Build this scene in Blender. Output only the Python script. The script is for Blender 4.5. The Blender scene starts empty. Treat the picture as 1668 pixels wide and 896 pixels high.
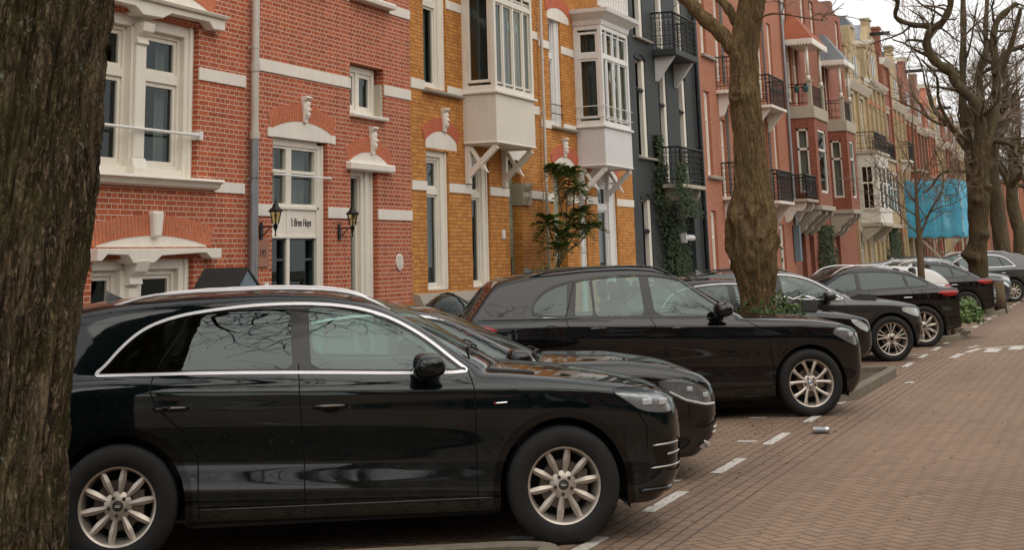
import bpy, bmesh, math, random, numpy as np
from mathutils import Vector, Matrix
random.seed(7); rng=np.random.default_rng(7)
scene=bpy.context.scene
# ================= camera =================
def cam_basis(yaw,pitch,roll):
    f=Vector((-math.sin(yaw)*math.cos(pitch),math.cos(yaw)*math.cos(pitch),math.sin(pitch)))
    r=Vector((math.cos(yaw),math.sin(yaw),0)); u=r.cross(f)
    c,s=math.cos(roll),math.sin(roll)
    return f,c*r-s*u,s*r+c*u
cd=bpy.data.cameras.new('camera'); cam=bpy.data.objects.new('camera',cd); scene.collection.objects.link(cam)
_f,_r,_u=cam_basis(.3678,.2322,.0297)
cam.matrix_world=Matrix(((_r.x,_u.x,-_f.x,0),(_r.y,_u.y,-_f.y,0),(_r.z,_u.z,-_f.z,1.78),(0,0,0,1)))
cd.sensor_width=36; cd.lens=2472.24/1668*36; cd.shift_y=-(448+159.2)/1668; cd.clip_end=2000; cd.clip_start=.05
scene.camera=cam
scene.render.resolution_x=1024; scene.render.resolution_y=551
scene.render.engine='CYCLES'
scene.cycles.use_denoising=True
scene.cycles.max_bounces=6; scene.cycles.diffuse_bounces=3; scene.cycles.glossy_bounces=3; scene.cycles.transmission_bounces=3; scene.cycles.transparent_max_bounces=10
scene.cycles.caustics_reflective=False; scene.cycles.caustics_refractive=False
scene.view_settings.view_transform='Standard'; scene.view_settings.look='None'
scene.view_settings.exposure=0.32; scene.view_settings.gamma=1.0
# ================= world: overcast sky =================
SUN_EL,SUN_AZ=math.radians(48),math.radians(115)
w=bpy.data.worlds.new('World'); scene.world=w; w.use_nodes=True
nt=w.node_tree; nt.nodes.clear(); N=nt.nodes.new; L=nt.links.new
out=N('ShaderNodeOutputWorld'); bg=N('ShaderNodeBackground'); bg.inputs['Strength'].default_value=.1
sky=N('ShaderNodeTexSky'); sky.sky_type='NISHITA'; sky.sun_disc=False; sky.sun_elevation=SUN_EL; sky.sun_rotation=SUN_AZ
sky.air_density=1.0; sky.dust_density=3.0
tc=N('ShaderNodeTexCoord'); mp=N('ShaderNodeMapping'); mp.inputs['Scale'].default_value=(1.6,1.6,5)
nz=N('ShaderNodeTexNoise'); nz.inputs['Scale'].default_value=1.3; nz.inputs['Detail'].default_value=5; nz.inputs['Roughness'].default_value=.5
cr=N('ShaderNodeValToRGB'); cr.color_ramp.elements[0].position=.3; cr.color_ramp.elements[1].position=.72
cr.color_ramp.elements[0].color=(8.0,7.95,7.9,1); cr.color_ramp.elements[1].color=(10.2,10.0,9.7,1)
mx=N('ShaderNodeMix'); mx.data_type='RGBA'; mx.inputs[0].default_value=.93
L(tc.outputs['Generated'],mp.inputs[0]); L(mp.outputs[0],nz.inputs['Vector']); L(nz.outputs[0],cr.inputs[0])
L(sky.outputs[0],mx.inputs[6]); L(cr.outputs[0],mx.inputs[7]); L(mx.outputs[2],bg.inputs['Color']); L(bg.outputs[0],out.inputs[0])
sl=bpy.data.lights.new('sun','SUN'); so=bpy.data.objects.new('sun',sl); scene.collection.objects.link(so)
sl.energy=1.1; sl.angle=math.radians(75); sl.color=(1,.92,.80)
so.rotation_euler=(math.pi/2-SUN_EL,0,math.pi-SUN_AZ)   # lamp shines from azimuth SUN_AZ clockwise of +Y
so.rotation_euler=Vector((-math.sin(SUN_AZ)*math.cos(SUN_EL),-math.cos(SUN_AZ)*math.cos(SUN_EL),-math.sin(SUN_EL))).to_track_quat('-Z','Y').to_euler()
# ================= node helpers =================
class E:
    """a node socket with arithmetic"""
    nt=None
    def __init__(s,sock): s.s=sock
    @staticmethod
    def m(op,*a,clamp=False):
        n=E.nt.nodes.new('ShaderNodeMath'); n.operation=op; n.use_clamp=clamp
        for i,v in enumerate(a):
            if isinstance(v,E): E.nt.links.new(v.s,n.inputs[i])
            else: n.inputs[i].default_value=float(v)
        return E(n.outputs[0])
    def __add__(a,b): return E.m('ADD',a,b)
    __radd__=__add__
    def __sub__(a,b): return E.m('SUBTRACT',a,b)
    def __rsub__(a,b): return E.m('SUBTRACT',b,a)
    def __mul__(a,b): return E.m('MULTIPLY',a,b)
    __rmul__=__mul__
    def __truediv__(a,b): return E.m('DIVIDE',a,b)
def emin(a,b): return E.m('MINIMUM',a,b)
def emax(a,b): return E.m('MAXIMUM',a,b)
def eq(a,v): return E.m('COMPARE',a,v,.1)
def floor(a): return E.m('FLOOR',a)
def lerp(a,b,t): return a+(b-a)*t
MATS={}
def new_mat(name):
    m=bpy.data.materials.new(name); m.use_nodes=True; MATS[name]=m
    nt=m.node_tree; E.nt=nt; p=nt.nodes['Principled BSDF']; return m,nt,p
def rgb(nt,c):
    n=nt.nodes.new('ShaderNodeRGB'); n.outputs[0].default_value=(*c,1); return n.outputs[0]
def mixc(nt,f,a,b):
    n=nt.nodes.new('ShaderNodeMix'); n.data_type='RGBA'
    for i,v in ((0,f),(6,a),(7,b)):
        if isinstance(v,E): v=v.s
        if hasattr(v,'is_linked') : nt.links.new(v,n.inputs[i])
        elif i==0: n.inputs[0].default_value=v
        else: n.inputs[i].default_value=(*v,1)
    return n.outputs[2]
def noise(nt,vec,scale,detail=4,rough=.5,dist=0):
    n=nt.nodes.new('ShaderNodeTexNoise'); n.inputs['Scale'].default_value=scale; n.inputs['Detail'].default_value=detail; n.inputs['Roughness'].default_value=rough; n.inputs['Distortion'].default_value=dist
    if vec is not None: nt.links.new(vec,n.inputs['Vector'])
    return E(n.outputs[0])
def ramp(nt,v,pts):
    n=nt.nodes.new('ShaderNodeValToRGB'); r=n.color_ramp
    while len(r.elements)<len(pts): r.elements.new(.5)
    for e,(p,c) in zip(r.elements,pts):
        e.position=p; e.color=(c,c,c,1) if isinstance(c,(int,float)) else (*c,1)
    nt.links.new(v.s if isinstance(v,E) else v,n.inputs[0]); return n.outputs[0]
def bump(nt,p,h,strength=.3,dist=.01):
    b=nt.nodes.new('ShaderNodeBump'); b.inputs['Strength'].default_value=strength; b.inputs['Distance'].default_value=dist
    nt.links.new(h.s if isinstance(h,E) else h,b.inputs['Height']); nt.links.new(b.outputs[0],p.inputs['Normal'])
def wcoord(nt): return nt.nodes.new('ShaderNodeNewGeometry').outputs['Position']
def objcoord(nt): return nt.nodes.new('ShaderNodeTexCoord').outputs['Object']
def xyz(nt,v):
    n=nt.nodes.new('ShaderNodeSeparateXYZ'); nt.links.new(v,n.inputs[0]); return [E(o) for o in n.outputs]
def comb(nt,*a):
    n=nt.nodes.new('ShaderNodeCombineXYZ')
    for i,v in enumerate(a):
        if isinstance(v,E): nt.links.new(v.s,n.inputs[i])
        else: n.inputs[i].default_value=v
    return n.outputs[0]
def simple(name,col,rough=.5,metal=0,var=.12,scale=8,bmp=0,coat=0,spec=.5,bscale=60):
    m,nt,p=new_mat(name); v=wcoord(nt)
    if var:
        n=noise(nt,v,scale,5,.6); n2=noise(nt,v,scale*.13,3)
        f=ramp(nt,n*.6+n2*.4,[(.3,0.),(.7,1.)])
        a=tuple(c*(1-var) for c in col); b=tuple(min(c*(1+var),1) for c in col)
        nt.links.new(mixc(nt,f,a,b),p.inputs['Base Color'])
    else: p.inputs['Base Color'].default_value=(*col,1)
    p.inputs['Roughness'].default_value=rough; p.inputs['Metallic'].default_value=metal
    p.inputs['Specular IOR Level'].default_value=spec
    if coat: p.inputs['Coat Weight'].default_value=coat; p.inputs['Coat Roughness'].default_value=.03
    if bmp: bump(nt,p,noise(nt,v,bscale,5,.6),bmp,.004)
    return m
def glassmat(name,tint,gloss=1.0,rough=.01,tr=1.0,ior=1.5):
    """thin pane: tinted see-through plus Fresnel mirror"""
    m,nt,p=new_mat(name); nt.nodes.remove(p)
    o=[n for n in nt.nodes if n.type=='OUTPUT_MATERIAL'][0]
    t=nt.nodes.new('ShaderNodeBsdfTransparent'); t.inputs[0].default_value=(*[c*tr for c in tint],1)
    g=nt.nodes.new('ShaderNodeBsdfGlossy'); g.inputs['Roughness'].default_value=rough; g.inputs[0].default_value=(.84,.95,.95,1)
    ge=nt.nodes.new('ShaderNodeNewGeometry'); dt=nt.nodes.new('ShaderNodeVectorMath'); dt.operation='DOT_PRODUCT'
    nt.links.new(ge.outputs['Incoming'],dt.inputs[0]); nt.links.new(ge.outputs['Normal'],dt.inputs[1])
    f0=((ior-1)/(ior+1))**2; c=1.0-E.m('ABSOLUTE',E(dt.outputs['Value'])); f0=min(.5,f0*gloss); f=E.m('POWER',c,5.0)*(.75-f0)+f0
    mx=nt.nodes.new('ShaderNodeMixShader'); nt.links.new(f.s,mx.inputs[0]); nt.links.new(t.outputs[0],mx.inputs[1]); nt.links.new(g.outputs[0],mx.inputs[2]); nt.links.new(mx.outputs[0],o.inputs[0])
    return m
# ================= mesh helpers =================
def link(o,parent=None):
    scene.collection.objects.link(o)
    if parent is not None: o.parent=parent
    return o
def mesh_obj(name,verts,faces,mat,parent=None,smooth=False,loc=None):
    me=bpy.data.meshes.new(name); me.from_pydata([tuple(v) for v in verts],[],[tuple(int(i) for i in f) for f in faces]); me.validate()
    if mat: me.materials.append(MATS[mat] if isinstance(mat,str) else mat)
    if smooth: me.polygons.foreach_set('use_smooth',[True]*len(me.polygons))
    me.update(); o=bpy.data.objects.new(name,me)
    if loc is not None: o.location=loc
    return link(o,parent)
class MB:
    def __init__(s): s.v=[];s.f=[]
    def add(s,v,f):
        n=len(s.v); s.v+= [tuple(p) for p in v]; s.f+=[tuple(i+n for i in q) for q in f]; return s
    def box(s,x0,x1,y0,y1,z0,z1):
        v=[(x,y,z) for x in (x0,x1) for y in (y0,y1) for z in (z0,z1)]
        return s.add(v,[(0,1,3,2),(4,6,7,5),(0,4,5,1),(2,3,7,6),(0,2,6,4),(1,5,7,3)])
    def quad(s,a,b,c,d): return s.add([a,b,c,d],[(0,1,2,3)])
    def prism(s,poly,axis,a0,a1):
        """extrude a polygon of 2-tuples along an axis (0: poly is (y,z); 1: (x,z); 2: (x,y))"""
        def P(p,a): return (a,p[0],p[1]) if axis==0 else ((p[0],a,p[1]) if axis==1 else (p[0],p[1],a))
        n=len(poly); v=[P(p,a0) for p in poly]+[P(p,a1) for p in poly]
        return s.add(v,[tuple(range(n-1,-1,-1)),tuple(range(n,2*n))]+[(i,(i+1)%n,(i+1)%n+n,i+n) for i in range(n)])
    def tube(s,pts,rad,k=8,cap=True):
        pts=[Vector(p) for p in pts]; n=len(pts)
        if not hasattr(rad,'__len__'): rad=[rad]*n
        up=None; rings=[]
        for i in range(n):
            t=(pts[min(i+1,n-1)]-pts[max(i-1,0)])
            t=t.normalized() if t.length>1e-9 else Vector((0,0,1))
            if up is None: up=Vector((1,0,0)) if abs(t.x)<.9 else Vector((0,1,0))
            u=(up-t*up.dot(t)); u=u.normalized() if u.length>1e-6 else t.orthogonal().normalized(); up=u; w_=t.cross(u)
            rings.append([pts[i]+(u*math.cos(a)+w_*math.sin(a))*rad[i] for a in [2*math.pi*j/k for j in range(k)]])
        v=[p for r in rings for p in r]; f=[]
        for i in range(n-1):
            for j in range(k):
                f.append((i*k+j,i*k+(j+1)%k,(i+1)*k+(j+1)%k,(i+1)*k+j))
        if cap: f.append(tuple(range(k-1,-1,-1))); f.append(tuple((n-1)*k+j for j in range(k)))
        return s.add(v,f)
    def lathe(s,prof,k=32,axis=1,c=(0,0,0)):
        """prof: list of (a,r) along the axis"""
        v=[]
        for a,r in prof:
            for j in range(k):
                t=2*math.pi*j/k; p=[0,0,0]; p[axis]=a; p[(axis+1)%3]=r*math.cos(t); p[(axis+2)%3]=r*math.sin(t)
                v.append((p[0]+c[0],p[1]+c[1],p[2]+c[2]))
        f=[]
        for i in range(len(prof)-1):
            for j in range(k): f.append((i*k+j,i*k+(j+1)%k,(i+1)*k+(j+1)%k,(i+1)*k+j))
        return s.add(v,f)
    def obj(s,name,mat,parent=None,smooth=False,bevel=0,auto=None):
        o=mesh_obj(name,s.v,s.f,mat,parent,smooth)
        if auto is not None: 
            o.data.polygons.foreach_set('use_smooth',[True]*len(o.data.polygons)); o.data.set_sharp_from_angle(angle=math.radians(auto))
        if bevel:
            b=o.modifiers.new('b','BEVEL'); b.width=bevel; b.segments=1; b.limit_method='ANGLE'; b.angle_limit=math.radians(50)
        return o
def tag(o,label=None,cat=None,group=None,kind=None):
    if label:o['label']=label
    if cat:o['category']=cat
    if group:o['group']=group
    if kind:o['kind']=kind
    return o
def empty(name,loc=(0,0,0),rz=0,label=None,cat=None,group=None):
    o=bpy.data.objects.new(name,None); scene.collection.objects.link(o); o.location=loc; o.rotation_euler=(0,0,rz)
    return tag(o,label,cat,group)
def kids(o): return [c for c in bpy.data.objects if c.parent==o]

# ---------- smooth 1D tables ----------
class Sp:
    def __init__(s, pts, sig=.05):
        X=np.array([p[0] for p in pts],float); Y=np.array([p[1] for p in pts],float)
        if X[0]>X[-1]: X=X[::-1]; Y=Y[::-1]
        pad=max(.6,4*sig); h=.004; g=np.arange(X[0]-pad,X[-1]+pad,h)
        y=np.interp(g,X,Y); m0=(Y[1]-Y[0])/(X[1]-X[0]); m1=(Y[-1]-Y[-2])/(X[-1]-X[-2])
        y=np.where(g<X[0],Y[0]+m0*(g-X[0]),y); y=np.where(g>X[-1],Y[-1]+m1*(g-X[-1]),y)
        if sig>0:
            n=int(3*sig/h)+1; k=np.exp(-.5*(np.arange(-n,n+1)*h/sig)**2); k/=k.sum()
            e0=y[0]+m0*(np.arange(-n,0)*h); e1=y[-1]+m1*(np.arange(1,n+1)*h)
            y=np.convolve(np.concatenate([e0,y,e1]),k,'valid')
        s.g=g;s.y=y;s.d=np.gradient(y,h)
    def __call__(s,x): return np.interp(x,s.g,s.y)
    def der(s,x): return np.interp(x,s.g,s.d)
def smax(a,b,k):
    h=np.maximum(k-np.abs(a-b),0)/k
    return np.maximum(a,b)+h*h*h*k/6
def smin(a,b,k): return -smax(-a,-b,k)
def sdpoly(px,pz,poly,closed=True):
    P=np.array(poly,float); n=len(P); d=np.full(px.shape,1e9); ins=np.zeros(px.shape,bool)
    for i in range(n if closed else n-1):
        a=P[i];b=P[(i+1)%n];e=b-a; wx=px-a[0];wz=pz-a[1]
        t=np.clip((wx*e[0]+wz*e[1])/(e@e),0,1)
        d=np.minimum(d,(wx-e[0]*t)**2+(wz-e[1]*t)**2)
        if closed:
            c=((a[1]<=pz)&(b[1]>pz))|((b[1]<=pz)&(a[1]>pz))
            xi=a[0]+(pz-a[1])*e[0]/(e[1] if e[1] else 1e-9); ins^=c&(px<xi)
    d=np.sqrt(d); return np.where(ins,-d,d) if closed else d
def smooth_poly(pts,it=2):
    P=[np.array(p,float) for p in pts]
    for _ in range(it):
        Q=[]
        for i in range(len(P)):
            a=P[i];b=P[(i+1)%len(P)]; Q+= [a*.75+b*.25,a*.25+b*.75]
        P=Q
    return P
class Body:
    def __init__(s,sp):
        s.sp=sp; S=lambda k,sg=.05:Sp(sp[k],sp.get(k+'_s',sg))
        s.wp=S('plan',.12); s.ws=S('sect',.012); s.zc=S('crease',.1)
        s.zt=S('deck',.07); s.xn=S('nose',.04); s.pf=S('nosep',.07); s.xr=S('tail',.035); s.pr=S('tailp',.06)
        s.zb=S('bot',.05); s.zr=S('roof',.07); s.gy=S('gside',.1); s.cw=S('wscurve',.15)
        s.R=sp['arch_r']; s.wx=(0,-sp['wb']); s.wz=sp.get('hubz',.365)
    def f(s,P):
        x,y,z=P; ya=np.sqrt(y*y+1e-5); sp=s.sp
        w=s.wp(x)+s.ws(z-s.zc(x))
        for c in s.wx:
            d=np.sqrt((x-c)**2+(z-s.wz)**2)-s.R
            w=w+sp.get('flare',.02)*np.exp(-(np.maximum(d,0)/.09)**2)
        fs=ya-w
        cr=sp.get('crown',.10)
        zt=s.zt(x); ft=(z-(zt-cr*ya*ya))/np.sqrt(1+s.zt.der(x)**2)
        ff=(x-(s.xn(z)+s.pf(ya)))/np.sqrt(1+s.pf.der(ya)**2+s.xn.der(z)**2)
        fr=((s.xr(z)-s.pr(ya))-x)/np.sqrt(1+s.pr.der(ya)**2+s.xr.der(z)**2)
        fb=s.zb(x)-z
        a=smax(fs,ft,sp.get('kst',.12)); b=smax(ff,fr,.02); b=smax(b,fb,.05)
        LB=smax(a,b,sp.get('kend',.10))
        c=s.cw(x); xx=x+c*ya*ya; tum=sp.get('tumble',.36)
        gr=(z-(s.zr(xx)-sp.get('rcrown',.07)*ya*ya))/np.sqrt(1+s.zr.der(xx)**2)
        gs=(ya-(s.gy(x)-.022-tum*(z-1.05)-sp.get('gb',.12)*(z-1.05)**2))/math.sqrt(1+tum*tum)
        GH=smax(gr,gs,sp.get('kroof',.14)); GH=smax(GH,fr,.08); GH=smax(GH,(sp.get('ghz',.93)-z),.10)
        return smin(LB,GH,sp.get('kb',.04))
    def grad(s,P):
        e=.002; g=[]
        for i in range(3):
            A=[p.copy() for p in P];B=[p.copy() for p in P];A[i]=A[i]+e;B[i]=B[i]-e
            g.append((s.f(A)-s.f(B))/(2*e))
        return g
    def surf_y(s,x,z,side=-1):
        ys=np.linspace(0.2,1.15,400); v=s.f([np.full(400,float(x)),ys,np.full(400,float(z))])
        i=np.where(v<0)[0]; return side*(ys[i[-1]] if len(i) else .8)
    def surf_x(s,y,z):
        xs=np.linspace(0,1.3,500); v=s.f([xs,np.full(500,float(y)),np.full(500,float(z))]); i=np.where(v<0)[0]; return xs[i[-1]] if len(i) else .8
    def surf_z(s,x,y):
        zs=np.linspace(.3,1.9,600); v=s.f([np.full(600,float(x)),np.full(600,float(y)),zs])
        i=np.where(v<0)[0]; return zs[i[-1]] if len(i) else 1
def surface_nets(body,lo,hi,h):
    ax=[np.arange(lo[i],hi[i]+h,h) for i in range(3)]
    X,Y,Z=np.meshgrid(*ax,indexing='ij'); V=body.f([X.ravel(),Y.ravel(),Z.ravel()]).reshape(X.shape)
    S=V<0; n=np.array(V.shape)-1
    acc=np.zeros((*n,3));cnt=np.zeros(tuple(n))
    idx=np.stack(np.meshgrid(*[np.arange(k) for k in V.shape],indexing='ij'),-1)
    for a in range(3):
        sl0=[slice(None)]*3;sl1=[slice(None)]*3;sl0[a]=slice(0,-1);sl1[a]=slice(1,None)
        v0=V[tuple(sl0)];v1=V[tuple(sl1)];cr=(S[tuple(sl0)]!=S[tuple(sl1)])
        I=np.argwhere(cr); t=(v0[cr]/(v0[cr]-v1[cr])); pt=I.astype(float); pt[:,a]+=t
        o=[b for b in range(3) if b!=a]
        for d0 in (0,-1):
            for d1 in (0,-1):
                C=I.copy();C[:,o[0]]+=d0;C[:,o[1]]+=d1
                ok=np.all((C>=0)&(C<n),axis=1)
                np.add.at(acc,tuple(C[ok].T),pt[ok]);np.add.at(cnt,tuple(C[ok].T),1)
    m=cnt>0; vid=np.full(tuple(n),-1);vid[m]=np.arange(m.sum())
    co=acc[m]/cnt[m][:,None]*h+np.array(lo)
    quads=[]
    for a in range(3):
        sl0=[slice(None)]*3;sl1=[slice(None)]*3;sl0[a]=slice(0,-1);sl1[a]=slice(1,None)
        s0=S[tuple(sl0)];s1=S[tuple(sl1)];I=np.argwhere(s0!=s1);o=[(a+1)%3,(a+2)%3]
        ok=(I[:,o[0]]>0)&(I[:,o[1]]>0)&(I[:,o[0]]<n[o[0]])&(I[:,o[1]]<n[o[1]]);I=I[ok]
        def c(d0,d1):
            C=I.copy();C[:,o[0]]+=d0;C[:,o[1]]+=d1;return vid[tuple(C.T)]
        q=np.stack([c(-1,-1),c(0,-1),c(0,0),c(-1,0)],1); fl=~s0[tuple(I.T)]
        q[fl]=q[fl][:,::-1]; quads.append(q)
    quads=np.concatenate(quads)
    for _ in range(4):
        P=[co[:,i].copy() for i in range(3)]; v=body.f(P); g=np.stack(body.grad(P),1)
        co=co-(np.clip(v,-.5*h,.5*h)/np.maximum((g*g).sum(1),.05))[:,None]*g
    return co,quads
def cut(bm,func,gate=None,eps=1e-4):
    vs=list(bm.verts)
    for i,v in enumerate(vs): v.index=i
    co=np.array([v.co[:] for v in vs]); f=func(co[:,0],co[:,1],co[:,2])
    f[np.abs(f)<eps]=0
    g=np.ones(len(vs),bool) if gate is None else gate(co[:,0],co[:,1],co[:,2])
    es=list(bm.edges); ab=np.array([(e.verts[0].index,e.verts[1].index) for e in es])
    cr=(f[ab[:,0]]*f[ab[:,1]]<0)&g[ab[:,0]]&g[ab[:,1]]
    zero=set(vs[i] for i in np.where((f==0)&g)[0]); touched=set()
    for i in np.where(cr)[0]:
        e=es[i]; a,b=ab[i]; t=f[a]/(f[a]-f[b])
        ne,nv=bmesh.utils.edge_split(e,vs[a],float(t)); zero.add(nv)
        touched.update(nv.link_faces)
    for v in list(zero): touched.update(v.link_faces)
    for fc in list(touched):
        if not fc.is_valid: continue
        L=list(fc.verts); z=[k for k,v in enumerate(L) if v in zero]
        if len(z)==2 and (z[1]-z[0])%len(L) not in (1,len(L)-1):
            try: bmesh.utils.face_split(fc,L[z[0]],L[z[1]])
            except Exception: pass
        elif len(z)>2:
            # split between consecutive non adjacent zeros
            done=False
            for a in range(len(z)):
                b=(a+1)%len(z)
                if (z[b]-z[a])%len(L) not in (1,len(L)-1) and not done:
                    try: bmesh.utils.face_split(fc,L[z[a]],L[z[b]]); done=True
                    except Exception: pass
def face_data(bm):
    fs=list(bm.faces); c=np.array([f.calc_center_median()[:] for f in fs]); n=np.array([f.normal[:] for f in fs]); return fs,c,n

def sdline(px,pz,poly):
    """distance to an open polyline, signed by side"""
    P=np.array(poly,float); d=np.full(px.shape,1e9); sg=np.ones(px.shape)
    for i in range(len(P)-1):
        a=P[i];b=P[i+1];e=b-a; wx=px-a[0];wz=pz-a[1]
        t=np.clip((wx*e[0]+wz*e[1])/(e@e),0,1); q=(wx-e[0]*t)**2+(wz-e[1]*t)**2
        cr=e[0]*wz-e[1]*wx; m=q<d; sg=np.where(m,np.sign(cr)+(cr==0),sg); d=np.where(m,q,d)
    return np.sqrt(d)*sg

# ================= car materials =================
def paint(name,col,metal=0.0,rough=.4,dust=.05):
    m,nt,p=new_mat(name); v=wcoord(nt)
    n=noise(nt,v,3.5,6,.65)
    f=ramp(nt,n,[(.45,0.),(.75,dust)])
    zz=xyz(nt,v)[2]; low=E(ramp(nt,zz,[(.22,.30),(.62,0.)]))*E(ramp(nt,noise(nt,v,14,6,.7),[(.35,.25),(.7,1.)]))
    nt.links.new(mixc(nt,E.m('ADD',E(f),low,clamp=True),col,(.10,.088,.07)),p.inputs['Base Color'])
    p.inputs['Metallic'].default_value=metal; p.inputs['Roughness'].default_value=rough
    p.inputs['Specular IOR Level'].default_value=.0 if not metal else .5; p.inputs['Coat Weight'].default_value=1; p.inputs['Coat IOR'].default_value=1.58
    nt.links.new(ramp(nt,noise(nt,v,9,5,.7),[(.4,.015),(.8,.09)]),p.inputs['Coat Roughness'])
    # the inside of the shell is matt lining
    o_=[n for n in nt.nodes if n.type=='OUTPUT_MATERIAL'][0]; df=nt.nodes.new('ShaderNodeBsdfDiffuse'); df.inputs[0].default_value=(.22,.22,.21,1)
    g_=nt.nodes.new('ShaderNodeNewGeometry'); ms=nt.nodes.new('ShaderNodeMixShader'); nt.links.new(g_.outputs['Backfacing'],ms.inputs[0]); nt.links.new(p.outputs[0],ms.inputs[1]); nt.links.new(df.outputs[0],ms.inputs[2]); nt.links.new(ms.outputs[0],o_.inputs[0])
    b=nt.nodes.new('ShaderNodeBump'); b.inputs['Strength'].default_value=.005; b.inputs['Distance'].default_value=.01
    nt.links.new(noise(nt,objcoord(nt),2.3,2).s,b.inputs['Height']); nt.links.new(b.outputs[0],p.inputs['Coat Normal'])
paint('paint_black_green',(.0018,.0052,.0065)); paint('paint_black',(.003,.003,.004)); paint('paint_charcoal',(.018,.018,.018),.3)
paint('paint_grey',(.03,.033,.036),.4); paint('paint_white',(.62,.62,.6)); paint('paint_silver',(.20,.21,.22),.6); paint('paint_blue',(.006,.016,.04),.3); paint('paint_paleblue',(.12,.2,.26),.4)
simple('plastic_black',(.012,.012,.012),.55,var=.2,bmp=.1); simple('gloss_black',(.004,.004,.004),.08,var=0); simple('seam_black',(.002,.002,.002),.9,var=0)
simple('chrome',(.75,.75,.76),.12,1,var=0); simple('satin_alu',(.55,.54,.52),.3,.9,var=.1); simple('alloy',(.60,.54,.47),.38,.6,var=.12,scale=14); simple('alloy_dark',(.09,.085,.08),.4,.7)
simple('brake_iron',(.16,.13,.11),.5,.8,var=.3); simple('underbody',(.006,.006,.006),.95,var=0); simple('seat_leather',(.03,.028,.026),.5); simple('cabin_lining',(.05,.05,.05),.8,var=0)
simple('lamp_red',(.30,.008,.006),.3,coat=.3,var=.6,scale=24); simple('trim_bright',(.80,.79,.80),.38,.55,var=.04); simple('lamp_inner',(.34,.34,.35),.28,.6,var=.45,scale=16); simple('lamp_inner_dark',(.05,.05,.055),.15,.6,var=.5,scale=30)
simple('led_white',(.80,.80,.82),.25,.2,var=.2,scale=40); simple('lamp_amber',(.5,.12,.01),.2,coat=1,var=0)
glassmat('car_glass',(.45,.62,.58),gloss=2.3,ior=1.5); glassmat('privacy_glass',(.10,.12,.12),gloss=1.9,ior=1.5); glassmat('lamp_lens',(.92,.94,.94),gloss=1.2)
glassmat('lamp_lens_smoke',(.5,.5,.5),gloss=1.2)
simple('badge_blue',(.02,.09,.3),.3,var=0); simple('badge_white',(.7,.7,.7),.3,var=0); simple('badge_red',(.5,.02,.02),.3,var=0); simple('plate_yellow',(.75,.5,.03),.5,var=.05)
def tyremat():
    m,nt,p=new_mat('rubber'); x,y,z=xyz(nt,objcoord(nt))
    p.inputs['Base Color'].default_value=(.008,.008,.008,1); p.inputs['Roughness'].default_value=.75
    n=noise(nt,objcoord(nt),40,4); 
    nt.links.new(mixc(nt,ramp(nt,noise(nt,objcoord(nt),7,4),[(.45,0.),(.8,.6)]),(.007,.007,.007),(.022,.020,.018)),p.inputs['Base Color'])
    bump(nt,p,n,.15,.003)
tyremat()

# ================= building materials =================
def brickmat(name,c1,c2,mortar,joint=.009,bw=.22,rh=.0618,bond=True,stain=.25,bumpd=.006,rough=.85,painted=False):
    m,nt,p=new_mat(name)
    g=nt.nodes.new('ShaderNodeNewGeometry'); x,y,z=xyz(nt,g.outputs['Position']); nx,ny,nz_=xyz(nt,g.outputs['True Normal'])
    sel=E.m('GREATER_THAN',E.m('ABSOLUTE',nx),.5); u=lerp(x,y,sel)
    v=comb(nt,u,z,0.0)
    b=nt.nodes.new('ShaderNodeTexBrick'); b.offset=.5; b.squash=.5 if bond else 1; b.squash_frequency=2
    nt.links.new(v,b.inputs['Vector']); b.inputs['Scale'].default_value=1; b.inputs['Brick Width'].default_value=bw; b.inputs['Row Height'].default_value=rh
    b.inputs['Mortar Size'].default_value=joint*.5; b.inputs['Mortar Smooth'].default_value=.25; b.inputs['Bias'].default_value=-.1
    b.inputs['Color1'].default_value=(0,0,0,1); b.inputs['Color2'].default_value=(1,1,1,1); b.inputs['Mortar'].default_value=(.5,.5,.5,1)
    n1=noise(nt,g.outputs['Position'],1.1,5,.6); n2=noise(nt,g.outputs['Position'],22,3,.6)
    f=E.m('ADD',E(b.outputs['Color'])*.75,(n2-.5)*.7,clamp=True)
    col=mixc(nt,f,c1,c2)
    dark=tuple(c*.55 for c in c2); 
    col=mixc(nt,E(ramp(nt,n1,[(.5,0.),(.8,stain)])),col,dark)
    stk=noise(nt,comb(nt,x*3.5,y*3.5,z*.35),1.0,5,.65); col=mixc(nt,E(ramp(nt,stk,[(.52,0.),(.78,stain*1.3)])),col,dark)
    pale=ramp(nt,noise(nt,g.outputs['Position'],.45,4,.6),[(.55,0.),(.8,.22)])
    col=mixc(nt,E(pale),col,tuple(min(1,c*1.35+.03) for c in c1))
    fac=E(b.outputs['Fac'])
    if not painted: col=mixc(nt,fac,col,mortar)
    nt.links.new(col,p.inputs['Base Color']); p.inputs['Roughness'].default_value=rough
    h=(1-fac)*1.0+n2*.35
    bump(nt,p,h,.7,bumpd); return m
brickmat('brick_red',(.50,.115,.042),(.27,.052,.022),(.72,.60,.46),.0095)
brickmat('brick_red_deep',(.33,.075,.045),(.22,.045,.03),(.50,.40,.31),.009)
brickmat('brick_ochre',(.66,.29,.062),(.40,.135,.024),(.11,.05,.025),.008)
brickmat('brick_slate_paint',(.030,.037,.036),(.026,.033,.033),(.02,.03,.034),.012,painted=True,bumpd=.009,rough=.6,stain=.1)
brickmat('brick_pink',(.42,.125,.060),(.28,.074,.036),(.62,.48,.35),.0085)
brickmat('brick_crimson',(.30,.076,.038),(.18,.042,.023),(.50,.36,.25),.0085)
brickmat('brick_buff',(.50,.385,.22),(.40,.30,.165),(.34,.27,.18),.008)
brickmat('brick_brown',(.26,.12,.075),(.2,.085,.055),(.35,.27,.2),.008)
brickmat('block_green',(.30,.32,.24),(.24,.26,.20),(.09,.09,.07),.014,bw=.5,rh=.26,bond=False,bumpd=.01)
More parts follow.
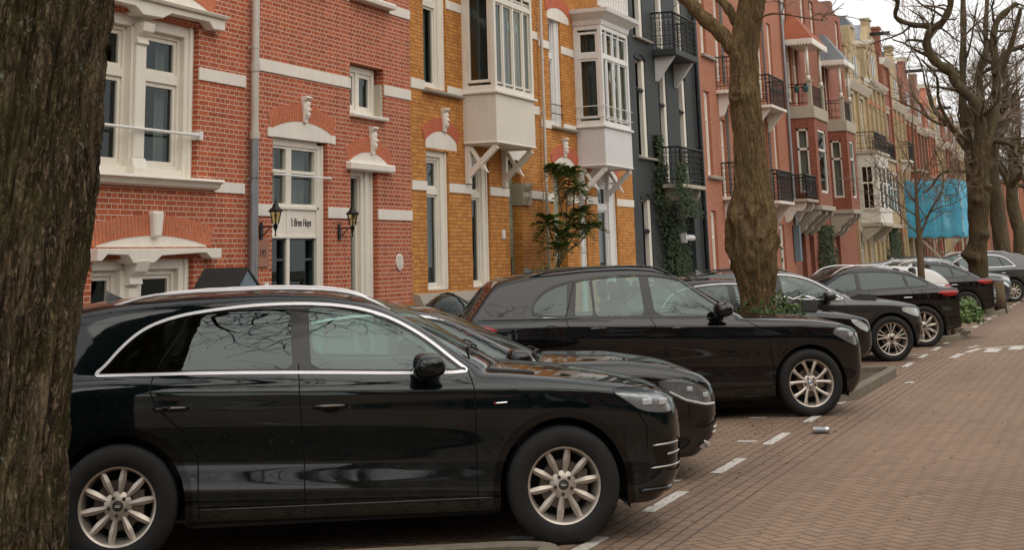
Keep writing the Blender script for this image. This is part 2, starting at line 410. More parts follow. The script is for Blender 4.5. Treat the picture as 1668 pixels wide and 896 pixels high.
brickmat('brick_black_glazed',(.02,.02,.022),(.03,.028,.028),(.45,.38,.30),.010)
def arched(name,c1,c2):
    simple(name,c1,.85,var=.25,scale=25)
arched('voussoir_red',(.56,.17,.08),0); arched('voussoir_orange',(.50,.125,.06),0)
simple('mortar',(.55,.46,.36),.9,var=.1)
def cream(name,col,rough=.5):
    m,nt,p=new_mat(name); g=wcoord(nt); x,y,z=xyz(nt,g)
    n=noise(nt,g,2.2,6,.65); st=noise(nt,comb(nt,x*9,y*9,z*.8),1,4,.6)   # rain streaks
    f=ramp(nt,n*.5+st*.5,[(.42,0.),(.72,.5)])
    nt.links.new(mixc(nt,f,col,tuple(c*.74 for c in col)),p.inputs['Base Color']); p.inputs['Roughness'].default_value=rough
    bump(nt,p,noise(nt,g,35,4),.12,.004); return m
cream('stone_white',(.83,.78,.70),.7); cream('wood_cream',(.82,.77,.67),.4); cream('wood_white',(.80,.79,.77),.35); simple('curtain_light',(.62,.60,.54),.9,var=.2,scale=5); cream('panel_cream',(.76,.70,.60),.45)
cream('panel_white',(.72,.70,.69),.4); cream('stone_grey',(.34,.31,.26),.8); cream('stone_weathered',(.46,.41,.32),.85); cream('plaster_white',(.72,.69,.62),.7); cream('wood_green_grey',(.34,.38,.31),.5)
simple('iron_black',(.012,.013,.014),.45,.3,var=.3); simple('zinc',(.30,.32,.34),.45,.7,var=.25,scale=3); simple('zinc_pale',(.55,.52,.46),.5,.2,var=.15,scale=3)
simple('slate',(.14,.16,.17),.55,var=.35,scale=5,bmp=.2,bscale=14); simple('tile_orange',(.30,.085,.036),.8,var=.4,scale=14,bmp=1,bscale=9)
simple('door_black',(.008,.010,.012),.25,var=.3,coat=.5); simple('door_teal',(.02,.035,.035),.35,var=.3)
simple('room_dark',(.018,.018,.018),.9,var=0); simple('room_grey',(.10,.10,.095),.9,var=0); simple('curtain_pale',(.50,.47,.41),.9,var=.1); simple('curtain_grey',(.26,.27,.25),.9,var=.15); simple('blind_green',(.33,.38,.34),.6,var=.08)
simple('terracotta',(.42,.13,.07),.8); simple('pot_teal',(.06,.16,.17),.6); simple('ink',(.03,.03,.03),.6,var=0); simple('sign_frame',(.35,.17,.11),.8)
glassmat('pane_glass',(.55,.61,.59),gloss=1.15,ior=1.52); glassmat('lantern_glass',(.75,.66,.45),gloss=1.0,rough=.15)
simple('cover_black',(.012,.013,.013),.6,var=.3,scale=12); simple('cover_blue',(.17,.24,.28),.6,var=.15)
def leafmat(name,c1,c2,rough=.35):
    m,nt,p=new_mat(name); n=noise(nt,wcoord(nt),9,3); oi=nt.nodes.new('ShaderNodeNewGeometry')
    r=E(oi.outputs['Random Per Island'])
    nt.links.new(mixc(nt,r*.7+n*.3,c1,c2),p.inputs['Base Color']); p.inputs['Roughness'].default_value=rough
    p.inputs['Specular IOR Level'].default_value=.25; return m
leafmat('leaf_dark',(.014,.028,.010),(.045,.072,.022),.55); leafmat('leaf_ivy',(.02,.04,.012),(.075,.12,.03)); leafmat('leaf_bright',(.05,.10,.02),(.17,.26,.07)); leafmat('leaf_mahonia',(.06,.10,.025),(.20,.26,.06),.4)
leafmat('leaf_litter',(.16,.10,.04),(.30,.24,.13),.8)
# ================= facade kit =================
XF=-10.4
def wallmesh(y0,y1,z0,z1,ops,X=XF,dep=.26,back=8.0,sides=True):
    """street wall with real openings (y0,y1,z0,z1) and reveals; closed block behind"""
    m=MB(); ys=sorted(set([y0,y1]+[v for o in ops for v in o[:2]])); zs=sorted(set([z0,z1]+[v for o in ops for v in o[2:4]]))
    ys=[v for v in ys if y0<=v<=y1]; zs=[v for v in zs if z0<=v<=z1]
    for a,b in zip(ys,ys[1:]):
        run=None
        for c,d in zip(zs,zs[1:]):
            cy,cz=(a+b)/2,(c+d)/2; inside=any(o[0]<cy<o[1] and o[2]<cz<o[3] for o in ops)
            if inside:
                if run is not None: m.quad((X,a,run),(X,b,run),(X,b,c),(X,a,c)); run=None
            elif run is None: run=c
        if run is not None: m.quad((X,a,run),(X,b,run),(X,b,z1),(X,a,z1))
    for o in ops:
        a,b,c,d=o[:4]; q=X-(o[4] if len(o)>4 else dep)
        m.quad((X,a,c),(X,a,d),(q,a,d),(q,a,c)); m.quad((X,b,d),(X,b,c),(q,b,c),(q,b,d)); m.quad((X,a,d),(X,b,d),(q,b,d),(q,a,d)); m.quad((X,b,c),(X,a,c),(q,a,c),(q,b,c))
    if sides:
        B_=X-back; e=.002
        m.quad((X,y0+e,z0),(X,y0+e,z1),(B_,y0+e,z1),(B_,y0+e,z0)); m.quad((X,y1-e,z1),(X,y1-e,z0),(B_,y1-e,z0),(B_,y1-e,z1)); m.quad((B_,y0,z0),(B_,y0,z1),(B_,y1,z1),(B_,y1,z0)); m.quad((X,y0,z1),(X,y1,z1),(B_,y1,z1),(B_,y0,z1))
    return m
def window(root,y0,y1,z0,z1,X=XF,inset=.14,fr=.07,cols=(),rows=(),mat='wood_cream',depth=.07,sash=.035,curtain=None,name='window',bar=.045,glass='pane_glass',skip=0):
    """frame with mullions (cols) and transoms (rows) at fractions; the pane is its child"""
    m=MB(); x1=X-inset; x0=x1-depth
    m.box(x0,x1,y0,y0+fr,z0,z1); m.box(x0,x1,y1-fr,y1,z0,z1); m.box(x0,x1,y0+fr,y1-fr,z1-fr,z1); m.box(x0,x1,y0+fr,y1-fr,z0,z0+fr*.9)
    ys=[y0+fr]+[y0+(y1-y0)*c for c in cols]+[y1-fr]; zs=[z0+fr*.9]+[z0+(z1-z0)*r for r in rows]+[z1-fr]
    for y in ys[1:-1]: m.box(x0+.004,x1-.006,y-bar/2,y+bar/2,zs[0],zs[-1])
    for z in zs[1:-1]: m.box(x0+.006,x1+.004,ys[0],ys[-1],z-bar/2,z+bar/2)
    if sash:
        for i in range(len(ys)-1):
            for j in range(len(zs)-1):
                a=ys[i]+(bar/2 if i else 0)+.002;b=ys[i+1]-(bar/2 if i<len(ys)-2 else 0)-.002;c=zs[j]+(bar/2 if j else 0)+.002;d=zs[j+1]-(bar/2 if j<len(zs)-2 else 0)-.002
                xa,xb=x0+.01,x1-.024
                m.box(xa,xb,a,a+sash,c,d); m.box(xa,xb,b-sash,b,c,d); m.box(xa,xb,a+sash,b-sash,d-sash,d); m.box(xa,xb,a+sash,b-sash,c,c+sash)
    o=m.obj(name,mat,root)
    g=MB(); xg=x0+.022; g.quad((xg,y0+fr*.5,z0+fr*.5),(xg,y1-fr*.5,z0+fr*.5),(xg,y1-fr*.5,z1-fr*.5),(xg,y0+fr*.5,z1-fr*.5)); g.obj('pane',glass,o)
    if curtain:
        f0,f1,cm=curtain; c=MB(); n=max(6,int((f1-f0)*(y1-y0)*22)); ya,yb=y0+fr+(y1-y0-2*fr)*f0,y0+fr+(y1-y0-2*fr)*f1
        v=[]
        for i in range(n+1):
            y=ya+(yb-ya)*i/n; x=x0-.10+.025*math.sin(i*2.1)+.01*math.sin(i*5)
            v+= [(x,y,z0+.05),(x,y,z1-.05)]
        c.add(v,[(2*i,2*i+2,2*i+3,2*i+1) for i in range(n)]); c.obj('curtain',cm,o)
    return o
def room(root,y0,y1,z0,z1,X=XF,d=1.1,mat='room_dark'):
    m=MB(); x=X-d; e=.02
    m.quad((x,y0,z0),(x,y1,z0),(x,y1,z1),(x,y0,z1)); m.quad((X-.27,y0+e,z0),(x,y0+e,z0),(x,y0+e,z1),(X-.27,y0+e,z1)); m.quad((X-.27,y1-e,z0),(x,y1-e,z0),(x,y1-e,z1),(X-.27,y1-e,z1)); m.quad((X-.27,y0,z0+e),(X-.27,y1,z0+e),(x,y1,z0+e),(x,y0,z0+e)); m.quad((X-.27,y0,z1-e),(X-.27,y1,z1-e),(x,y1,z1-e),(x,y0,z1-e))
    return m.obj('room',mat,root)
def sill(root,y0,y1,z,h=.10,out=.12,mat='stone_white',X=XF,name='sill'):
    m=MB(); m.prism([(X-.2,z-h),(X+out,z-h),(X+out+.01,z-h*.45),(X+out,z-.02),(X-.2,z)],1,y0,y1); return m.obj(name,mat,root,bevel=.006)
def band(root,y0,y1,zt,h=.15,mat='stone_white',X=XF,out=.018,gaps=()):
    y=y0; gaps=[(a-.004,b+.004) for a,b in gaps]; o=None
    for a,b in sorted(gaps)+[(y1,y1)]:
        if a>y+.01: o=MB().box(X-.05,X+out,y,min(a,y1),zt-h,zt).obj('stone_band',mat,root)
        y=max(y,b)
    return o
def arch(root,y0,y1,zs,rise,th,X=XF,out=.012,mat='voussoir_red',brick=.066,tymp=None,key=None,voussoirs=True,tz=None):
    """segmental brick arch from (y0,zs) to (y1,zs) with a given rise; th: ring depth"""
    w=(y1-y0)/2; R=(w*w+rise*rise)/(2*rise); cy=(y0+y1)/2; cz=zs+rise-R; a0=math.asin(min(1,w/R))
    n=max(8,int(2*a0*(R+th/2)/brick)); m=MB(); x0,x1=X-.03,X+out
    if voussoirs:
        bk=MB(); K=24; v=[]
        for i in range(K+1):
            t=-a0+2*a0*i/K
            for r in (R,R+th): v.append((X+out-.008,cy+r*math.sin(t),cz+r*math.cos(t)))
        bk.add(v,[(2*i,2*i+1,2*i+3,2*i+2) for i in range(K)]); b_=bk.obj('arch_bedding','mortar',root)
        for i in range(n):
            t0=-a0+2*a0*(i+.12)/n; t1=-a0+2*a0*(i+.88)/n
            brk=[(0,.62),(.66,1)] if i%2 else [(0,.34),(.38,1)]
            for ra,rb in brk:
                P=[(cy+(R+th*r)*math.sin(t),cz+(R+th*r)*math.cos(t)) for r,t in ((ra,t0),(rb,t0),(rb,t1),(ra,t1))]
                m.prism(P,0,x0,x1)
        ao=m.obj('brick_arch',mat,root); b_.parent=ao
    else:
        K=28; P=[(cy+R*math.sin(-a0+2*a0*i/K),cz+R*math.cos(-a0+2*a0*i/K)) for i in range(K+1)]; Q=[(cy+(R+th)*math.sin(a0-2*a0*i/K),cz+(R+th)*math.cos(a0-2*a0*i/K)) for i in range(K+1)]
        for i in range(K):
            m.prism([P[i],P[i+1],Q[K-i-1],Q[K-i]],0,x0,x1)
        ao=m.obj('brick_arch',mat,root)
    if tymp:
        K=20; a1=a0*.93; P=[(cy+(R-.002)*math.sin(-a1+2*a1*i/K),cz+(R-.002)*math.cos(-a1+2*a1*i/K)) for i in range(K+1)]
        z=tz if tz is not None else zs
        t_=MB(); t_.prism([(P[0][0],z)]+P+[(P[-1][0],z)],0,X-.12,X+.005); t_.obj('tympanum',tymp,root)
    return ao
def carved_head(root,y,z0,z1,X=XF,mat='stone_white',w=.16):
    """keystone carved as a bearded head under a small scroll"""
    m=MB(); h=z1-z0; K,J=16,14; v=[]
    w*=.8; m.prism([(y-w*.34,z0),(y+w*.34,z0),(y+w*.6,z1),(y-w*.6,z1)],0,X-.05,X+.045)
    m.prism([(X,z1-.05),(X+.08,z1-.03),(X+.10,z1),(X+.08,z1+.02),(X,z1+.025)],1,y-w*.6,y+w*.6)
    for i in range(J+1):
        th=math.pi*i/J
        for j in range(K):
            ph=2*math.pi*j/K; X_=math.sin(th)*math.cos(ph); Y_=math.sin(th)*math.sin(ph); Z_=math.cos(th)
            zz=z0+h*.5+Z_*h*.38; wd=w*.42*(1-.35*max(0,-Z_)); xx=X+.035+.065*X_
            if abs(Y_)<.22 and X_>.3 and -.15<Z_<.15: xx+=.035      # nose
            if .08<abs(Y_)<.6 and X_>.3 and .12<Z_<.32: xx-=.022     # eyes
            if X_>.2 and -.35<Z_<-.2: xx-=.012                      # mouth
            if X_>.1 and Z_<-.4: xx+=.02+.008*math.sin(ph*9)         # beard
            if Z_>.55: xx+=.018+.008*math.sin(ph*7)
            v.append((xx,y+Y_*wd,zz))
    m.add(v,[(i*K+j,i*K+(j+1)%K,(i+1)*K+(j+1)%K,(i+1)*K+j) for i in range(J) for j in range(K)])
    return m.obj('carved_keystone',mat,root,auto=50)
def railing(root,y0,y1,z,X,out,h=.95,name='railing',mat='iron_black',ornate=True,pitch=.11):
    """iron railing round a balcony: side, front, side"""
    m=MB(); P=[(X,y0),(X+out,y0),(X+out,y1),(X,y1)]
    for (xa,ya),(xb,yb) in zip(P,P[1:]):
        L=math.hypot(xb-xa,yb-ya)
        for zz,r in ((z+h,.022),(z+h-.14,.010),(z+.12,.012),(z+.34,.008)):
            m.tube([(xa,ya,zz),(xb,yb,zz)],r,5)
        n=max(2,int(L/pitch))
        for i in range(n+1):
            t=i/n; x,y=xa+(xb-xa)*t,ya+(yb-ya)*t
            m.tube([(x,y,z),(x,y,z+h)],.008 if 0<i<n else .017,4,cap=False)
            if ornate and i<n:
                cx,cy_=x+(xb-xa)/n/2,y+(yb-ya)/n/2; r=min(pitch*.42,.05); dx,dy=(xb-xa)/L,(yb-ya)/L
                for zz in (z+.23,z+h-.07,z+.5,z+.64):
                    m.tube([(cx+dx*r*math.cos(a),cy_+dy*r*math.cos(a),zz+r*math.sin(a)) for a in [2*math.pi*k/8 for k in range(9)]],.006,3,cap=False)
    return m.obj(name,mat,root)
def balcony(root,y0,y1,z,X=XF,out=.57,slab='stone_white',brk='tri',bmat='stone_white',h=.95,th=.09,ornate=True):
    s=MB(); s.box(X-.02,X+out+.06,y0-.06,y1+.06,z-th,z); so_=s.obj('balcony_slab',slab,root,bevel=.01)
    railing(root,y0,y1,z,X,out,h,ornate=ornate)
    for y in (y0+.12,y1-.22):
        b=MB()
        if brk=='tri': b.prism([(X,z-th),(X+out*.95,z-th),(X+.06,z-th-.62),(X,z-th-.62)],1,y,y+.12)
        elif brk=='scroll':
            pts=[(X,z-th),(X+out*.9,z-th)]+[(X+out*.9-out*.8*t,z-th-.12-.5*t-.07*math.sin(t*9)) for t in [k/10 for k in range(11)]]+[(X,z-th-.66)]
            b.prism(pts,1,y,y+.14)
        b.obj('bracket',bmat,so_,bevel=.008)
    return so_
def pipe(label,y,z0,z1,X=XF+.09,r=.05,mat='zinc',joints=(),lower=None,name='drainpipe'):
    m=MB(); m.tube([(X,y,z0),(X,y,z1)],r,12)
    for z in joints: m.tube([(X,y,z-.05),(X,y,z+.05)],r*1.25,12)
    for z in [z0+1.2+k*1.7 for k in range(int((z1-z0)/1.7))]: m.box(X-.1,X,y-.015,y+.015,z,z+.03); m.tube([(X,y,z),(X,y,z+.03)],r*1.12,12)
    if lower:
        a=MB(); a.tube([(X,y,z0),(X,y,lower)],r*1.12,12); o=m.obj(name,mat,None,auto=40); a.obj('lower_pipe','zinc',o,auto=40)
    else: o=m.obj(name,mat,None,auto=40)
    return tag(o,label,'drainpipe')

# ================= ground =================
def paver_mat(name,kind,c1,c2,joint):
    m,nt,p=new_mat(name); pos=wcoord(nt); x,y,z=xyz(nt,pos)
    if kind=='herring':
        s=.1*1.0; k=.70710678
        # 45 degree herringbone, brick 0.2 x 0.1
        u=(x*k+y*k)/.1; v=(y*k-x*k)/.1
        nzx=noise(nt,pos,1.5,2); u=u+(nzx-.5)*.25
        i=floor(u);j=floor(v);fu=u-i;fv=v-j
        t=i-j; q=t-floor(t/4.0)*4.0
        q0,q1,q2,q3=eq(q,0),eq(q,1),eq(q,2),eq(q,3)
        L_,R_,D_,U_=fu,1-fu,fv,1-fv; big=9.0
        # q0 left half of a lying brick, q1 its right half, q3 lower half of a standing brick, q2 its upper half
        d=emin(emin(L_+q1*big,R_+q0*big),emin(D_+q2*big,U_+q3*big))
        idx=i-q1; idy=j-q2
        seed=comb(nt,idx*1.37,idy*2.11,0.0)
    else:
        w,l=.105,.21
        a,b=(y,x) if kind=='along' else (x,y)     # a: brick length direction, b: across rows
        wob=(noise(nt,pos,1.2,2)-.5)*.02; b=b+wob
        r=floor(b/w); fb=b/w-r; off=(r-floor(r/2.0)*2.0)*.5
        c=a/l+off; ci=floor(c); fc=c-ci
        d=emin(emin(fb,1-fb),emin(fc,1-fc)*2.0)
        seed=comb(nt,ci*1.37,r*2.11,0.0)
    wn=nt.nodes.new('ShaderNodeTexWhiteNoise'); wn.noise_dimensions='2D'; nt.links.new(seed,wn.inputs['Vector']); rnd=E(wn.outputs['Value'])
    n1=noise(nt,pos,1.0,6,.65); n2=noise(nt,pos,60,3,.6); n3=noise(nt,pos,.25,3)
    f=E.m('ADD',rnd*.7,(n2-.5)*.6+.15,clamp=True)
    col=mixc(nt,f,c1,c2)
    lane=noise(nt,comb(nt,x*1.3,y*.06,0.0),1.0,4,.6); col=mixc(nt,E(ramp(nt,lane,[(.46,0.),(.64,.42)])),col,tuple(c*.58 for c in c2))
    odd=ramp(nt,rnd,[(.86,0.),(.9,.40)]); col=mixc(nt,E(odd),col,(c1[0]*.62,c1[1]*.66,c1[2]*.8))
    col=mixc(nt,E(ramp(nt,n1,[(.42,0.),(.75,.45)])),col,tuple(c*.62 for c in c2))
    col=mixc(nt,E(ramp(nt,n3,[(.4,0.),(.65,.25)])),col,tuple(min(1,c*1.2+.02) for c in c1))
    jw=ramp(nt,d,[(0.,1.),(.05,1.),(.12,0.)])
    jn=E(jw)*E(ramp(nt,noise(nt,pos,9,4,.7),[(.3,.55),(.6,1.)]))
    col=mixc(nt,jn,col,joint)
    nt.links.new(col,p.inputs['Base Color']); p.inputs['Roughness'].default_value=.82
    h=E(ramp(nt,d,[(0.,0.),(.14,1.)]))+n2*.25+rnd*.35
    bump(nt,p,h,.75,.006); return m
paver_mat('paver_herring','herring',(.31,.208,.135),(.235,.148,.092),(.125,.08,.052))
paver_mat('paver_along','along',(.28,.186,.122),(.205,.13,.085),(.085,.055,.04))
paver_mat('paver_across','across',(.29,.195,.125),(.205,.132,.082),(.07,.05,.04))
simple('paint_line',(.62,.60,.55),.75,var=.25,scale=14,bmp=.3,bscale=80)
def worn():
    m=MATS['paint_line']; nt=m.node_tree; p=nt.nodes['Principled BSDF']; E.nt=nt
    n=noise(nt,wcoord(nt),38,5,.75); src=p.inputs['Base Color'].links[0].from_socket
    nt.links.new(mixc(nt,E(ramp(nt,n,[(.50,0.),(.62,.85)])),src,(.27,.18,.135)),p.inputs['Base Color'])
worn()
simple('kerb_stone',(.17,.15,.105),.85,var=.3,scale=9,bmp=.4,bscale=90); simple('sidewalk_slab',(.27,.26,.24),.85,var=.2); simple('soil',(.075,.05,.032),.95,var=.5,scale=30,bmp=.8,bscale=50); simple('earth',(.12,.10,.08),.95)
def sheet(name,poly,z,mat,kind='structure'):
    o=mesh_obj(name,[(x,y,z) for x,y in poly],[tuple(range(len(poly)))],mat); o['kind']=kind; return o
sheet('ground',[(-400,-200),(400,-200),(400,700),(-400,700)],-.01,'earth')
sheet('road',[(-2.80,-30),(9,-30),(9,157),(-2.80,157)],0,'paver_herring')
sheet('road_edge_course',[(-3.60,-30),(-2.80,-30),(-2.80,157),(-3.60,157)],.0,'paver_along')
sheet('parking_bays',[(-8.0,-30),(-3.60,-30),(-3.60,157),(-8.0,157)],.0,'paver_across')
def slab(name,x0,x1,y0,y1,z0,z1,mat):
    m=MB(); m.box(x0,x1,y0,y1,z0,z1); o=m.obj(name,mat,None,bevel=.01); o['kind']='structure'; return o
slab('pavement_kerb',-8.15,-8.0,-30,157,-.05,.13,'kerb_stone'); slab('pavement',-10.6,-8.15,-30,157,-.05,.12,'sidewalk_slab')
slab('opposite_kerb',9,9.15,-30,157,-.05,.13,'kerb_stone'); slab('opposite_pavement',9.15,16,-30,157,-.05,.12,'sidewalk_slab')
# lane line: one metre dashes
for k in range(-3,22):
    y=11.12+2*k
    m=MB(); n=10
    def wob(i): return random.uniform(-.006,.006)
    v=[];
    for i in range(n+1):
        v+=[(-3.435+wob(i),y+i/n*.98,.004),(-3.335+wob(i),y+i/n*.98,.004)]
    m.add(v,[(2*i,2*i+1,2*i+3,2*i+2) for i in range(n)]); o=m.obj('lane_dash','paint_line'); o['kind']='structure'
A28=math.radians(28.4)
for x,y in ((-4.10,17.47),(-3.71,17.75),(-3.72,15.30),(-3.75,12.6),(-4.0,9.9),(-3.7,24.9),(-3.7,27.9)):
    dx,dy=.19,.01; m=MB(); m.add([(x,y,.004),(x+dx,y+dy,.004),(x+dx,y+dy+.1,.004),(x,y+.1,.004)],[(0,1,2,3)]); o=m.obj('bay_mark','paint_line'); o['kind']='structure'
hump=[(-2.84,27.25),(-2.79,28.18),(-2.70,28.88),(-2.60,29.66),(-2.83,29.81),(-2.49,29.65),(-2.22,29.93)]
def strip(name,pts,w):
    m=MB(); v=[]
    for i,(x,y) in enumerate(pts):
        a=pts[max(i-1,0)];b=pts[min(i+1,len(pts)-1)]; d=Vector((b[0]-a[0],b[1]-a[1])).normalized(); n=Vector((-d.y,d.x))*w/2
        v+=[(x+n.x,y+n.y,.004),(x-n.x,y-n.y,.004)]
    m.add(v,[(2*i,2*i+1,2*i+3,2*i+2) for i in range(len(pts)-1)]); o=m.obj(name,'paint_line'); o['kind']='structure'
strip('road_marking',[(-2.86,27.1),(-2.80,28.2)],.13); strip('road_marking',[(-2.75,28.5),(-2.62,29.6)],.12); strip('road_marking',[(-2.84,29.8),(-2.72,30.4)],.10)
strip('road_marking',[(-2.55,29.5),(-2.3,30.0),(-1.9,30.4),(-1.4,30.7),(-.8,30.9)],.12)
for x,y in ((-2.36,28.55),(-2.0,29.2),(-1.55,29.6),(-1.0,29.9)):
    strip('road_marking',[(x,y),(x+.02,y+1.0)],.24)
# planters: kerbed beds at the parking angle
def planter(tipx,tipy,width,label,length=3.6,z=.12,open_=True):
    """rounded road end at (tipx,tipy); runs inwards along the parking angle"""
    ux,uy=-math.cos(A28),-math.sin(A28); px,py=-uy,ux   # px,py: across
    def outline(r,inset,n=10):
        P=[]; w=width/2-inset; rr=min(r,w)
        # corner centres
        for s,a0,a1 in ((-1,-90,0),(1,0,90)):
            cx,cy=inset+rr,s*(w-rr)
            for k in range(n+1):
                a=math.radians(a0+(a1-a0)*k/n); P.append((cx-rr*math.cos(a),cy+rr*math.sin(a)))
        return P+[(length,w),(length,-w)]
    def W(p,zz): return (tipx+ux*p[0]+px*p[1],tipy+uy*p[0]+py*p[1],zz)
    O=outline(.45,0);I=outline(.33,.13); n=len(O); m=MB()
    v=[W(p,-.02) for p in O]+[W(p,z) for p in O]+[W(p,z) for p in I]+[W(p,.0) for p in I]
    f=[]
    for i in range(n-1):
        f+=[(i,i+1,n+i+1,n+i),(n+i,n+i+1,2*n+i+1,2*n+i),(2*n+i,2*n+i+1,3*n+i+1,3*n+i)]
    i=n-1; f+=[(i,0,n,n+i),(n+i,n,2*n,2*n+i),(2*n+i,2*n,3*n,3*n+i)]
    m.add(v,f); r=empty('planter',(0,0,0),0,label,'planter','kerbed tree beds between the parking bays'); m.obj('kerb','kerb_stone',r,bevel=.012)
    s=MB(); s.add([W(p,.055) for p in I],[tuple(range(n))]); so_=s.obj('soil_bed','soil',r)
    return r

# ================= houses =================
HTOP=12.5
def house(name,label,y0,y1,ops,mat,zt=HTOP,X=XF,group='row houses along the street',roofmat=None):
    r=empty(name,(0,0,0),0,label,'house',group)
    wallmesh(y0,y1,-.05,zt,ops,X).obj('wall',mat,r)
    return r
# ---- A: red brick house at the far left ----
opsA=[(14.00,16.04,2.86,4.72),(14.04,16.01,.55,1.93),(10.6,12.6,2.86,4.72),(10.6,12.6,.9,1.95),(14.0,16.04,6.2,8.0),(10.6,12.6,6.2,8.0)]
A_=house('brick_house','red brick house with large cream double window behind the left tree trunk',6.0,17.22,opsA,'brick_red')
for (y0,y1,z0,z1) in (opsA[0],opsA[2]):
    m=MB(); X=XF-.10
    # cream surround with central pilaster
    m.box(X-.1,X+.03,y0,y0+.10,z0,z1); m.box(X-.1,X+.03,y1-.20,y1,z0,z1); m.box(X-.08,X+.06,y1-.12,y1-.07,z0,z1); m.box(X-.1,X+.03,y0+.1,y1-.20,z1-.14,z1)
    m.box(X-.1,X+.03,y0+.1,y1-.20,z0,z0+.10)
    cy=y0+.86
    m.box(X-.1,X+.05,cy-.14,cy+.14,z0,z1-.14); m.box(X+.05,X+.09,cy-.10,cy+.10,z0+.2,z1-.35); m.prism([(X+.05,z1-.36),(X+.12,z1-.34),(X+.10,z1-.26),(X+.18,z1-.2),(X+.2,z1-.1),(X+.05,z1-.1)],1,cy-.11,cy+.11); m.prism([(X+.05,z0),(X+.13,z0),(X+.13,z0+.08),(X+.09,z0+.2),(X+.05,z0+.2)],1,cy-.13,cy+.13)
    m.obj('window_surround','wood_cream',A_,bevel=.006)
    for a,b in ((y0+.1,cy-.14),(cy+.14,y1-.20)):
        window(A_,a,b,z0+.10,z1-.14,inset=.14,fr=.05,rows=(.665,),sash=.05,bar=.10,curtain=(.0,.35,'curtain_grey') if a<cy else (.7,1,'curtain_grey'))
    room(A_,y0,y1,z0,z1)
    b=MB(); b.tube([(XF+.03,y0-.02,z0+.53),(XF+.03,y1+.03,z0+.53)],.018,8); b.box(XF-.08,XF+.05,y1-.01,y1+.06,z0+.48,z0+.58); b.obj('safety_bar','wood_white',A_,auto=40)
    s=MB(); s.prism([(XF-.2,z0+.02),(XF+.16,z0-.0),(XF+.17,z0-.03),(XF+.12,z0-.05),(XF+.10,z0-.10),(XF+.02,z0-.12),(XF-.2,z0-.12)],1,y0-.12,y1+.38); s.obj('sill','wood_cream',A_)
    l=MB(); P=[(y0-.15,z1+.14),(y1+.38,z1+.14),(y1+.38,z1+.0),(y1+.12,z1-.01),(y1+.02,z1+.07),(y1-.8,z1+.06),(cy+.2,z1-.02),(cy-.2,z1-.03),(cy-.35,z1+.05),(y0+.1,z1+.05),(y0-.0,z1-.02),(y0-.15,z1+0)]
    l.prism(P,0,XF-.1,XF+.14); l.prism([(XF-.1,z1+.14),(XF+.18,z1+.14),(XF+.20,z1+.18),(XF-.1,z1+.2)],1,y0-.18,y1+.41); l.obj('lintel','wood_cream',A_,bevel=.006)
    arch(A_,y0-.1,y1+.3,z1+.2,.22,.23,tymp='stone_white')
for i,(y0,y1,z0,z1) in enumerate((opsA[1],opsA[3])):
    m=MB(); X=XF-.06; cy=y0+.78
    m.box(X-.12,X+.0,y0,y0+.08,z0,z1); m.box(X-.12,X,y1-.22,y1,z0,z1); m.box(X-.1,X+.025,y1-.12,y1-.07,z0,z1); m.box(X-.12,X,y0+.08,y1-.22,z1-.12,z1); m.box(X-.12,X+.02,cy-.2,cy+.2,z0,z1-.12)
    m.prism([(X,z1-.3),(X+.1,z1-.28),(X+.08,z1-.2),(X+.16,z1-.14),(X+.2,z1-.02),(X,z1-.02)],1,cy-.12,cy+.12)
    m.box(X,X+.07,cy-.10,cy+.06,z1-.52,z1-.33); m.box(X,X+.10,cy-.12,cy+.08,z1-.60,z1-.54); m.box(X,X+.05,cy-.08,cy+.04,z0,z1-.6)
    m.obj('window_surround','wood_cream',A_,bevel=.006)
    for a,b in ((y0+.08,cy-.2),(cy+.2,y1-.22)):
        window(A_,a,b,z0,z1-.12,inset=.12,fr=.06,sash=.045,name='basement_window')
    room(A_,y0,y1,z0,z1)
    l=MB(); l.prism([(y0-.08,z1+.11),(y1+.42,z1+.11),(y1+.42,z1-.01),(y1+.2,z1-.01),(y1+.08,z1+.06),(cy+.35,z1+.03),(cy+.2,z1-.05),(cy-.2,z1-.05),(cy-.3,z1+.04),(y0+.1,z1+.05),(y0,z1-.02),(y0-.08,z1-.02)],0,XF-.1,XF+.13); l.obj('lintel','wood_cream',A_,bevel=.006)
    arch(A_,y0-.03,y1+.36,z1+.13,.13,.235,tymp='stone_white')
    k=MB(); k.prism([(cy+.28-.0,z1+.24),(cy+.42,z1+.24),(cy+.46,z1+.53),(cy+.24,z1+.53)],0,XF-.02,XF+.08); k.obj('keystone','stone_white',A_,bevel=.02)
band(A_,6,17.14,4.23,.15,gaps=[(13.9,16.04),(10.5,12.7)]); band(A_,6,17.14,2.85,.13,gaps=[(13.85,16.42),(10.4,13)])
m=MB(); 
for a,b in ((13.5,14.04),(16.01,16.6)): pass
band(A_,6,14.04,1.33,.16,gaps=[(10.5,12.7)])
for i in (4,5):
    y0,y1,z0,z1=opsA[i]; window(A_,y0,y1,z0,z1,cols=(.5,),rows=(.65,)); room(A_,y0,y1,z0,z1)
pipe('long cream and grey drainpipe between the two red brick houses',17.24,0,HTOP,joints=(4.35,3.47),mat='zinc_pale',lower=3.45,r=.052)
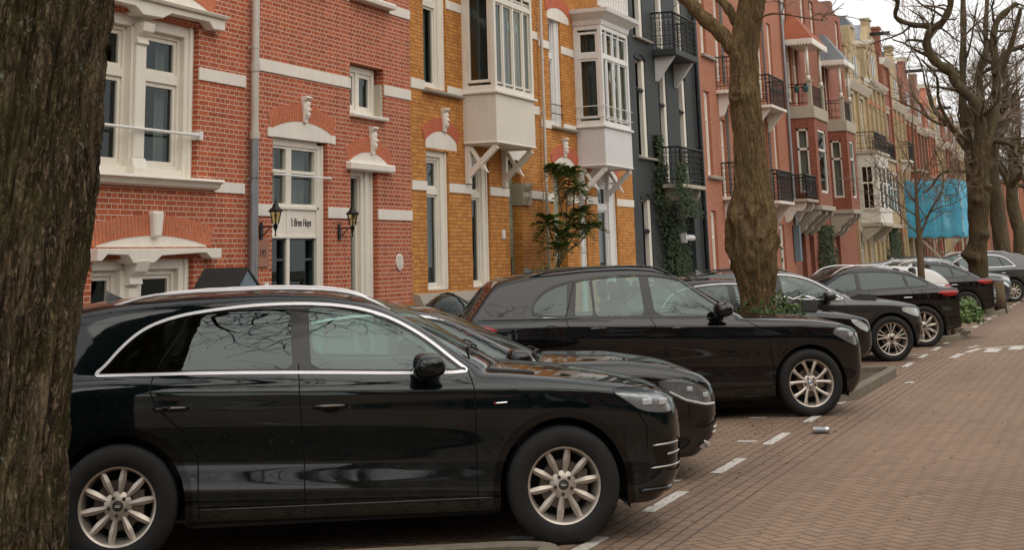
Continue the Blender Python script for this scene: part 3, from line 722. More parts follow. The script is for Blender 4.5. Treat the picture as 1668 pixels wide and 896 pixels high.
# ---- B: red brick house with lettered door board ----
opsB=[(17.86,19.40,.2,3.52),(20.10,20.98,.2,3.28),(20.09,21.22,3.97,4.74),(20.1,21.35,5.80,7.4),(17.9,19.3,5.8,7.4)]
B_=house('brick_house',"red brick house with two wall lanterns and a lettered board over its glazed door",17.22,22.18,opsB,'brick_red')
X=XF-.10
m=MB(); y0,y1=17.86,19.40
m.box(X-.12,X+.02,y1-.17,y1,.2,3.46); m.box(X-.10,X+.045,y1-.08,y1-.03,.2,3.46); m.box(X-.12,X+.02,y0,y0+.04,.2,3.46); m.box(X-.12,X+.02,y0+.04,y1-.17,3.40,3.5); m.obj('door_surround','wood_cream',B_,bevel=.005)
m=MB(); m.box(X-.12,X-.01,y0+.04,y1-.17,2.20,2.58); m.box(X-.01,X+.02,y0,y1-.12,2.555,2.60); m.box(X-.01,X+.01,y0,y1-.12,2.17,2.21); sb=m.obj('name_board','wood_cream',B_,bevel=.004)
def text(body,y,z,size,X,mat,parent,name='lettering',sx=.72,shear=.25,al='LEFT',off=0.0):
    c=bpy.data.curves.new(name,'FONT'); c.body=body; c.size=size; c.shear=shear; c.extrude=.003; c.align_x=al; c.offset=off; c.materials.append(MATS[mat])
    t=bpy.data.objects.new(name,c); link(t); bpy.context.view_layer.update(); me=bpy.data.meshes.new_from_object(t.evaluated_get(bpy.context.evaluated_depsgraph_get())); bpy.data.objects.remove(t)
    o=bpy.data.objects.new(name,me); link(o,parent); o.matrix_world=Matrix(((0,0,1,X),(sx,0,0,y),(0,1,0,z),(0,0,0,1))); return o
text("'t Bree Huys",18.53,2.335,.150,X-.006,'ink',sb,sx=.76)
for a,b in ((17.90,18.42),(18.50,19.23)):
    window(B_,a,b,2.60,3.40,inset=.10,fr=.035,rows=(.575,),sash=.0,bar=.04,curtain=(.3,1.,'curtain_grey') if a>18.2 else (.55,1,'curtain_pale'))
mm=MB(); mm.box(X-.12,X,18.42,18.50,.2,3.4); mm.obj('mullion','wood_cream',B_)
for a,b in ((17.90,18.42),(18.50,19.23)):
    window(B_,a,b,.25,2.20,inset=.13,fr=.05,rows=(.84,),sash=.0,bar=.03,name='glazed_door',mat='door_teal')
pl=MB(); pl.box(X-.10,X-.085,18.62,18.97,1.26,1.45); pl.obj('notice','sign_frame',B_)
room(B_,17.86,19.40,.2,3.5)
arch(B_,17.79,19.56,3.60,.15,.23,tymp='stone_white',tz=3.50)
carved_head(B_,18.70,3.74,4.08)
for y,z in ((17.73,3.55),(19.50,3.55)):
    m=MB(); m.box(XF-.05,XF+.02,y-.02,y+.10,z-.06,z+.06); m.obj('impost_stone','stone_white',B_)
b=MB(); b.tube([(XF+.02,17.86,3.0),(XF+.02,19.46,3.0)],.014,6); b.obj('safety_bar','wood_white',B_)
y0,y1=20.10,20.98
m=MB(); m.box(X-.12,X+.02,y1-.40,y1,.2,3.18); m.box(X-.1,X+.05,y1-.30,y1-.24,.2,3.18); m.box(X-.1,X+.04,y1-.10,y1-.05,.2,3.18); m.box(X-.12,X+.02,y0,y1-.4,3.08,3.18); m.obj('door_surround','wood_cream',B_,bevel=.005)
window(B_,y0,y1-.40,2.42,3.08,inset=.12,fr=.03,sash=0); 
window(B_,y0,y1-.40,.2,2.42,inset=.14,fr=.07,sash=0,name='side_door',curtain=(0,1,'blind_green')); room(B_,y0,y1,.2,3.2)
l=MB(); l.box(XF-.1,XF+.10,19.96,21.42,3.15,3.27); l.obj('lintel','stone_white',B_,bevel=.02)
arch(B_,20.02,21.36,3.27,.17,.21,tymp='stone_white')
carved_head(B_,20.78,3.42,3.80)
y0,y1,z0,z1=opsB[2]
window(B_,y0,y1-.1,z0+.02,z1-.02,inset=.12,fr=.09,cols=(.45,),sash=.06,bar=.09,curtain=(.4,1,'curtain_grey')); room(B_,y0,y1,z0,z1); sill(B_,y0-.02,y1+.02,z0+.03,.07,.08)
m=MB(); m.box(XF-.2,XF-.02,y1-.1,y1,z0,z0+.52); m.obj('patched_jamb','stone_weathered',B_)
for i in (3,4):
    y0,y1,z0,z1=opsB[i]; window(B_,y0,y1,z0,z1,cols=(.5,)); room(B_,y0,y1,z0,z1); sill(B_,y0-.04,y1+.06,z0+.0,.11,.14)
band(B_,17.36,22.18,4.50,.155,gaps=[(20.09,21.22)]); band(B_,17.36,22.18,2.605,.155,gaps=[(17.86,19.40),(20.10,20.98)]); band(B_,17.36,22.18,5.80,.15,gaps=[(17.85,19.4),(20.05,21.4)])
v=MB(); K=20; v.prism([(21.70+.12*math.cos(2*math.pi*i/K),1.82+.125*math.sin(2*math.pi*i/K)) for i in range(K)],0,XF,XF+.02); 
for i in range(6): v.box(XF+.02,XF+.03,21.61,21.79,1.73+i*.034,1.745+i*.034)
v.obj('round_vent','stone_white',B_)
n_=MB(); n_.box(XF,XF+.025,17.47,17.75,1.80,2.14); npl=n_.obj('number_plate','sign_frame',B_,bevel=.006); 
text('192',17.50,1.93,.13,XF+.027,'ink',npl,name='house_number',sx=.85,shear=0)
m=MB(); m.box(XF,XF+.03,17.64,17.74,1.50,1.60); m.obj('door_bell','wood_white',B_)
def lantern(y,label):
    r=empty('wall_lantern',(XF,y,.72),0,label,'lantern','iron lanterns beside the doors'); r.scale=(.80,.68,.68)
    m=MB(); m.prism([(-.045,2.10),(.045,2.10),(.055,2.34),(.03,2.38),(.03,2.42),(-.03,2.42),(-.03,2.38),(-.055,2.34)],0,0,.03)
    m.tube([(.02,0,2.33),(.12,0,2.34),(.20,0,2.335),(.28,0,2.335)],.014,6); m.tube([(.02,0,2.16),(.09,0,2.21),(.15,0,2.28),(.2,0,2.33)],.011,6)
    m.lathe([(2.15,.004),(2.17,.018),(2.20,.008),(2.26,.014),(2.29,.03),(2.36,.045),(2.39,.02)],12,2,(.28,0,0)); m.obj('arm','iron_black',r,auto=40)
    g=MB(); k=6; 
    for i in range(k):
        a,b=2*math.pi*i/k,2*math.pi*(i+1)/k
        g.quad((.28+.055*math.cos(a),.055*math.sin(a),2.39),(.28+.055*math.cos(b),.055*math.sin(b),2.39),(.28+.10*math.cos(b),.10*math.sin(b),2.62),(.28+.10*math.cos(a),.10*math.sin(a),2.62))
    gl=g.obj('lantern_glass','lantern_glass',r)
    c=MB()
    for i in range(k):
        a=2*math.pi*i/k; c.tube([(.28+.056*math.cos(a),.056*math.sin(a),2.38),(.28+.104*math.cos(a),.104*math.sin(a),2.62)],.008,4)
    c.lathe([(2.61,.122),(2.635,.125),(2.65,.105),(2.70,.06),(2.74,.05),(2.77,.04),(2.775,.012),(2.80,.012),(2.81,.018),(2.83,.004),(2.86,.003)],12,2,(.28,0,0)); c.obj('lantern_cage','iron_black',r,auto=35)
    b=MB(); b.lathe([(2.40,.012),(2.5,.014),(2.52,.03),(2.56,.02),(2.58,0)],10,2,(.28,0,0)); b.obj('bulb','curtain_pale',r,smooth=True)
lantern(17.56,'black iron wall lantern left of the lettered door board'); lantern(19.72,'black iron wall lantern right of the lettered door board')
# ---- C: ochre brick houses with oriel bays ----
def x_bracket(root,y,z,X=XF,out=.60,drop=.62,mat='wood_cream'):
    m=MB(); w=.10
    m.box(X,X+.09,y,y+w,z-drop-.05,z)
    def strut(p,q,t=.09):
        e=.004 if t>.08 else .012
        p=Vector((p[0],p[1]));q=Vector((q[0],q[1])); d=(q-p).normalized(); n=Vector((-d.y,d.x))*t/2
        m.prism([(p+n)[:],(q+n)[:],(q-n)[:],(p-n)[:]],1,y+e,y+w-e)
    strut((X+.03,z-drop+.06),(X+out-.02,z-.05),.10); strut((X+.10,z-.05),(X+out*.42,z-.30),.06)
    m.box(X,X+out,y+.01,y+w-.01,z-.03,z+.0)
    m.prism([(X+out*.50,z-.34),(X+out*.58,z-.36),(X+out*.62,z-.42),(X+out*.70,z-.50),(X+out*.56,z-.44),(X+out*.46,z-.42)],1,y+.02,y+w-.02)
    return m.obj('bay_bracket',mat,root,bevel=.004)
def oriel(root,y0,y1,z0,zs,ztop,out,mat,pmat,cols,rows,side_rows,cornice=True):
    """glazed oriel: solid apron z0..zs, glazing zs..ztop"""
    X1=XF+out; p=MB(); p.box(XF-.01,X1,y0,y1,z0,zs); ap=p.obj('bay_apron',pmat,root,bevel=.004)
    for q in ((XF,X1+.05,y0-.05,y1+.05,zs,zs+.05),(XF,X1+.015,y0-.015,y1+.015,z0-.002,z0+.03)): MB().box(*q).obj('bay_ledge',mat,ap,bevel=.008)
    f=MB(); t=.09; zz=zs+.05
    for x,y in ((X1-t,y0),(X1-t,y1-t),(XF,y0),(XF,y1-t)): f.box(x,x+t,y,y+t,zz,ztop)
    f.box(X1-t+.004,X1-.004,y0+t,y1-t,zz,zz+.09); f.box(X1-t+.004,X1-.004,y0+t,y1-t,ztop-.1,ztop)
    for y in (y0,y1-t): f.box(XF+t,X1-t,y+.004,y+t-.004,zz,zz+.10); f.box(XF+t,X1-t,y+.004,y+t-.004,ztop-.1,ztop)
    ys=[y0+t]+[y0+(y1-y0)*c for c in cols]+[y1-t]
    for y in ys[1:-1]: f.box(X1-.075,X1-.012,y-.03,y+.03,zz+.09,ztop-.1)
    zr=[zz+.09]+[zs+(ztop-zs)*r for r in rows]+[ztop-.1]
    for z in zr[1:-1]: f.box(X1-.075,X1-.004,y0+t,y1-t,z-.045,z+.045)
    for r in side_rows:
        z=zs+(ztop-zs)*r
        for y in (y0,y1-t): f.box(XF+t,X1-t,y+.006,y+t-.006,z-.045,z+.045)
    for i in range(len(ys)-1):     # sash frames
        for j in range(len(zr)-1):
            a,b=ys[i]+.032,ys[i+1]-.032; c,d=zr[j]+.047,zr[j+1]-.047
            for q in ((a,a+.03,c,d),(b-.03,b,c,d),(a+.03,b-.03,c,c+.03),(a+.03,b-.03,d-.03,d)): f.box(X1-.068,X1-.03,*q)
    zr2=[zz+.1]+[zs+(ztop-zs)*r for r in side_rows]+[ztop-.1]
    for y in (y0,y1-t):
        for j in range(len(zr2)-1):
            a,b,c,d=XF+t+.004,X1-t-.004,zr2[j]+.047,zr2[j+1]-.047
            for q in ((a,a+.05,c,d),(b-.05,b,c,d),(a+.05,b-.05,c,c+.05),(a+.05,b-.05,d-.05,d)): f.box(q[0],q[1],y+.02,y+t-.02,q[2],q[3])
    fo=f.obj('bay_window',mat,root,bevel=.004)
    g=MB(); xg=X1-.05; g.quad((xg,y0+t/2,zz),(xg,y1-t/2,zz),(xg,y1-t/2,ztop),(xg,y0+t/2,ztop)); g.obj('pane','pane_glass',fo)
    for y in (y0+.045,y1-.045): g=MB(); g.quad((XF+.02,y,zz),(X1-.05,y,zz),(X1-.05,y,ztop),(XF+.02,y,ztop)); g.obj('pane','pane_glass',fo)
    c=MB(); n=60; v=[]
    for i in range(n+1):
        y=y0+.15+(y1-y0-.3)*i/n; v+=[(X1-.14+.02*math.sin(i*1.3),y,zz+.05),(X1-.14+.02*math.sin(i*1.3),y,ztop-.02)]
    seg=[i for i in range(n) if not (.10<i/n<.22 or .44<i/n<.56 or .78<i/n<.86)]
    c.add(v,[(2*i,2*i+2,2*i+3,2*i+1) for i in seg]); c.obj('curtain','curtain_light',fo)
    d=MB(); v=[]
    for i in range(13):
        x=XF+.02+.02*i*(out/.62); v+=[(XF+.32*out*(0)+.24+.017*i,y0+.16+.012*math.sin(i*2.2),zz+.05),(XF+.06+.03*i,y0+.16+.012*math.sin(i*2.2),ztop-.1)]
    d.add(v,[(2*i,2*i+2,2*i+3,2*i+1) for i in range(12)]); d.obj('side_curtain','room_grey',fo)
    if cornice:
        k=MB(); k.prism([(XF,ztop),(X1+.02,ztop),(X1+.04,ztop+.10),(X1+.16,ztop+.2),(X1+.22,ztop+.24),(X1+.24,ztop+.32),(XF,ztop+.34)],1,y0-.0,y1+.0)
        for (a,b) in ((y0-.22,y0),(y1,y1+.22)):
            pass
        # mitred returns
        P=[(0,0),(.02,0),(.04,.10),(.16,.2),(.22,.24),(.24,.32)]
        for s,yy in ((-1,y0),(1,y1)):
            v=[]
            for o_,h_ in P: v+=[(XF,yy+s*o_,ztop+h_),(X1+o_,yy+s*o_,ztop+h_)]
            nP=len(P); f_=[(2*i,2*i+1,2*i+3,2*i+2) for i in range(nP-1)]
            v+=[(X1,yy,ztop+.34),(XF,yy,ztop+.34)]; f_.append((2*nP-2,2*nP-1,2*nP,2*nP+1))
            k.add(v,f_)
            v=[]
            for o_,h_ in P: v+=[(X1+o_,yy+s*o_,ztop+h_),(X1+o_,yy,ztop+h_)]
            k.add(v,[(2*i,2*i+1,2*i+3,2*i+2) for i in range(nP-1)])
        k.obj('bay_cornice',mat,root)
    return fo
def ochre(y0,y1,label,bay,dark_door,white,last=False):
    d=y0-22.18 if not last else 0
    r=empty('ochre_brick_house',(0,0,0),0,label,'house','row houses along the street')
    return r
ops=[(22.76,23.67,1.36,3.60),(24.62,25.46,1.36,3.60),(26.38,27.02,0,3.62),(22.72,23.66,4.62,6.9),(22.72,23.66,7.6,9.5)]
C_=house('brick_house','ochre brick house with cream boxed oriel window on cross braced brackets',22.185,28.15,ops,'brick_ochre')
def tallwin(root,y0,y1,z0,z1,tr,mat='wood_cream',fr=.22,cur='curtain_grey'):
    m=MB(); X=XF-.08; m.box(X-.1,X+.02,y1-fr,y1,z0,z1); m.box(X-.09,X+.045,y1-.07,y1-.02,z0,z1); m.box(X-.1,X+.02,y0,y0+.03,z0,z1); m.box(X-.1,X+.02,y0+.03,y1-fr,z1-.1,z1); m.box(X-.1,X+.03,y0,y1,z0-.02,z0+.03); m.obj('window_surround',mat,root,bevel=.004)
    window(root,y0+.03,y1-fr,z0+.03,z1-.1,inset=.10,fr=.05,rows=(tr,),sash=.04,bar=.10,mat=mat,curtain=(.45,1,cur))
    room(root,y0,y1,z0,z1,mat='room_grey')
tallwin(C_,22.76,23.67,1.36,3.60,.735); tallwin(C_,24.62,25.46,1.36,3.60,.735); tallwin(C_,22.72,23.66,4.62,6.9,.66)
sill(C_,22.66,24.20,4.60,.07,.10,'stone_grey')
arch(C_,22.70,24.05,3.74,.19,.22,mat='voussoir_orange',voussoirs=False,tymp='stone_white',tz=3.63)
carved_head(C_,23.47,3.93,4.30,w=.18)
arch(C_,26.3,27.4,3.80,.15,.23,mat='voussoir_orange',voussoirs=False,tymp='stone_white',tz=3.62)
oriel(C_,24.33,26.22,3.77,4.62,6.55,.62,'wood_cream','panel_cream',(.24,.50,.76),(.86,),())
for y in (24.36,26.05): x_bracket(C_,y,3.77)
band(C_,22.2,28.14,4.72,.16,gaps=[(22.72,23.66),(24.3,26.25)]); band(C_,22.2,28.14,3.085,.15,gaps=[(22.76,23.67),(24.62,25.46),(26.38,27.02)]); band(C_,22.2,28.14,6.2,.15,gaps=[(22.72,23.66),(24.3,26.25)])
# recessed porch with block wall
m=MB(); m.box(XF-.30,XF-.18,26.385,27.015,0,3.6); m.obj('porch_wall','block_green',C_); 
m=MB(); m.box(XF-.18,XF-.16,26.62,26.84,1.5,1.85); m.obj('door_hatch','door_black',C_)
m=MB(); m.prism([(27.0,2.80),(27.42,2.80),(27.42,3.2),(26.94,3.2),(26.94,3.12)],0,XF-.2,XF+.06); m.lathe([(2.84,.0),(2.86,.09),(2.95,.13),(3.04,.10),(3.1,.15),(3.15,.17),(3.2,.17)],10,2,(XF+.02,27.12,0)); m.obj('capital','stone_weathered',C_,auto=40)
m=MB(); m.box(XF,XF+.02,25.98,26.12,2.18,2.34); m.obj('number_plate','wood_white',C_)
pl=MB(); pl.prism([(XF-.1,0),(XF+.16,0),(XF+.16,1.18),(XF+.10,1.30),(XF-.1,1.34)],1,22.22,26.3); pl.obj('stone_plinth','stone_grey',C_)
pipe('slim cream downpipe between the two ochre brick houses',28.15,0,HTOP,mat='zinc_pale',r=.032,joints=(3.4,5.7))
ops=[(28.80,29.52,0,3.50),(30.32,30.82,.2,3.48),(31.55,32.92,.2,3.46),(28.80,29.54,4.42,6.72)]
C2=house('brick_house','ochre brick house with white oriel bay behind the potted tree',28.155,34.2,ops,'brick_ochre')
tallwin(C2,28.80,29.54,4.44,6.72,.64,'wood_white'); sill(C2,28.78,30.30,4.42,.07,.10,'stone_grey')
b=MB(); 
for z in (4.66,4.84): b.tube([(XF+.02,28.84,z),(XF+.02,29.5,z)],.012,5)
b.obj('safety_bar','iron_black',C2)
arch(C2,28.72,30.14,6.72,.15,.24,mat='voussoir_orange',voussoirs=False,tymp='stone_white',tz=6.60)
arch(C2,28.80,30.26,3.62,.20,.25,mat='voussoir_orange',voussoirs=False,tymp='stone_white',tz=3.46)
carved_head(C2,29.50,3.82,4.18,w=.18)
m=MB(); m.box(XF-.26,XF-.16,28.805,29.515,0,3.49); m.obj('porch_door','wood_green_grey',C2)
m=MB(); m.lathe([(2.84,.0),(2.86,.09),(2.95,.13),(3.04,.10),(3.1,.15),(3.15,.17)],10,2,(XF+.02,29.66,0)); m.obj('capital','stone_weathered',C2,auto=40)
tallwin(C2,30.32,30.82,.2,3.48,.75,'wood_white',fr=.2); tallwin(C2,31.55,32.92,.2,3.46,.84,'wood_white',fr=.4)
arch(C2,31.0,33.1,3.52,.25,.22,mat='voussoir_orange',voussoirs=False,tymp='stone_white',tz=3.42)
oriel(C2,30.36,32.26,3.66,4.45,6.62,.62,'wood_white','panel_white',(.20,.45,.66),(.69,),(.69,))
for y in (30.40,32.10): x_bracket(C2,y,3.66,mat='wood_white')
b=MB()
for z in (4.68,4.90): b.tube([(XF+.0,30.33,z),(XF+.65,30.33,z),(XF+.65,32.29,z)],.010,5)
b.obj('safety_bar','wood_white',C2)
m=MB(); 
for i in range(18): m.box(XF+.62,XF+.66,30.2+i*.12,30.25+i*.12,7.0,7.9)
m.box(XF+.6,XF+.68,30.15,32.4,7.9,7.96); m.obj('bay_balustrade','wood_white',C2)
band(C2,28.2,34.19,3.07,.16,gaps=[(28.8,29.52),(30.32,30.82),(31.55,32.92)]); band(C2,28.2,34.19,4.5,.16,gaps=[(28.8,29.54),(30.3,32.3)]); band(C2,28.2,34.19,6.1,.16,gaps=[(28.8,29.54),(30.3,32.3)])
pl=MB(); pl.prism([(XF-.1,0),(XF+.16,0),(XF+.16,1.18),(XF+.10,1.30),(XF-.1,1.34)],1,32.95,34.15); pl.obj('stone_plinth','stone_grey',C2)
# ---- D: slate grey painted house ----
def slimwin(root,y0,y1,z0,z1,mat='wood_cream',rail=.72,black=True):
    window(root,y0,y1,z0,z1,inset=.12,fr=.05,sash=.0,mat=mat,curtain=(.2,.7,'curtain_grey')); room(root,y0,y1,z0,z1)
    m=MB(); m.box(XF-.12,XF-.02,y1-.22,y1-.02,z0,z1); m.obj('window_post',mat,root)
    if black:
        m=MB(); z=z0+(z1-z0)*rail; m.tube([(XF-.03,y0+.02,z),(XF-.03,y1-.28,z)],.06,6); m.obj('sash_lock','iron_black',root)
ops=[(34.85,35.66,4.12,6.45),(36.78,37.52,3.6,6.40),(38.66,39.35,3.6,6.35),(34.85,35.62,.8,3.12),(38.6,39.6,0,2.75),(34.85,35.66,6.95,9.6),(36.78,37.5,6.95,9.5),(38.66,39.35,6.95,9.5)]
D_=house('painted_house','dark slate painted brick house with two iron balconies and climbing ivy',34.205,40.45,ops,'brick_slate_paint')
for i,o in enumerate(ops):
    if i==4: continue
    slimwin(D_,*o,rail=.68)
    if o[3]<9: arch(D_,o[0]-.05,o[1]+.05,o[3]-.02,.14,.06,mat='brick_slate_paint',voussoirs=False,out=.03)
m=MB(); m.box(XF-.7,XF-.65,38.5,39.7,0,2.8); m.obj('front_door','door_black',D_)
sill(D_,34.78,36.4,4.12,.07,.10,'stone_grey'); sill(D_,34.78,36.2,7.0,.07,.10,'stone_grey')
balcony(D_,36.42,38.52,3.50,out=.56,slab='stone_weathered',brk='scroll',bmat='stone_weathered',h=.90); balcony(D_,36.42,38.5,6.82,out=.56,slab='brick_slate_paint',bmat='panel_white',h=.92,th=.16)
m=MB(); m.tube([(XF+.35,37.2,2.22),(XF+.35,38.0,2.22)],.075,12); m.box(XF,XF+.42,37.14,37.2,2.1,2.34); m.obj('door_lamp','panel_white',D_,auto=40)
pipe('dark painted drainpipe at the right edge of the slate house',40.38,0,HTOP,mat='door_black',r=.07)
# ---- E: pink brick house ----
ops=[(41.36,41.98,3.92,6.27),(41.36,41.98,7.30,9.3),(41.36,41.98,.8,2.98),(43.1,43.7,3.4,5.6),(43.1,43.7,6.7,9.2),(46.4,47.1,3.4,6.1),(46.4,47.1,6.7,9.2),(48.75,49.5,3.4,6.1),(48.75,49.5,6.7,9.2),(50.5,51.15,4.35,6.2),(50.5,51.15,7.2,9.4),(44.3,45.3,0,2.7),(47.6,48.6,0,2.8),(50.3,51.2,.8,2.7),(43.2,43.8,.8,2.8)]
E_=house('brick_house','pink brick house with white scroll balconies behind the ivy footed tree',40.455,52.85,ops,'brick_pink')
for i,o in enumerate(ops):
    if i in (11,12): 
        m=MB(); m.box(XF-.5,XF-.45,o[0],o[1],0,o[3]); m.obj('front_door','door_black' if i==12 else 'wood_green_grey',E_); continue
    window(E_,o[0],o[1],o[2],o[3],inset=.08,fr=.12,rows=(.66,),curtain=(.1,.9,'curtain_pale')); room(E_,*o)
for y in (43.75,47.15,49.55):
    for z in (3.4,6.7):
        m=MB(); m.box(XF-.1,XF+.02,y,y+.32,z,z+2.6); m.obj('glazed_brick_pier','brick_black_glazed',E_)
for o in (ops[0],ops[1],ops[9],ops[10]): sill(E_,o[0]-.05,o[1]+.75,o[2]+.02,.10,.10,'stone_grey')
balcony(E_,42.9,44.9,3.38,out=.57,brk='scroll',h=.95); balcony(E_,42.9,44.9,6.40,out=.57,brk='scroll',h=.95,th=.1); balcony(E_,47.8,50.0,3.38,out=.57,brk='tri',h=.95); balcony(E_,47.6,49.8,6.35,out=.57,brk='tri',h=.95)
pipe('grey zinc drainpipe on the pink brick house',52.78,2.6,HTOP,mat='zinc',r=.055)
m=MB(); m.box(XF+.02,XF+.24,52.5,52.75,1.5,2.7); tag(m.obj('pale_board','cover_blue',None,bevel=.01),'narrow pale blue board standing against the pink house wall','board')
# ---- F, G: crimson brick houses with brick bays and verandas ----
def crimson(y0,y1,b0,b1,label,roof,top=12.5):
    X1=XF+.86
    ops=[(y0+1.0,y0+1.9,.0,2.6,.8),(y0+2.6,y0+3.5,.2,2.6,.8),(y1-1.3,y1-.5,3.8,6.2),(y1-1.3,y1-.5,7.0,9.2),(b0+.3,b0+1.1,7.0,9.1),(b1-1.1,b1-.3,7.0,9.1),(y0+.6,y0+1.4,9.9,11.4),(y1-1.4,y1-.6,9.9,11.4)]
    r=house('brick_house',label,y0,y1,ops,'brick_crimson',zt=top)
    for o in ops[:2]: m=MB(); m.box(XF-.83,XF-.78,o[0]-.05,o[1]+.05,0,o[3]+.05); m.obj('front_door','door_black',r)
    for o in ops[2:]: window(r,*o,inset=.08,fr=.1,rows=(.66,),curtain=(.1,.9,'curtain_pale')); room(r,*o)
    # brick bay with windows on the side and the street face
    zb,zt_=3.35,6.35
    bm_=MB(); sy0,sy1=XF+.22,XF+.62
    bm_.quad((XF,b0,zb),(XF,b0,zt_),(sy0,b0,zt_),(sy0,b0,zb)); bm_.quad((sy1,b0,zb),(sy1,b0,zt_),(X1,b0,zt_),(X1,b0,zb)); bm_.quad((sy0,b0,zb),(sy0,b0,zb+.45),(sy1,b0,zb+.45),(sy1,b0,zb)); bm_.quad((sy0,b0,zt_-.35),(sy0,b0,zt_),(sy1,b0,zt_),(sy1,b0,zt_-.35))
    fy0,fy1=b0+.55,b1-.55
    for a,b,c,d in ((b0,fy0,zb,zt_),(fy1,b1,zb,zt_),(fy0,fy1,zb,zb+.45),(fy0,fy1,zt_-.35,zt_)): bm_.quad((X1,a,c),(X1,b,c),(X1,b,d),(X1,a,d))
    bm_.quad((XF,b1,zb),(X1,b1,zb),(X1,b1,zt_),(XF,b1,zt_))
    bay=bm_.obj('bay','brick_crimson',r)
    w=MB(); z0,z1=zb+.45,zt_-.35; e=b0+.03
    w.box(sy0,sy0+.07,e,e+.08,z0,z1); w.box(sy1-.07,sy1,e,e+.08,z0,z1); w.box(sy0,sy1,e,e+.08,z1-.08,z1); w.box(sy0,sy1,e-.02,e+.08,z0,z0+.08); w.box(sy0,sy1,e,e+.08,z0+1.45,z0+1.53)
    w.box(X1-.1,X1-.02,fy0,fy0+.1,z0,z1); w.box(X1-.1,X1-.02,fy1-.1,fy1,z0,z1); w.box(X1-.1,X1-.02,fy0,fy1,z0,z0+.08); w.box(X1-.1,X1-.02,fy0,fy1,z1-.08,z1); w.box(X1-.1,X1-.02,fy0,fy1,z0+1.45,z0+1.53)
    wo=w.obj('bay_window','wood_cream',bay)
    g=MB(); g.quad((sy0,b0+.07,z0),(sy1,b0+.07,z0),(sy1,b0+.07,z1),(sy0,b0+.07,z1)); g.obj('pane','pane_glass',wo); g=MB(); g.quad((X1-.06,fy0,z0),(X1-.06,fy1,z0),(X1-.06,fy1,z1),(X1-.06,fy0,z1)); g.obj('pane','pane_glass',wo)
    c=MB(); c.quad((sy0,b0+.2,z0),(sy1-.12,b0+.2,z0),(sy1-.12,b0+.2,z1),(sy0,b0+.2,z1)); c.obj('curtain','curtain_pale',wo); c=MB(); c.box(XF+.02,X1-.3,b0+.3,b1-.2,zb,zt_); c.obj('room','room_dark',bay)
    for q in ((XF,X1+.08,b0-.06,b1+.08,zb-.16,zb),(XF,X1+.05,b0-.04,b1+.05,zt_,zt_+.42)): MB().box(*q).obj('bay_ledge','stone_weathered',bay,bevel=.01)
    for y in (b0,b0+(b1-b0)/2-.1,b1-.25):
        k=MB(); pts=[(XF,zb-.16),(X1,zb-.16),(X1-.02,zb-.3),(X1-.22,zb-.42),(X1-.28,zb-.5),(X1-.5,zb-.66),(X1-.56,zb-.8),(XF,zb-1.0)]; k.prism(pts,1,y,y+.25); k.obj('bracket','stone_weathered',bay,bevel=.02)
    # veranda above
    zf=zt_+.42
    for x,y in ((X1-.02,b0+.02),(X1-.02,b1-.15)):
        q=MB(); q.box(x-.16,x+.0,y,y+.16,zf,zf+.85); q.box(x-.19,x+.03,y-.03,y+.19,zf+.85,zf+.92); q.obj('veranda_pier','stone_weathered',r,bevel=.01)
        q=MB(); q.tube([(x-.08,y+.08,zf+.92),(x-.08,y+.08,zf+2.25)],[.06,.05],10); q.tube([(x-.08,y+.08,zf+.92),(x-.08,y+.08,zf+1.05)],.075,10); q.obj('veranda_post','wood_cream',r,smooth=True)
    rm=MB()
    for xa,ya,xb,yb in ((XF,b0+.08,X1-.18,b0+.08),(X1-.1,b0+.2,X1-.1,b1-.2)):
        L=math.hypot(xb-xa,yb-ya); n=max(3,int(L/.14))
        for zz in (zf+.78,zf+.68,zf+.12): rm.tube([(xa,ya,zz),(xb,yb,zz)],.014,4)
        for i in range(n+1): t=i/n; rm.tube([(xa+(xb-xa)*t,ya+(yb-ya)*t,zf),(xa+(xb-xa)*t,ya+(yb-ya)*t,zf+.78)],.009,4)
        for i in range(n): 
            t=(i+.5)/n; cx,cy=xa+(xb-xa)*t,ya+(yb-ya)*t; dx,dy=(xb-xa)/L,(yb-ya)/L
            rm.tube([(cx+dx*.05*math.cos(a),cy+dy*.05*math.cos(a),zf+.4+.05*math.sin(a)) for a in [k*math.pi/4 for k in range(9)]],.007,3)
    rm.obj('railing','iron_black',r)
    ze=zf+2.25; o_=.18
    ro=MB(); ro.box(XF,X1+o_,b0-o_,b1+o_,ze,ze+.10)
    ro.obj('veranda_eaves','wood_cream',r)
    sc=MB()
    n=10
    for i in range(n):
        a=XF+(X1+o_-XF)*i/n; b=XF+(X1+o_-XF)*(i+1)/n; c_=(a+b)/2
        sc.prism([(a,ze),(b,ze),(b-.01,ze-.08),(c_,ze-.13),(a+.01,ze-.08)],1,b0-o_,b0-o_+.02)
    n=int((b1-b0+2*o_)/.12)
    for i in range(n):
        a=b0-o_+(b1-b0+2*o_)*i/n; b=b0-o_+(b1-b0+2*o_)*(i+1)/n; c_=(a+b)/2
        sc.prism([(a,ze),(b,ze),(b-.01,ze-.08),(c_,ze-.13),(a+.01,ze-.08)],0,X1+o_-.02,X1+o_)
    sc.obj('scalloped_trim','wood_cream',r)
    t=MB(); e0,e1,x1=b0-o_,b1+o_,X1+o_; zr=ze+.10; zp=ze+1.25; mid=(e0+e1)/2
    t.add([(XF,e0,zr),(x1,e0,zr),(x1,e1,zr),(XF,e1,zr),(XF,mid-.3,zp),(XF,mid+.3,zp),(XF+.15,mid-.3,zp),(XF+.15,mid+.3,zp)],[(0,1,6,4),(1,2,7,6),(2,3,5,7),(4,6,7,5)])
    t.obj('veranda_roof',roof,r)
    band(r,y0+.02,y1-.02,3.2,.1,'stone_weathered')
    return r
crimson(52.855,58.4,53.3,55.9,'crimson brick house with tiled veranda roof over a brick bay','tile_orange')
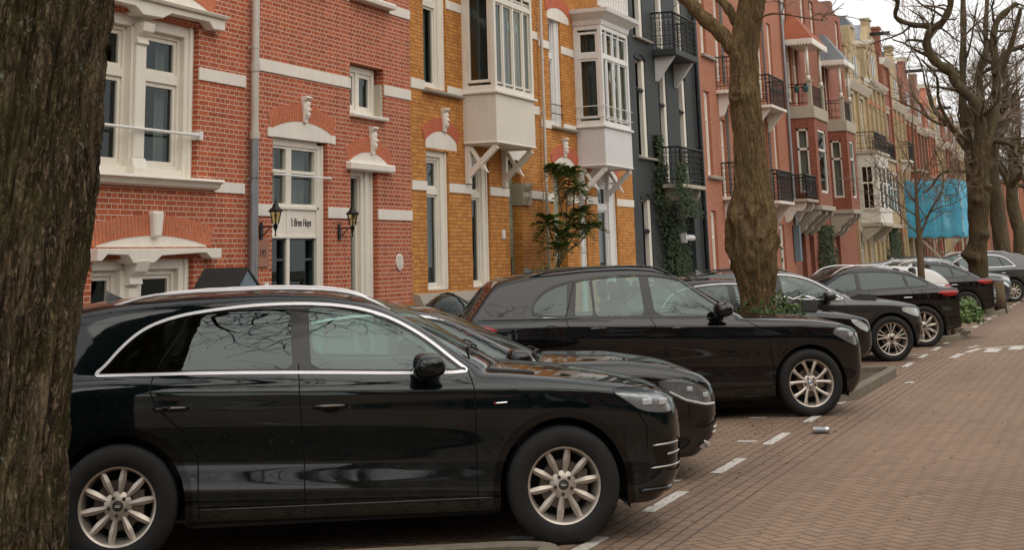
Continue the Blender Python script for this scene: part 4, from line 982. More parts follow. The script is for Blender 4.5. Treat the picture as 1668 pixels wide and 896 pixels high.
crimson(58.405,66.2,60.1,62.2,'crimson brick house with slate veranda roof over a brick bay','slate',11.7)
for yy,xx,mt,lb in ((53.25,XF+.35,'pot_teal','teal flower pot hanging on the veranda railing, left one'),(53.22,XF+.66,'pot_teal','teal flower pot hanging on the veranda railing, right one')):
    r=empty('flower_pot',(xx,yy,7.25),0,lb,'flower pot','teal pots on the veranda'); m=MB(); m.lathe([(0,.06),(0,.08),(.18,.11),(.2,.12),(.2,.10),(.16,.09)],12,2); m.obj('pot',mt,r,smooth=True)
    m=MB()
    for k in range(30):
        a=random.uniform(0,6.28); l=random.uniform(.08,.2); m.add([(0,0,.16),(.05*math.cos(a+.3),.05*math.sin(a+.3),.2+l*.5),(l*math.cos(a),l*math.sin(a),.2+l*.4),(.05*math.cos(a-.3),.05*math.sin(a-.3),.2+l*.5)],[(0,1,2,3)])
    m.obj('leaves','leaf_dark',r)
r=empty('corner_balcony',(0,0,0),0,'iron corner balcony on curved bracket at the crimson brick house','balcony')
balcony(r,51.3,53.1,3.52,out=.8,slab='stone_weathered',brk='scroll',bmat='stone_white',h=.8)
# ---- H onwards: the receding row ----
def gable(root,y0,y1,ze,zp,mat,X=XF,cap='stone_weathered',step=False,hoist=True):
    mid=(y0+y1)/2; m=MB(); hw=(y1-y0)/2
    if step: P=[(y0,ze),(y0,ze+.7),(mid-hw*.55,ze+.7),(mid-hw*.55,ze+(zp-ze)*.6),(mid-hw*.22,ze+(zp-ze)*.6),(mid-hw*.22,zp),(mid+hw*.22,zp),(mid+hw*.22,ze+(zp-ze)*.6),(mid+hw*.55,ze+(zp-ze)*.6),(mid+hw*.55,ze+.7),(y1,ze+.7),(y1,ze)]
    else: P=[(y0,ze),(y0,ze+.5),(y0+hw*.12,ze+.5),(mid-hw*.2,zp-.25),(mid-hw*.2,zp),(mid+hw*.2,zp),(mid+hw*.2,zp-.25),(y1-hw*.12,ze+.5),(y1,ze+.5),(y1,ze)]
    m.prism(P,0,X-.9,X+.03); m.obj('gable',mat,root)
    for gy in (mid-.5,mid+.1):
        g=MB(); g.box(X+.03,X+.05,gy,gy+.4,ze+.4,ze+1.3); g.obj('gable_window','gloss_black',root)
    c=MB(); c.box(X-.94,X+.07,mid-hw*.22,mid+hw*.22,zp,zp+.08); c.box(X-.94,X+.07,y0-.03,y0+.3,ze+.5,ze+.58); c.obj('gable_cap',cap,root)
    if hoist: c=MB(); c.box(X,X+.9,mid-.06,mid+.06,zp-.9,zp-.75); c.obj('hoist_beam','wood_cream' if hoist==1 else 'iron_black',root)
    s=MB(); s.add([(X-.4,y0,ze),(X-3.5,y0,zp-.4),(X-3.5,y1,zp-.4),(X-.4,y1,ze),(X-7,y0,ze),(X-7,y1,ze)],[(0,1,2,3),(1,4,5,2),(0,1,4),(3,2,5)]); s.obj('roof','slate',root)
def rowhouse(y0,y1,mat,label,ze=9.4,zp=12,bay=None,balc=False,ground='wood_cream',step=False,n=3,hoist=1,gab=True,win='wood_cream',pier=None,flank='slate',arched_=False):
    w=y1-y0; ops=[]
    cs=[y0+w*(i+.5)/n for i in range(n)]; hw=min(.48,w/n*.33)
    for k,c in enumerate(cs):
        for z0,z1 in ((.5,2.6),(3.5,5.7),(6.5,8.5)): ops.append((c-hw,c+hw,z0,z1))
    r=house('brick_house',label,y0+.003,y1,ops,mat,zt=ze)
    for o in ops:
        window(r,*o,inset=.07,fr=.10,rows=(.62,),sash=.0,mat=win,curtain=(.1,.8,'curtain_grey')); room(r,*o)
    m=MB()
    for o in ops[1:]:
        pass
    for z in (3.1,6.1,8.9): band(r,y0+.02,y1-.02,z,.12,'stone_weathered')
    for y in [y0+w*i/n for i in range(n+1)]:
        m=MB(); m.box(XF,XF+.12,max(y0+.005,y-.16),min(y1-.005,y+.16),0,ze-.3); m.obj('brick_pier',pier or mat,r)
    for o in ops:
        l=MB(); l.box(XF,XF+.05,o[0]-.06,o[1]+.06,o[3]+.002,o[3]+.18); l.obj('lintel','stone_weathered' if not arched_ else 'voussoir_orange',r)
    cn=MB(); cn.prism([(XF,ze-.3),(XF+.14,ze-.3),(XF+.34,ze-.05),(XF+.38,ze+.02),(XF,ze+.04)],1,y0+.02,y1-.02); cn.obj('cornice',ground,r)
    rf=MB(); rf.add([(XF-.05,y0,ze+.03),(XF-1.6,y0,ze+2.3),(XF-1.6,y1,ze+2.3),(XF-.05,y1,ze+.03),(XF-7,y0,ze+2.3),(XF-7,y1,ze+2.3)],[(0,1,2,3),(1,4,5,2)]); rf.add([(XF-.05,y0,ze+.03),(XF-1.6,y0,ze+2.3),(XF-7,y0,ze+2.3),(XF-7,y0,ze)],[(0,1,2,3)]); ro=rf.obj('roof','slate',r)
    if gab:
        mid=(y0+y1)/2; g0,g1=mid-w*.28,mid+w*.28; m=MB()
        P=[(g0,ze),(g0,ze+(zp-ze)*.45),(mid-.45,zp-.3),(mid-.45,zp),(mid+.45,zp),(mid+.45,zp-.3),(g1,ze+(zp-ze)*.45),(g1,ze)]
        if step: P=[(g0,ze),(g0,ze+(zp-ze)*.5),(g0+w*.13,ze+(zp-ze)*.5),(g0+w*.13,zp),(g1-w*.13,zp),(g1-w*.13,ze+(zp-ze)*.5),(g1,ze+(zp-ze)*.5),(g1,ze)]
        m.prism(P,0,XF-.3,XF+.05); go=m.obj('gable',mat,r)
        f=MB(); f.add([(XF-.3,g0+.02,ze),(XF-.3,g0+.02,ze+(zp-ze)*.45),(XF-3.0,g0+.02,ze+(zp-ze)*.45),(XF-3.0,g0+.02,ze)],[(0,1,2,3)]); f.add([(XF-.3,g0,ze+(zp-ze)*.44),(XF-.3,mid,zp-.15),(XF-3,mid,zp-.15),(XF-3,g0,ze+(zp-ze)*.44)],[(0,1,2,3)]); f.add([(XF-.3,g1,ze+(zp-ze)*.44),(XF-.3,mid,zp-.15),(XF-3,mid,zp-.15),(XF-3,g1,ze+(zp-ze)*.44)],[(0,1,2,3)]); f.obj('dormer_roof',flank,ro)
        for gy in (mid-.5,mid+.1): g=MB(); g.box(XF+.05,XF+.07,gy,gy+.38,ze+.35,ze+1.35); g.obj('gable_window','gloss_black',go)
        c=MB(); c.box(XF-.34,XF+.12,mid-.5,mid+.5,zp,zp+.10); c.obj('gable_cap','stone_weathered',go)
        if hoist: c=MB(); c.box(XF+.05,XF+1.0,mid-.07,mid+.07,zp-.75,zp-.58); c.obj('hoist_beam','wood_cream' if hoist==1 else 'iron_black',go)
    for yy in (y0+.15,):
        c=MB(); c.box(XF-.5,XF+.08,yy,yy+.55,ze,ze+1.5); c.box(XF-.56,XF+.14,yy-.06,yy+.61,ze+1.5,ze+1.62); c.obj('parapet_pier',pier or mat,r)
    c=MB(); c.box(XF-3.2,XF-2.5,y1-.9,y1-.2,ze+1.5,ze+3.4); c.obj('chimney','brick_brown',ro)
    if bay:
        b0,b1,out,bmt,zt_=bay; X1=XF+out
        b=MB(); b.box(XF-.01,X1,b0,b1,2.95,zt_); bo=b.obj('bay',bmt,r)
        for z0,z1 in ((3.5,5.4),(6.6,8.3)):
            if z1>zt_: continue
            q=MB(); nn=max(1,int((b1-b0)/1.0)); cc=[b0+(b1-b0)*(i+.5)/nn for i in range(nn)]
            for c in cc: q.box(X1,X1+.03,c-.36,c+.36,z0,z1)
            q.box((XF+X1)/2-.26,(XF+X1)/2+.26,b0-.03,b0,z0,z1); qo=q.obj('bay_window',win,bo)
            g=MB(); zz=((z0+.08,z0+(z1-z0)*.58),(z0+(z1-z0)*.58+.08,z1-.08))
            for c in cc:
                for za,zb in zz:
                    for ya,yb in ((c-.29,c-.03),(c+.03,c+.29)): g.box(X1+.03,X1+.035,ya,yb,za,zb)
            for za,zb in zz:
                for xa,xb in (((XF+X1)/2-.20,(XF+X1)/2-.02),((XF+X1)/2+.02,(XF+X1)/2+.20)): g.box(xa,xb,b0-.036,b0-.03,za,zb)
            g.obj('pane','gloss_black',qo)
        for q in ((XF,X1+.07,b0-.07,b1+.07,2.8,2.95),(XF,X1+.1,b0-.1,b1+.1,zt_,zt_+.12)): MB().box(*q).obj('bay_ledge','stone_weathered',bo)
        for y in (b0,b1-.2):
            q=MB(); q.prism([(XF,2.8),(X1,2.8),(X1-.15,2.6),(XF+.15,2.2),(XF,2.1)],1,y,y+.2); q.obj('bracket','stone_weathered',bo,bevel=.01)
        if balc: railing(r,b0+.05,b1-.05,zt_+.12,XF,out,.8,ornate=False)
    elif balc: balcony(r,(y0+y1)/2-.9,(y0+y1)/2+.9,6.3,out=.55,ornate=False)
    return r
rowhouse(66.2,71.9,'brick_buff','buff brick house with a tall white plastered bay',9.0,11.6,bay=(67.6,71.3,.86,'plaster_white',5.9),balc=True,n=2,step=True)
rowhouse(71.9,77.6,'brick_buff','yellow brick house with slate roof flank and pointed gable',9.6,12.7,bay=(73,77,.45,'brick_buff',5.9),balc=True,hoist=2,n=4,flank='zinc',arched_=True)
rowhouse(77.6,80.2,'brick_crimson','narrow crimson brick house between two yellow ones',11.2,12.4,n=1,gab=False)
rowhouse(80.2,85.0,'brick_buff','yellow brick house right behind the blue scaffold net',9.2,12.3,balc=True,n=3,arched_=True)
rowhouse(85.0,90.0,'brick_crimson','red brick house with slate dormer right of the scaffold',9.0,12.2,bay=(86,89,.6,'brick_crimson',5.9),hoist=2,n=3)
rowhouse(90.0,94.8,'brick_brown','brown brick house with stepped gable beyond the scaffold',8.6,11.8,step=True,n=3,flank='zinc')
rowhouse(94.8,99.6,'brick_pink','salmon brick house with white bay beyond the scaffold',8.8,11.6,bay=(96,98.6,.6,'plaster_white',5.9),n=3)
rowhouse(99.6,104.6,'brick_buff','small pale buff gabled house far down the row',8.4,11.3,step=True,hoist=2,n=3,flank='zinc')
rowhouse(104.6,109.8,'brick_crimson','small red gabled house far down the row',8.6,11.2,n=3,bay=(106,108.6,.6,'stone_weathered',5.9))
rowhouse(109.8,115.0,'brick_brown','distant brown gabled house among tree branches',8.2,11.0,n=3)
rowhouse(115.0,121.0,'brick_buff','distant buff house left of the burled trunk',8.2,10.8,n=3,step=True)
rowhouse(121.0,127.5,'brick_crimson','distant red brick house behind the big burled tree',8.0,10.6,n=3)
rowhouse(127.5,134.5,'brick_pink','last pink brick house at the end of the row',7.8,10.0,n=3)
# end of street: houses across the junction
for i,(xa,xb,mt,zt,lb) in enumerate(((-30,-10.2,'brick_brown',8.2,'long brown brick building closing the street behind the row'),(-10.2,-5.4,'brick_pink',8.6,'pink brick building facing us at the far end of the street'),(-5.4,2,'brick_buff',8.0,'buff building facing us at the far end of the street'),(2,14,'brick_brown',8.8,'brown building facing us at the far right end of the street'))):
    r=empty('distant_house',(0,0,0),0,lb,'house','buildings closing the far end of the street')
    m=MB(); m.box(xa,xb-.01,158,166,0,zt); m.obj('wall',mt,r); t=MB(); t.prism([(157.7,zt),(162,zt+2.2),(166.3,zt)],0,xa,xb-.02); t.obj('roof','slate',r)
    n=int((xb-xa)/1.5)
    for k in range(n):
        c=xa+(xb-xa)*(k+.5)/n
        for z in (.9,3.6,6.0):
            f=MB(); f.box(c-.42,c+.42,157.93,157.99,z,z+1.6); fo=f.obj('window','wood_cream',r)
            for za,zb in ((z+.08,z+.95),(z+1.03,z+1.52)):
                pass
            g=MB(); g.box(c-.34,c+.34,157.90,157.93,z+.08,z+1.52); g.obj('pane','gloss_black',fo)

# ================= trees =================
def barkmat(name,c1,c2,moss,mossamt=.5,lichen=.0,sz=1.0,bd=.02):
    m,nt,p=new_mat(name); pos=wcoord(nt); x,y,z=xyz(nt,pos)
    v=comb(nt,x*1.0,y*1.0,z*.13)
    n1=noise(nt,v,11*sz,7,.7,.8); n2=noise(nt,v,38*sz,5,.7); n3=noise(nt,pos,2.2,5,.6); n4=noise(nt,pos,60,3,.7); n5=noise(nt,pos,7,5,.7)
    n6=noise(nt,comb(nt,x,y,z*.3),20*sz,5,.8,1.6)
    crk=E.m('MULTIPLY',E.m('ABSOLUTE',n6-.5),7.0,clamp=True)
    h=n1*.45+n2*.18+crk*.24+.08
    col=mixc(nt,E(ramp(nt,h,[(.40,0.),(.50,.45),(.60,1.)])),c2,c1)  # shade of cracks and furrows put into the colour, on top of bark tone
    ms=E(ramp(nt,n3*.6+n5*.4,[(.50-.12*mossamt,0.),(.62-.1*mossamt,1.)]))*E(ramp(nt,n4,[(.35,.35),(.6,1.)]))*mossamt
    col=mixc(nt,ms,col,moss)
    if lichen:
        l=E(ramp(nt,n5*.5+noise(nt,pos,26,3,.6)*.5,[(.60,0.),(.645,lichen)])); col=mixc(nt,l,col,(.30,.33,.27))
    nt.links.new(col,p.inputs['Base Color']); p.inputs['Roughness'].default_value=.93; p.inputs['Specular IOR Level'].default_value=.2
    bump(nt,p,h+n4*.12,.9,bd); return m
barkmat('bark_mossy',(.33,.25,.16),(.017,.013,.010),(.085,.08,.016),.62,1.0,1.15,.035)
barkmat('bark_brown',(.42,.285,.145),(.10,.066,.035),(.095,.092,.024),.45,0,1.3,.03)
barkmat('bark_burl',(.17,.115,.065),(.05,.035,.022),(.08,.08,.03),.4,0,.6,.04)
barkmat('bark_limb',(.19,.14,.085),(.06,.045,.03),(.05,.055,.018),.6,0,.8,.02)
barkmat('bark_sapling',(.22,.16,.10),(.1,.07,.045),(.1,.09,.05),.3,0,1.5,.006)
simple('twig',(.19,.145,.11),.9,var=.3); simple('twig_pale',(.20,.15,.105),.9,var=.3)
from mathutils import noise as mnoise
def trunk_mesh(path,rads,ang,seg,disp):
    """path: points bottom to top, spline smoothed; displaced radially by disp(theta, s, p)"""
    P=np.array(path,float); R_=np.array(rads,float); t=np.arange(len(P)); T=np.linspace(0,len(P)-1,seg)
    def sm(a):
        y=np.interp(T,t,a); k=np.ones(max(3,seg//(len(P)*2)|1)); k/=k.sum(); n=len(k)//2
        return np.convolve(np.concatenate([[2*y[0]-y[j] for j in range(n,0,-1)],y,[2*y[-1]-y[-1-j] for j in range(1,n+1)]]),k,'valid')
    C_=np.stack([sm(P[:,i]) for i in range(3)],1); Rr=sm(R_)
    V=[];th=np.linspace(0,2*math.pi,ang,endpoint=False)
    for i in range(seg):
        c=C_[i]
        for a in th:
            ca,sa=math.cos(a),math.sin(a); r=Rr[i]; p=Vector((c[0]+r*ca,c[1]+r*sa,c[2]))
            r2=r+disp(a,r,p); V.append((c[0]+r2*ca,c[1]+r2*sa,c[2]))
    F=[(i*ang+j,i*ang+(j+1)%ang,(i+1)*ang+(j+1)%ang,(i+1)*ang+j) for i in range(seg-1) for j in range(ang)]
    return V,F
def rough_bark(amp,sx,sz,big=.0,ridge=1.0):
    def d(a,r,p):
        q=Vector((math.cos(a)*r*sx,math.sin(a)*r*sx,p.z*sz)); w=mnoise.noise(q*.6+Vector((5,2,9)))*.8
        n=1-abs(mnoise.noise(q+Vector((w,w,w*.5))))*2.2; n2=1-abs(mnoise.noise(q*2.3+Vector((11,3,w*2))))*2
        lo=mnoise.noise(Vector((math.cos(a)*1.2,math.sin(a)*1.2,p.z*.8)))
        return amp*(-max(0,n)**2*1.2*ridge+.45*n2)+amp*.3*mnoise.noise(q*6)+big*lo
    return d
def grow(mb,tw,p,d,L,r,lvl,maxl,R,up=.15,spread=.75,wob=.28,tips=None,min_r=.006,sides=(8,6,5,3,3,3),nch=(5,5,6,5,4)):
    """recursive bare branch: limbs go to mb, twigs to tw"""
    n=max(3,int(6-lvl)); pts=[Vector(p)]; rr=[r]; d=Vector(d).normalized(); end=r*(.42 if lvl<maxl else .3)
    for i in range(n):
        d=(d+Vector((R.gauss(0,wob),R.gauss(0,wob),R.gauss(0,wob*.8)+up*.3))).normalized()
        pts.append(pts[-1]+d*L/n); rr.append(r+(end-r)*(i+1)/n)
    (mb if lvl<=2 else tw).tube(pts,[max(x,min_r) for x in rr],sides[min(lvl,5)],cap=False)
    if lvl>=maxl: return
    k=nch[min(lvl,4)]
    for c in range(k):
        t=.25+.75*(c+R.random())/k if c<k-1 else 1.0
        f=t*n; i=min(int(f),n-1); q=pts[i].lerp(pts[i+1],f-i); base=(pts[i+1]-pts[i]).normalized()
        ax=base.orthogonal().normalized(); ax.rotate(Matrix.Rotation(R.uniform(0,6.283),3,base))
        nd=(base+ax*spread*R.uniform(.6,1.3)+Vector((0,0,up))).normalized() if c<k-1 else base
        grow(mb,tw,q,nd,L*R.uniform(.48,.78),max(rr[i]*R.uniform(.42,.62),min_r),lvl+1,maxl,R,up,spread,wob,tips,min_r,sides,nch)
def tube_limb(mb,tw,pts,r0,r1,R,Y=None,kids_=True,L=1.3,maxl=3,dens=1.0,sides=9,min_r=.006,lvl=1):
    """a hand-laid limb with side growth"""
    n=len(pts); P=[Vector(p) for p in pts]
    # refine
    Q=[]; 
    for i in range(n-1):
        for k in range(4):
            t=k/4; a=P[max(i-1,0)];b=P[i];c=P[i+1];d=P[min(i+2,n-1)]
            Q.append(.5*((2*b)+(c-a)*t+(2*a-5*b+4*c-d)*t*t+(3*b-a-3*c+d)*t**3))
    Q.append(P[-1]); m=len(Q); rr=[(r0+(r1-r0)*i/(m-1))*(1+.12*math.sin(i*1.9)) for i in range(m)]
    mb.tube(Q,rr,sides,cap=False)
    if kids_:
        for i in range(2,m):
            for _ in range(int(dens+R.random())):
                b=(Q[i]-Q[i-1]).normalized(); ax=b.orthogonal().normalized(); ax.rotate(Matrix.Rotation(R.uniform(0,6.283),3,b))
                grow(mb,tw,Q[i],(b*.4+ax+Vector((0,0,.25))).normalized(),L*R.uniform(.5,1.2),max(rr[i]*.4,min_r*1.5),lvl+1,maxl+1,R,.18,.8,.3,min_r=min_r)
def tree_root(label,x,y): return empty('street_tree',(0,0,0),0,label,'tree','bare street trees along the parking bays')
_n1=rough_bark(.024,20,2.4,.03); _n2=rough_bark(.036,8,.75,0)
def bark_near(a,r,p): return _n1(a,r,p)+_n2(a,r,p)+.004*mnoise.noise(Vector((math.cos(a)*r*90,math.sin(a)*r*90,p.z*40)))
# left tree, close to the camera
Tl=tree_root('thick mossy furrowed trunk standing closest to us at the left',-5.65,6.93)
lx=-.40
pathL=[(-5.86,6.93,-.05),(-5.83,6.93,.5),(-5.79,6.93,1.0),(-5.74,6.93,1.6),(-5.68,6.93,2.1),(-5.63,6.93,2.6),(-5.58,6.93,3.1),(-5.50,6.93,3.6),(-5.40,6.95,4.3),(-5.3,7.0,5.0)]
radL=[.54,.47,.44,.43,.43,.425,.41,.40,.38,.36]
V,F=trunk_mesh(pathL,radL,460,800,bark_near)
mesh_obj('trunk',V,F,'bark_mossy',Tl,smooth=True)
R=random.Random(3); mb=MB();tw=MB()
for d_,L_,r_ in (((.55,.25,1),3.2,.22),((-.7,.1,.9),3.4,.24),((.1,-.8,.9),3.2,.22),((.1,.1,1),3.4,.25),((.9,-.5,.6),2.8,.16)):
    grow(mb,tw,(-5.3,7.0,4.9),d_,L_,r_,0,4,R,min_r=.007,nch=(4,4,4,4,3))
c_=mb.obj('crown','bark_limb',Tl,smooth=True); tw.obj('twigs','twig',c_)
# middle tree with shaggy swollen foot
YM=21.6
Tm=tree_root('brown trunk with shaggy burled foot and ivy behind the second big car',-4.8,YM)
path=[(-4.80,YM,-.05),(-4.80,YM,.6),(-4.82,YM,1.2),(-4.86,YM,1.9),(-4.85,YM,2.3),(-4.81,YM,2.6),(-4.80,YM,2.95),(-4.80,YM,3.4),(-4.83,YM,3.98),(-4.81,YM,4.35),(-4.80,YM,4.62),(-4.74,YM,4.95),(-4.66,YM,5.25),(-4.56,YM,5.6),(-4.45,YM,6.1)]
rad=[.36,.28,.235,.33,.33,.27,.235,.215,.23,.215,.21,.20,.20,.20,.19]
_rb1=rough_bark(.016,24,2.6,.02)
_rb2=rough_bark(.014,10,1.0,0)
_rb=lambda a,r,p:_rb1(a,r,p)+_rb2(a,r,p)
def dm(a,r,p):
    v=_rb(a,r,p); t=max(0,min(1,(2.75-p.z)/.5))*max(0,min(1,(p.z-1.25)/.45))
    if t>0:
        q=Vector((math.cos(a)*r*7,math.sin(a)*r*7,p.z*2.6)); v+=t*(.05*(1-abs(mnoise.noise(q))*2.6)+.03*mnoise.noise(q*2.5))
    dz=(p.z-3.98)/.10; da=math.cos(a+math.pi/2+.25)
    if da>.55: v+=.045*math.exp(-dz*dz)*((da-.55)/.45)-.035*math.exp(-((p.z-3.98)/.035)**2)*max(0,(da-.93)/.07)
    return v
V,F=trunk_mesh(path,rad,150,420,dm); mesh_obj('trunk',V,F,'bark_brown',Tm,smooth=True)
R=random.Random(11); mb=MB();tw=MB()
tube_limb(mb,tw,[(-4.78,YM,4.40),(-4.96,YM-.05,4.72),(-5.11,YM-.1,4.93),(-5.36,YM-.15,5.19),(-5.53,YM-.2,5.41),(-5.8,YM-.2,5.72),(-6.2,YM-.3,6.3),(-6.5,YM-.4,7.2)],.125,.08,R,kids_=False)
tube_limb(mb,tw,[(-4.80,YM+.05,4.85),(-4.91,YM+.1,5.10),(-5.03,YM+.1,5.33),(-5.2,YM+.2,5.6),(-5.4,YM+.3,6.4)],.085,.06,R,kids_=False)
for d_ in ((.5,.3,1),(-.4,.5,1),(.2,-.6,1)): grow(mb,tw,(-4.45,YM,6.05),d_,2.8,.13,0,4,R,min_r=.007,nch=(4,4,4,4,3))
tube_limb(mb,tw,[(-4.62,YM-.1,5.05),(-4.35,YM-.2,5.12),(-4.1,YM-.3,5.08),(-3.8,YM-.5,4.98),(-3.5,YM-.6,4.9)],.018,.008,R,L=.5,dens=.4,maxl=2,sides=5)
c_=mb.obj('crown','bark_brown',Tm,smooth=True); tw.obj('twigs','twig',c_)
def leaf_cloud(pts,size,name,mat,parent,R,up=.3,fold=.25,ratio=.62):
    m=MB()
    for p,n in pts:
        s=size*R.uniform(.6,1.3); n=Vector(n)+Vector((R.gauss(0,.5),R.gauss(0,.5),R.gauss(0,.5)+up)); n.normalize()
        a=n.orthogonal().normalized(); a.rotate(Matrix.Rotation(R.uniform(0,6.283),3,n)); b=n.cross(a); p=Vector(p)
        t0,t1=p-a*s*.5,p+a*s*.5; k=b*s*ratio*.5
        m.add([t0,p-k-n*s*fold*.4-a*s*.08,t1,p+k-n*s*fold*.4-a*s*.08],[(0,1,2),(0,2,3)])
    return m.obj(name,mat,parent)
# ivy at the foot of the middle tree
R=random.Random(5); pts=[]
for k in range(420):
    a=R.uniform(-math.pi,math.pi); z=R.uniform(.5,1.12+.1*math.sin(a*3)) if R.random()<.85 else R.uniform(1.2,2.3)
    if z>1.25 and not (abs(a+1.9)<.22+.2*math.sin(z*6) or abs(a+.1)<.35): continue
    rr=(.27 if z<1.3 else .36)+R.uniform(0,.08)+(.25*max(0,1.15-z)); pts.append(((-4.82+rr*math.cos(a),YM+rr*math.sin(a),z),(math.cos(a),math.sin(a),0)))
for k in range(170): # clump to the right of the foot
    pts.append(((-4.42+R.gauss(0,.17),YM-.35+R.gauss(0,.15),1.0+R.gauss(0,.13)),(0,-1,.5)))
tag(leaf_cloud(pts,.085,'ivy','leaf_ivy',None,R),'ivy leaves gathered round the foot of the burled brown tree','ivy')
# big burled tree
Y3=49.5
T3=tree_root('tall knobbly trunk with round burls and winding bare limbs beside the blue net',-4.1,Y3)
path=[(-4.24,Y3,-.05),(-4.20,Y3,.8),(-4.18,Y3,1.29),(-4.20,Y3,1.66),(-4.12,Y3,2.13),(-4.02,Y3,2.7),(-3.92,Y3,3.21),(-3.88,Y3,3.64),(-3.87,Y3,4.02),(-3.78,Y3,4.6),(-3.72,Y3,5.1)]
rad=[.33,.30,.29,.28,.275,.27,.265,.265,.28,.27,.24]
BL=[(-4.62,1.7,.20),(-4.45,1.55,.18),(-3.93,2.15,.14),(-4.5,2.35,.15),(-4.36,2.95,.12),(-4.28,3.45,.13),(-4.0,3.2,.16),(-3.68,3.6,.12),(-4.2,4.0,.10),(-4.2,1.45,.16)]
_r3=rough_bark(.02,9,1.6,.05)
def d3(a,r,p):
    v=_r3(a,r,p)
    if math.sin(a)<.4:
        for bx,bz,br in BL:
            q=((p.x-bx)**2+(p.z-bz)**2)/(br*br)
            if q<4: v+=br*.85*math.exp(-q*1.3)
    return v
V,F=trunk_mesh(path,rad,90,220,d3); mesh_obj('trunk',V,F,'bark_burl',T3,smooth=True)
R=random.Random(21); mb=MB();tw=MB()
def P3(l,dy=0): return [(x,Y3+dy*(i/max(1,len(l)-1)),z) for i,(x,z) in enumerate(l)]
K=dict(min_r=.0055,maxl=2)
tube_limb(mb,tw,P3([(-3.85,4.7),(-3.70,5.47),(-3.82,6.19),(-4.27,6.74),(-4.40,7.15),(-4.81,7.45),(-5.02,7.99),(-4.83,8.39),(-4.45,8.62),(-4.15,9.12),(-4.17,9.6)],-1.5),.20,.09,R,L=1.5,dens=.35,**K)
tube_limb(mb,tw,P3([(-4.82,8.50),(-5.06,8.67),(-5.46,8.71),(-5.91,8.96),(-5.76,9.42),(-5.83,9.9)],-1.2),.11,.05,R,L=1.4,dens=.6,**K)
tube_limb(mb,tw,P3([(-4.0,4.3),(-4.13,4.84),(-4.23,6.12),(-4.17,7.09),(-4.05,8.38),(-3.95,9.8)],1.2),.16,.09,R,L=1.8,dens=.4,**K)
tube_limb(mb,tw,P3([(-3.75,4.8),(-3.58,5.46),(-3.67,6.28),(-3.69,7.16),(-3.41,7.97),(-3.40,8.59),(-3.25,9.8)],2),.16,.07,R,L=1.4,dens=.5,**K)
tube_limb(mb,tw,P3([(-3.66,4.8),(-3.42,5.46),(-3.16,6.51),(-3.11,7.53),(-3.12,8.20),(-2.88,8.86),(-2.30,9.3)],.8),.19,.075,R,L=1.5,dens=.4,**K)
tube_limb(mb,tw,P3([(-3.2,6.5),(-2.78,7.40),(-2.47,8.05),(-2.15,8.9)],-.6),.12,.06,R,L=1.5,dens=.6,**K)
tube_limb(mb,tw,P3([(-3.15,7.0),(-2.7,7.7),(-2.2,7.9),(-1.7,8.2)],.6),.09,.04,R,L=1.4,dens=.6,**K)
tube_limb(mb,tw,P3([(-4.0,4.03),(-4.38,4.09),(-4.95,4.07),(-5.37,3.61),(-5.58,3.47)],-.5),.06,.03,R,L=.7,dens=.6,min_r=.009,maxl=2)
tube_limb(mb,tw,P3([(-4.1,5.0),(-4.5,5.4),(-4.8,6.2),(-4.75,6.9),(-5.1,7.4)],-2),.07,.03,R,L=1.2,dens=.6,**K)
c_=mb.obj('crown','bark_limb',T3,smooth=True); tw.obj('twigs','twig',c_)
def far_tree(label,path,rad,seed,limbs,amp=.02,minr=.008,nch=(4,4,4,4,3),L=2.8,lv=4):
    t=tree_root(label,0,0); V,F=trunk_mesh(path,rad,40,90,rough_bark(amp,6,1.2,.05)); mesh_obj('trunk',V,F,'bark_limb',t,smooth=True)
    R=random.Random(seed); mb=MB();tw=MB()
    for pts,r0,r1 in limbs: tube_limb(mb,tw,pts,r0,r1,R,L=1.8,dens=.6,min_r=minr)
    for k in range(4):
        a=k*1.57+R.random(); grow(mb,tw,path[-1],(math.cos(a)*.6,math.sin(a)*.6,1),L,rad[-1]*.6,0,lv,R,min_r=minr,nch=nch)
    c=mb.obj('crown','bark_limb',t,smooth=True); tw.obj('twigs','twig',c); return t
y=63.5; far_tree('leaning grey trunk just right of the burled tree',[(-4.42,y,-.05),(-4.40,y,.96),(-4.46,y,2.31),(-4.44,y,3.54),(-4.54,y,4.79),(-4.52,y,5.63)],[.36,.32,.30,.28,.27,.25],31,[([(-4.5,y,5.2),(-4.0,y,6.3),(-3.7,y,7.6),(-3.6,y,9.5)],.2,.1)])
y=77.5; far_tree('forked dark trunk at the right edge of the row of trees',[(-4.64,y,-.05),(-4.64,y,1.08),(-4.51,y,2.40),(-4.71,y,3.65),(-4.67,y,4.49)],[.40,.34,.31,.30,.28],37,[([(-4.67,y,4.4),(-5.10,y,5.43),(-5.54,y,6.05),(-6.2,y,7.5)],.2,.08),([(-4.67,y,4.4),(-4.43,y,5.57),(-4.19,y,6.40),(-4.0,y,9)],.26,.12)],minr=.008)
for y,sd,lb in ((56.5,41,'slim dark trunk half hidden behind the burled tree'),(91.5,43,'thin distant tree beyond the forked trunk'),(105.5,47,'faint far tree near the end of the street')):
    x=-4.75; far_tree(lb,[(x,y,-.05),(x,y,1.5),(x+.1,y,3.5),(x+.1,y,5)],[.34,.3,.27,.24],sd,[],minr=.010,nch=(3,4,4,4,3))
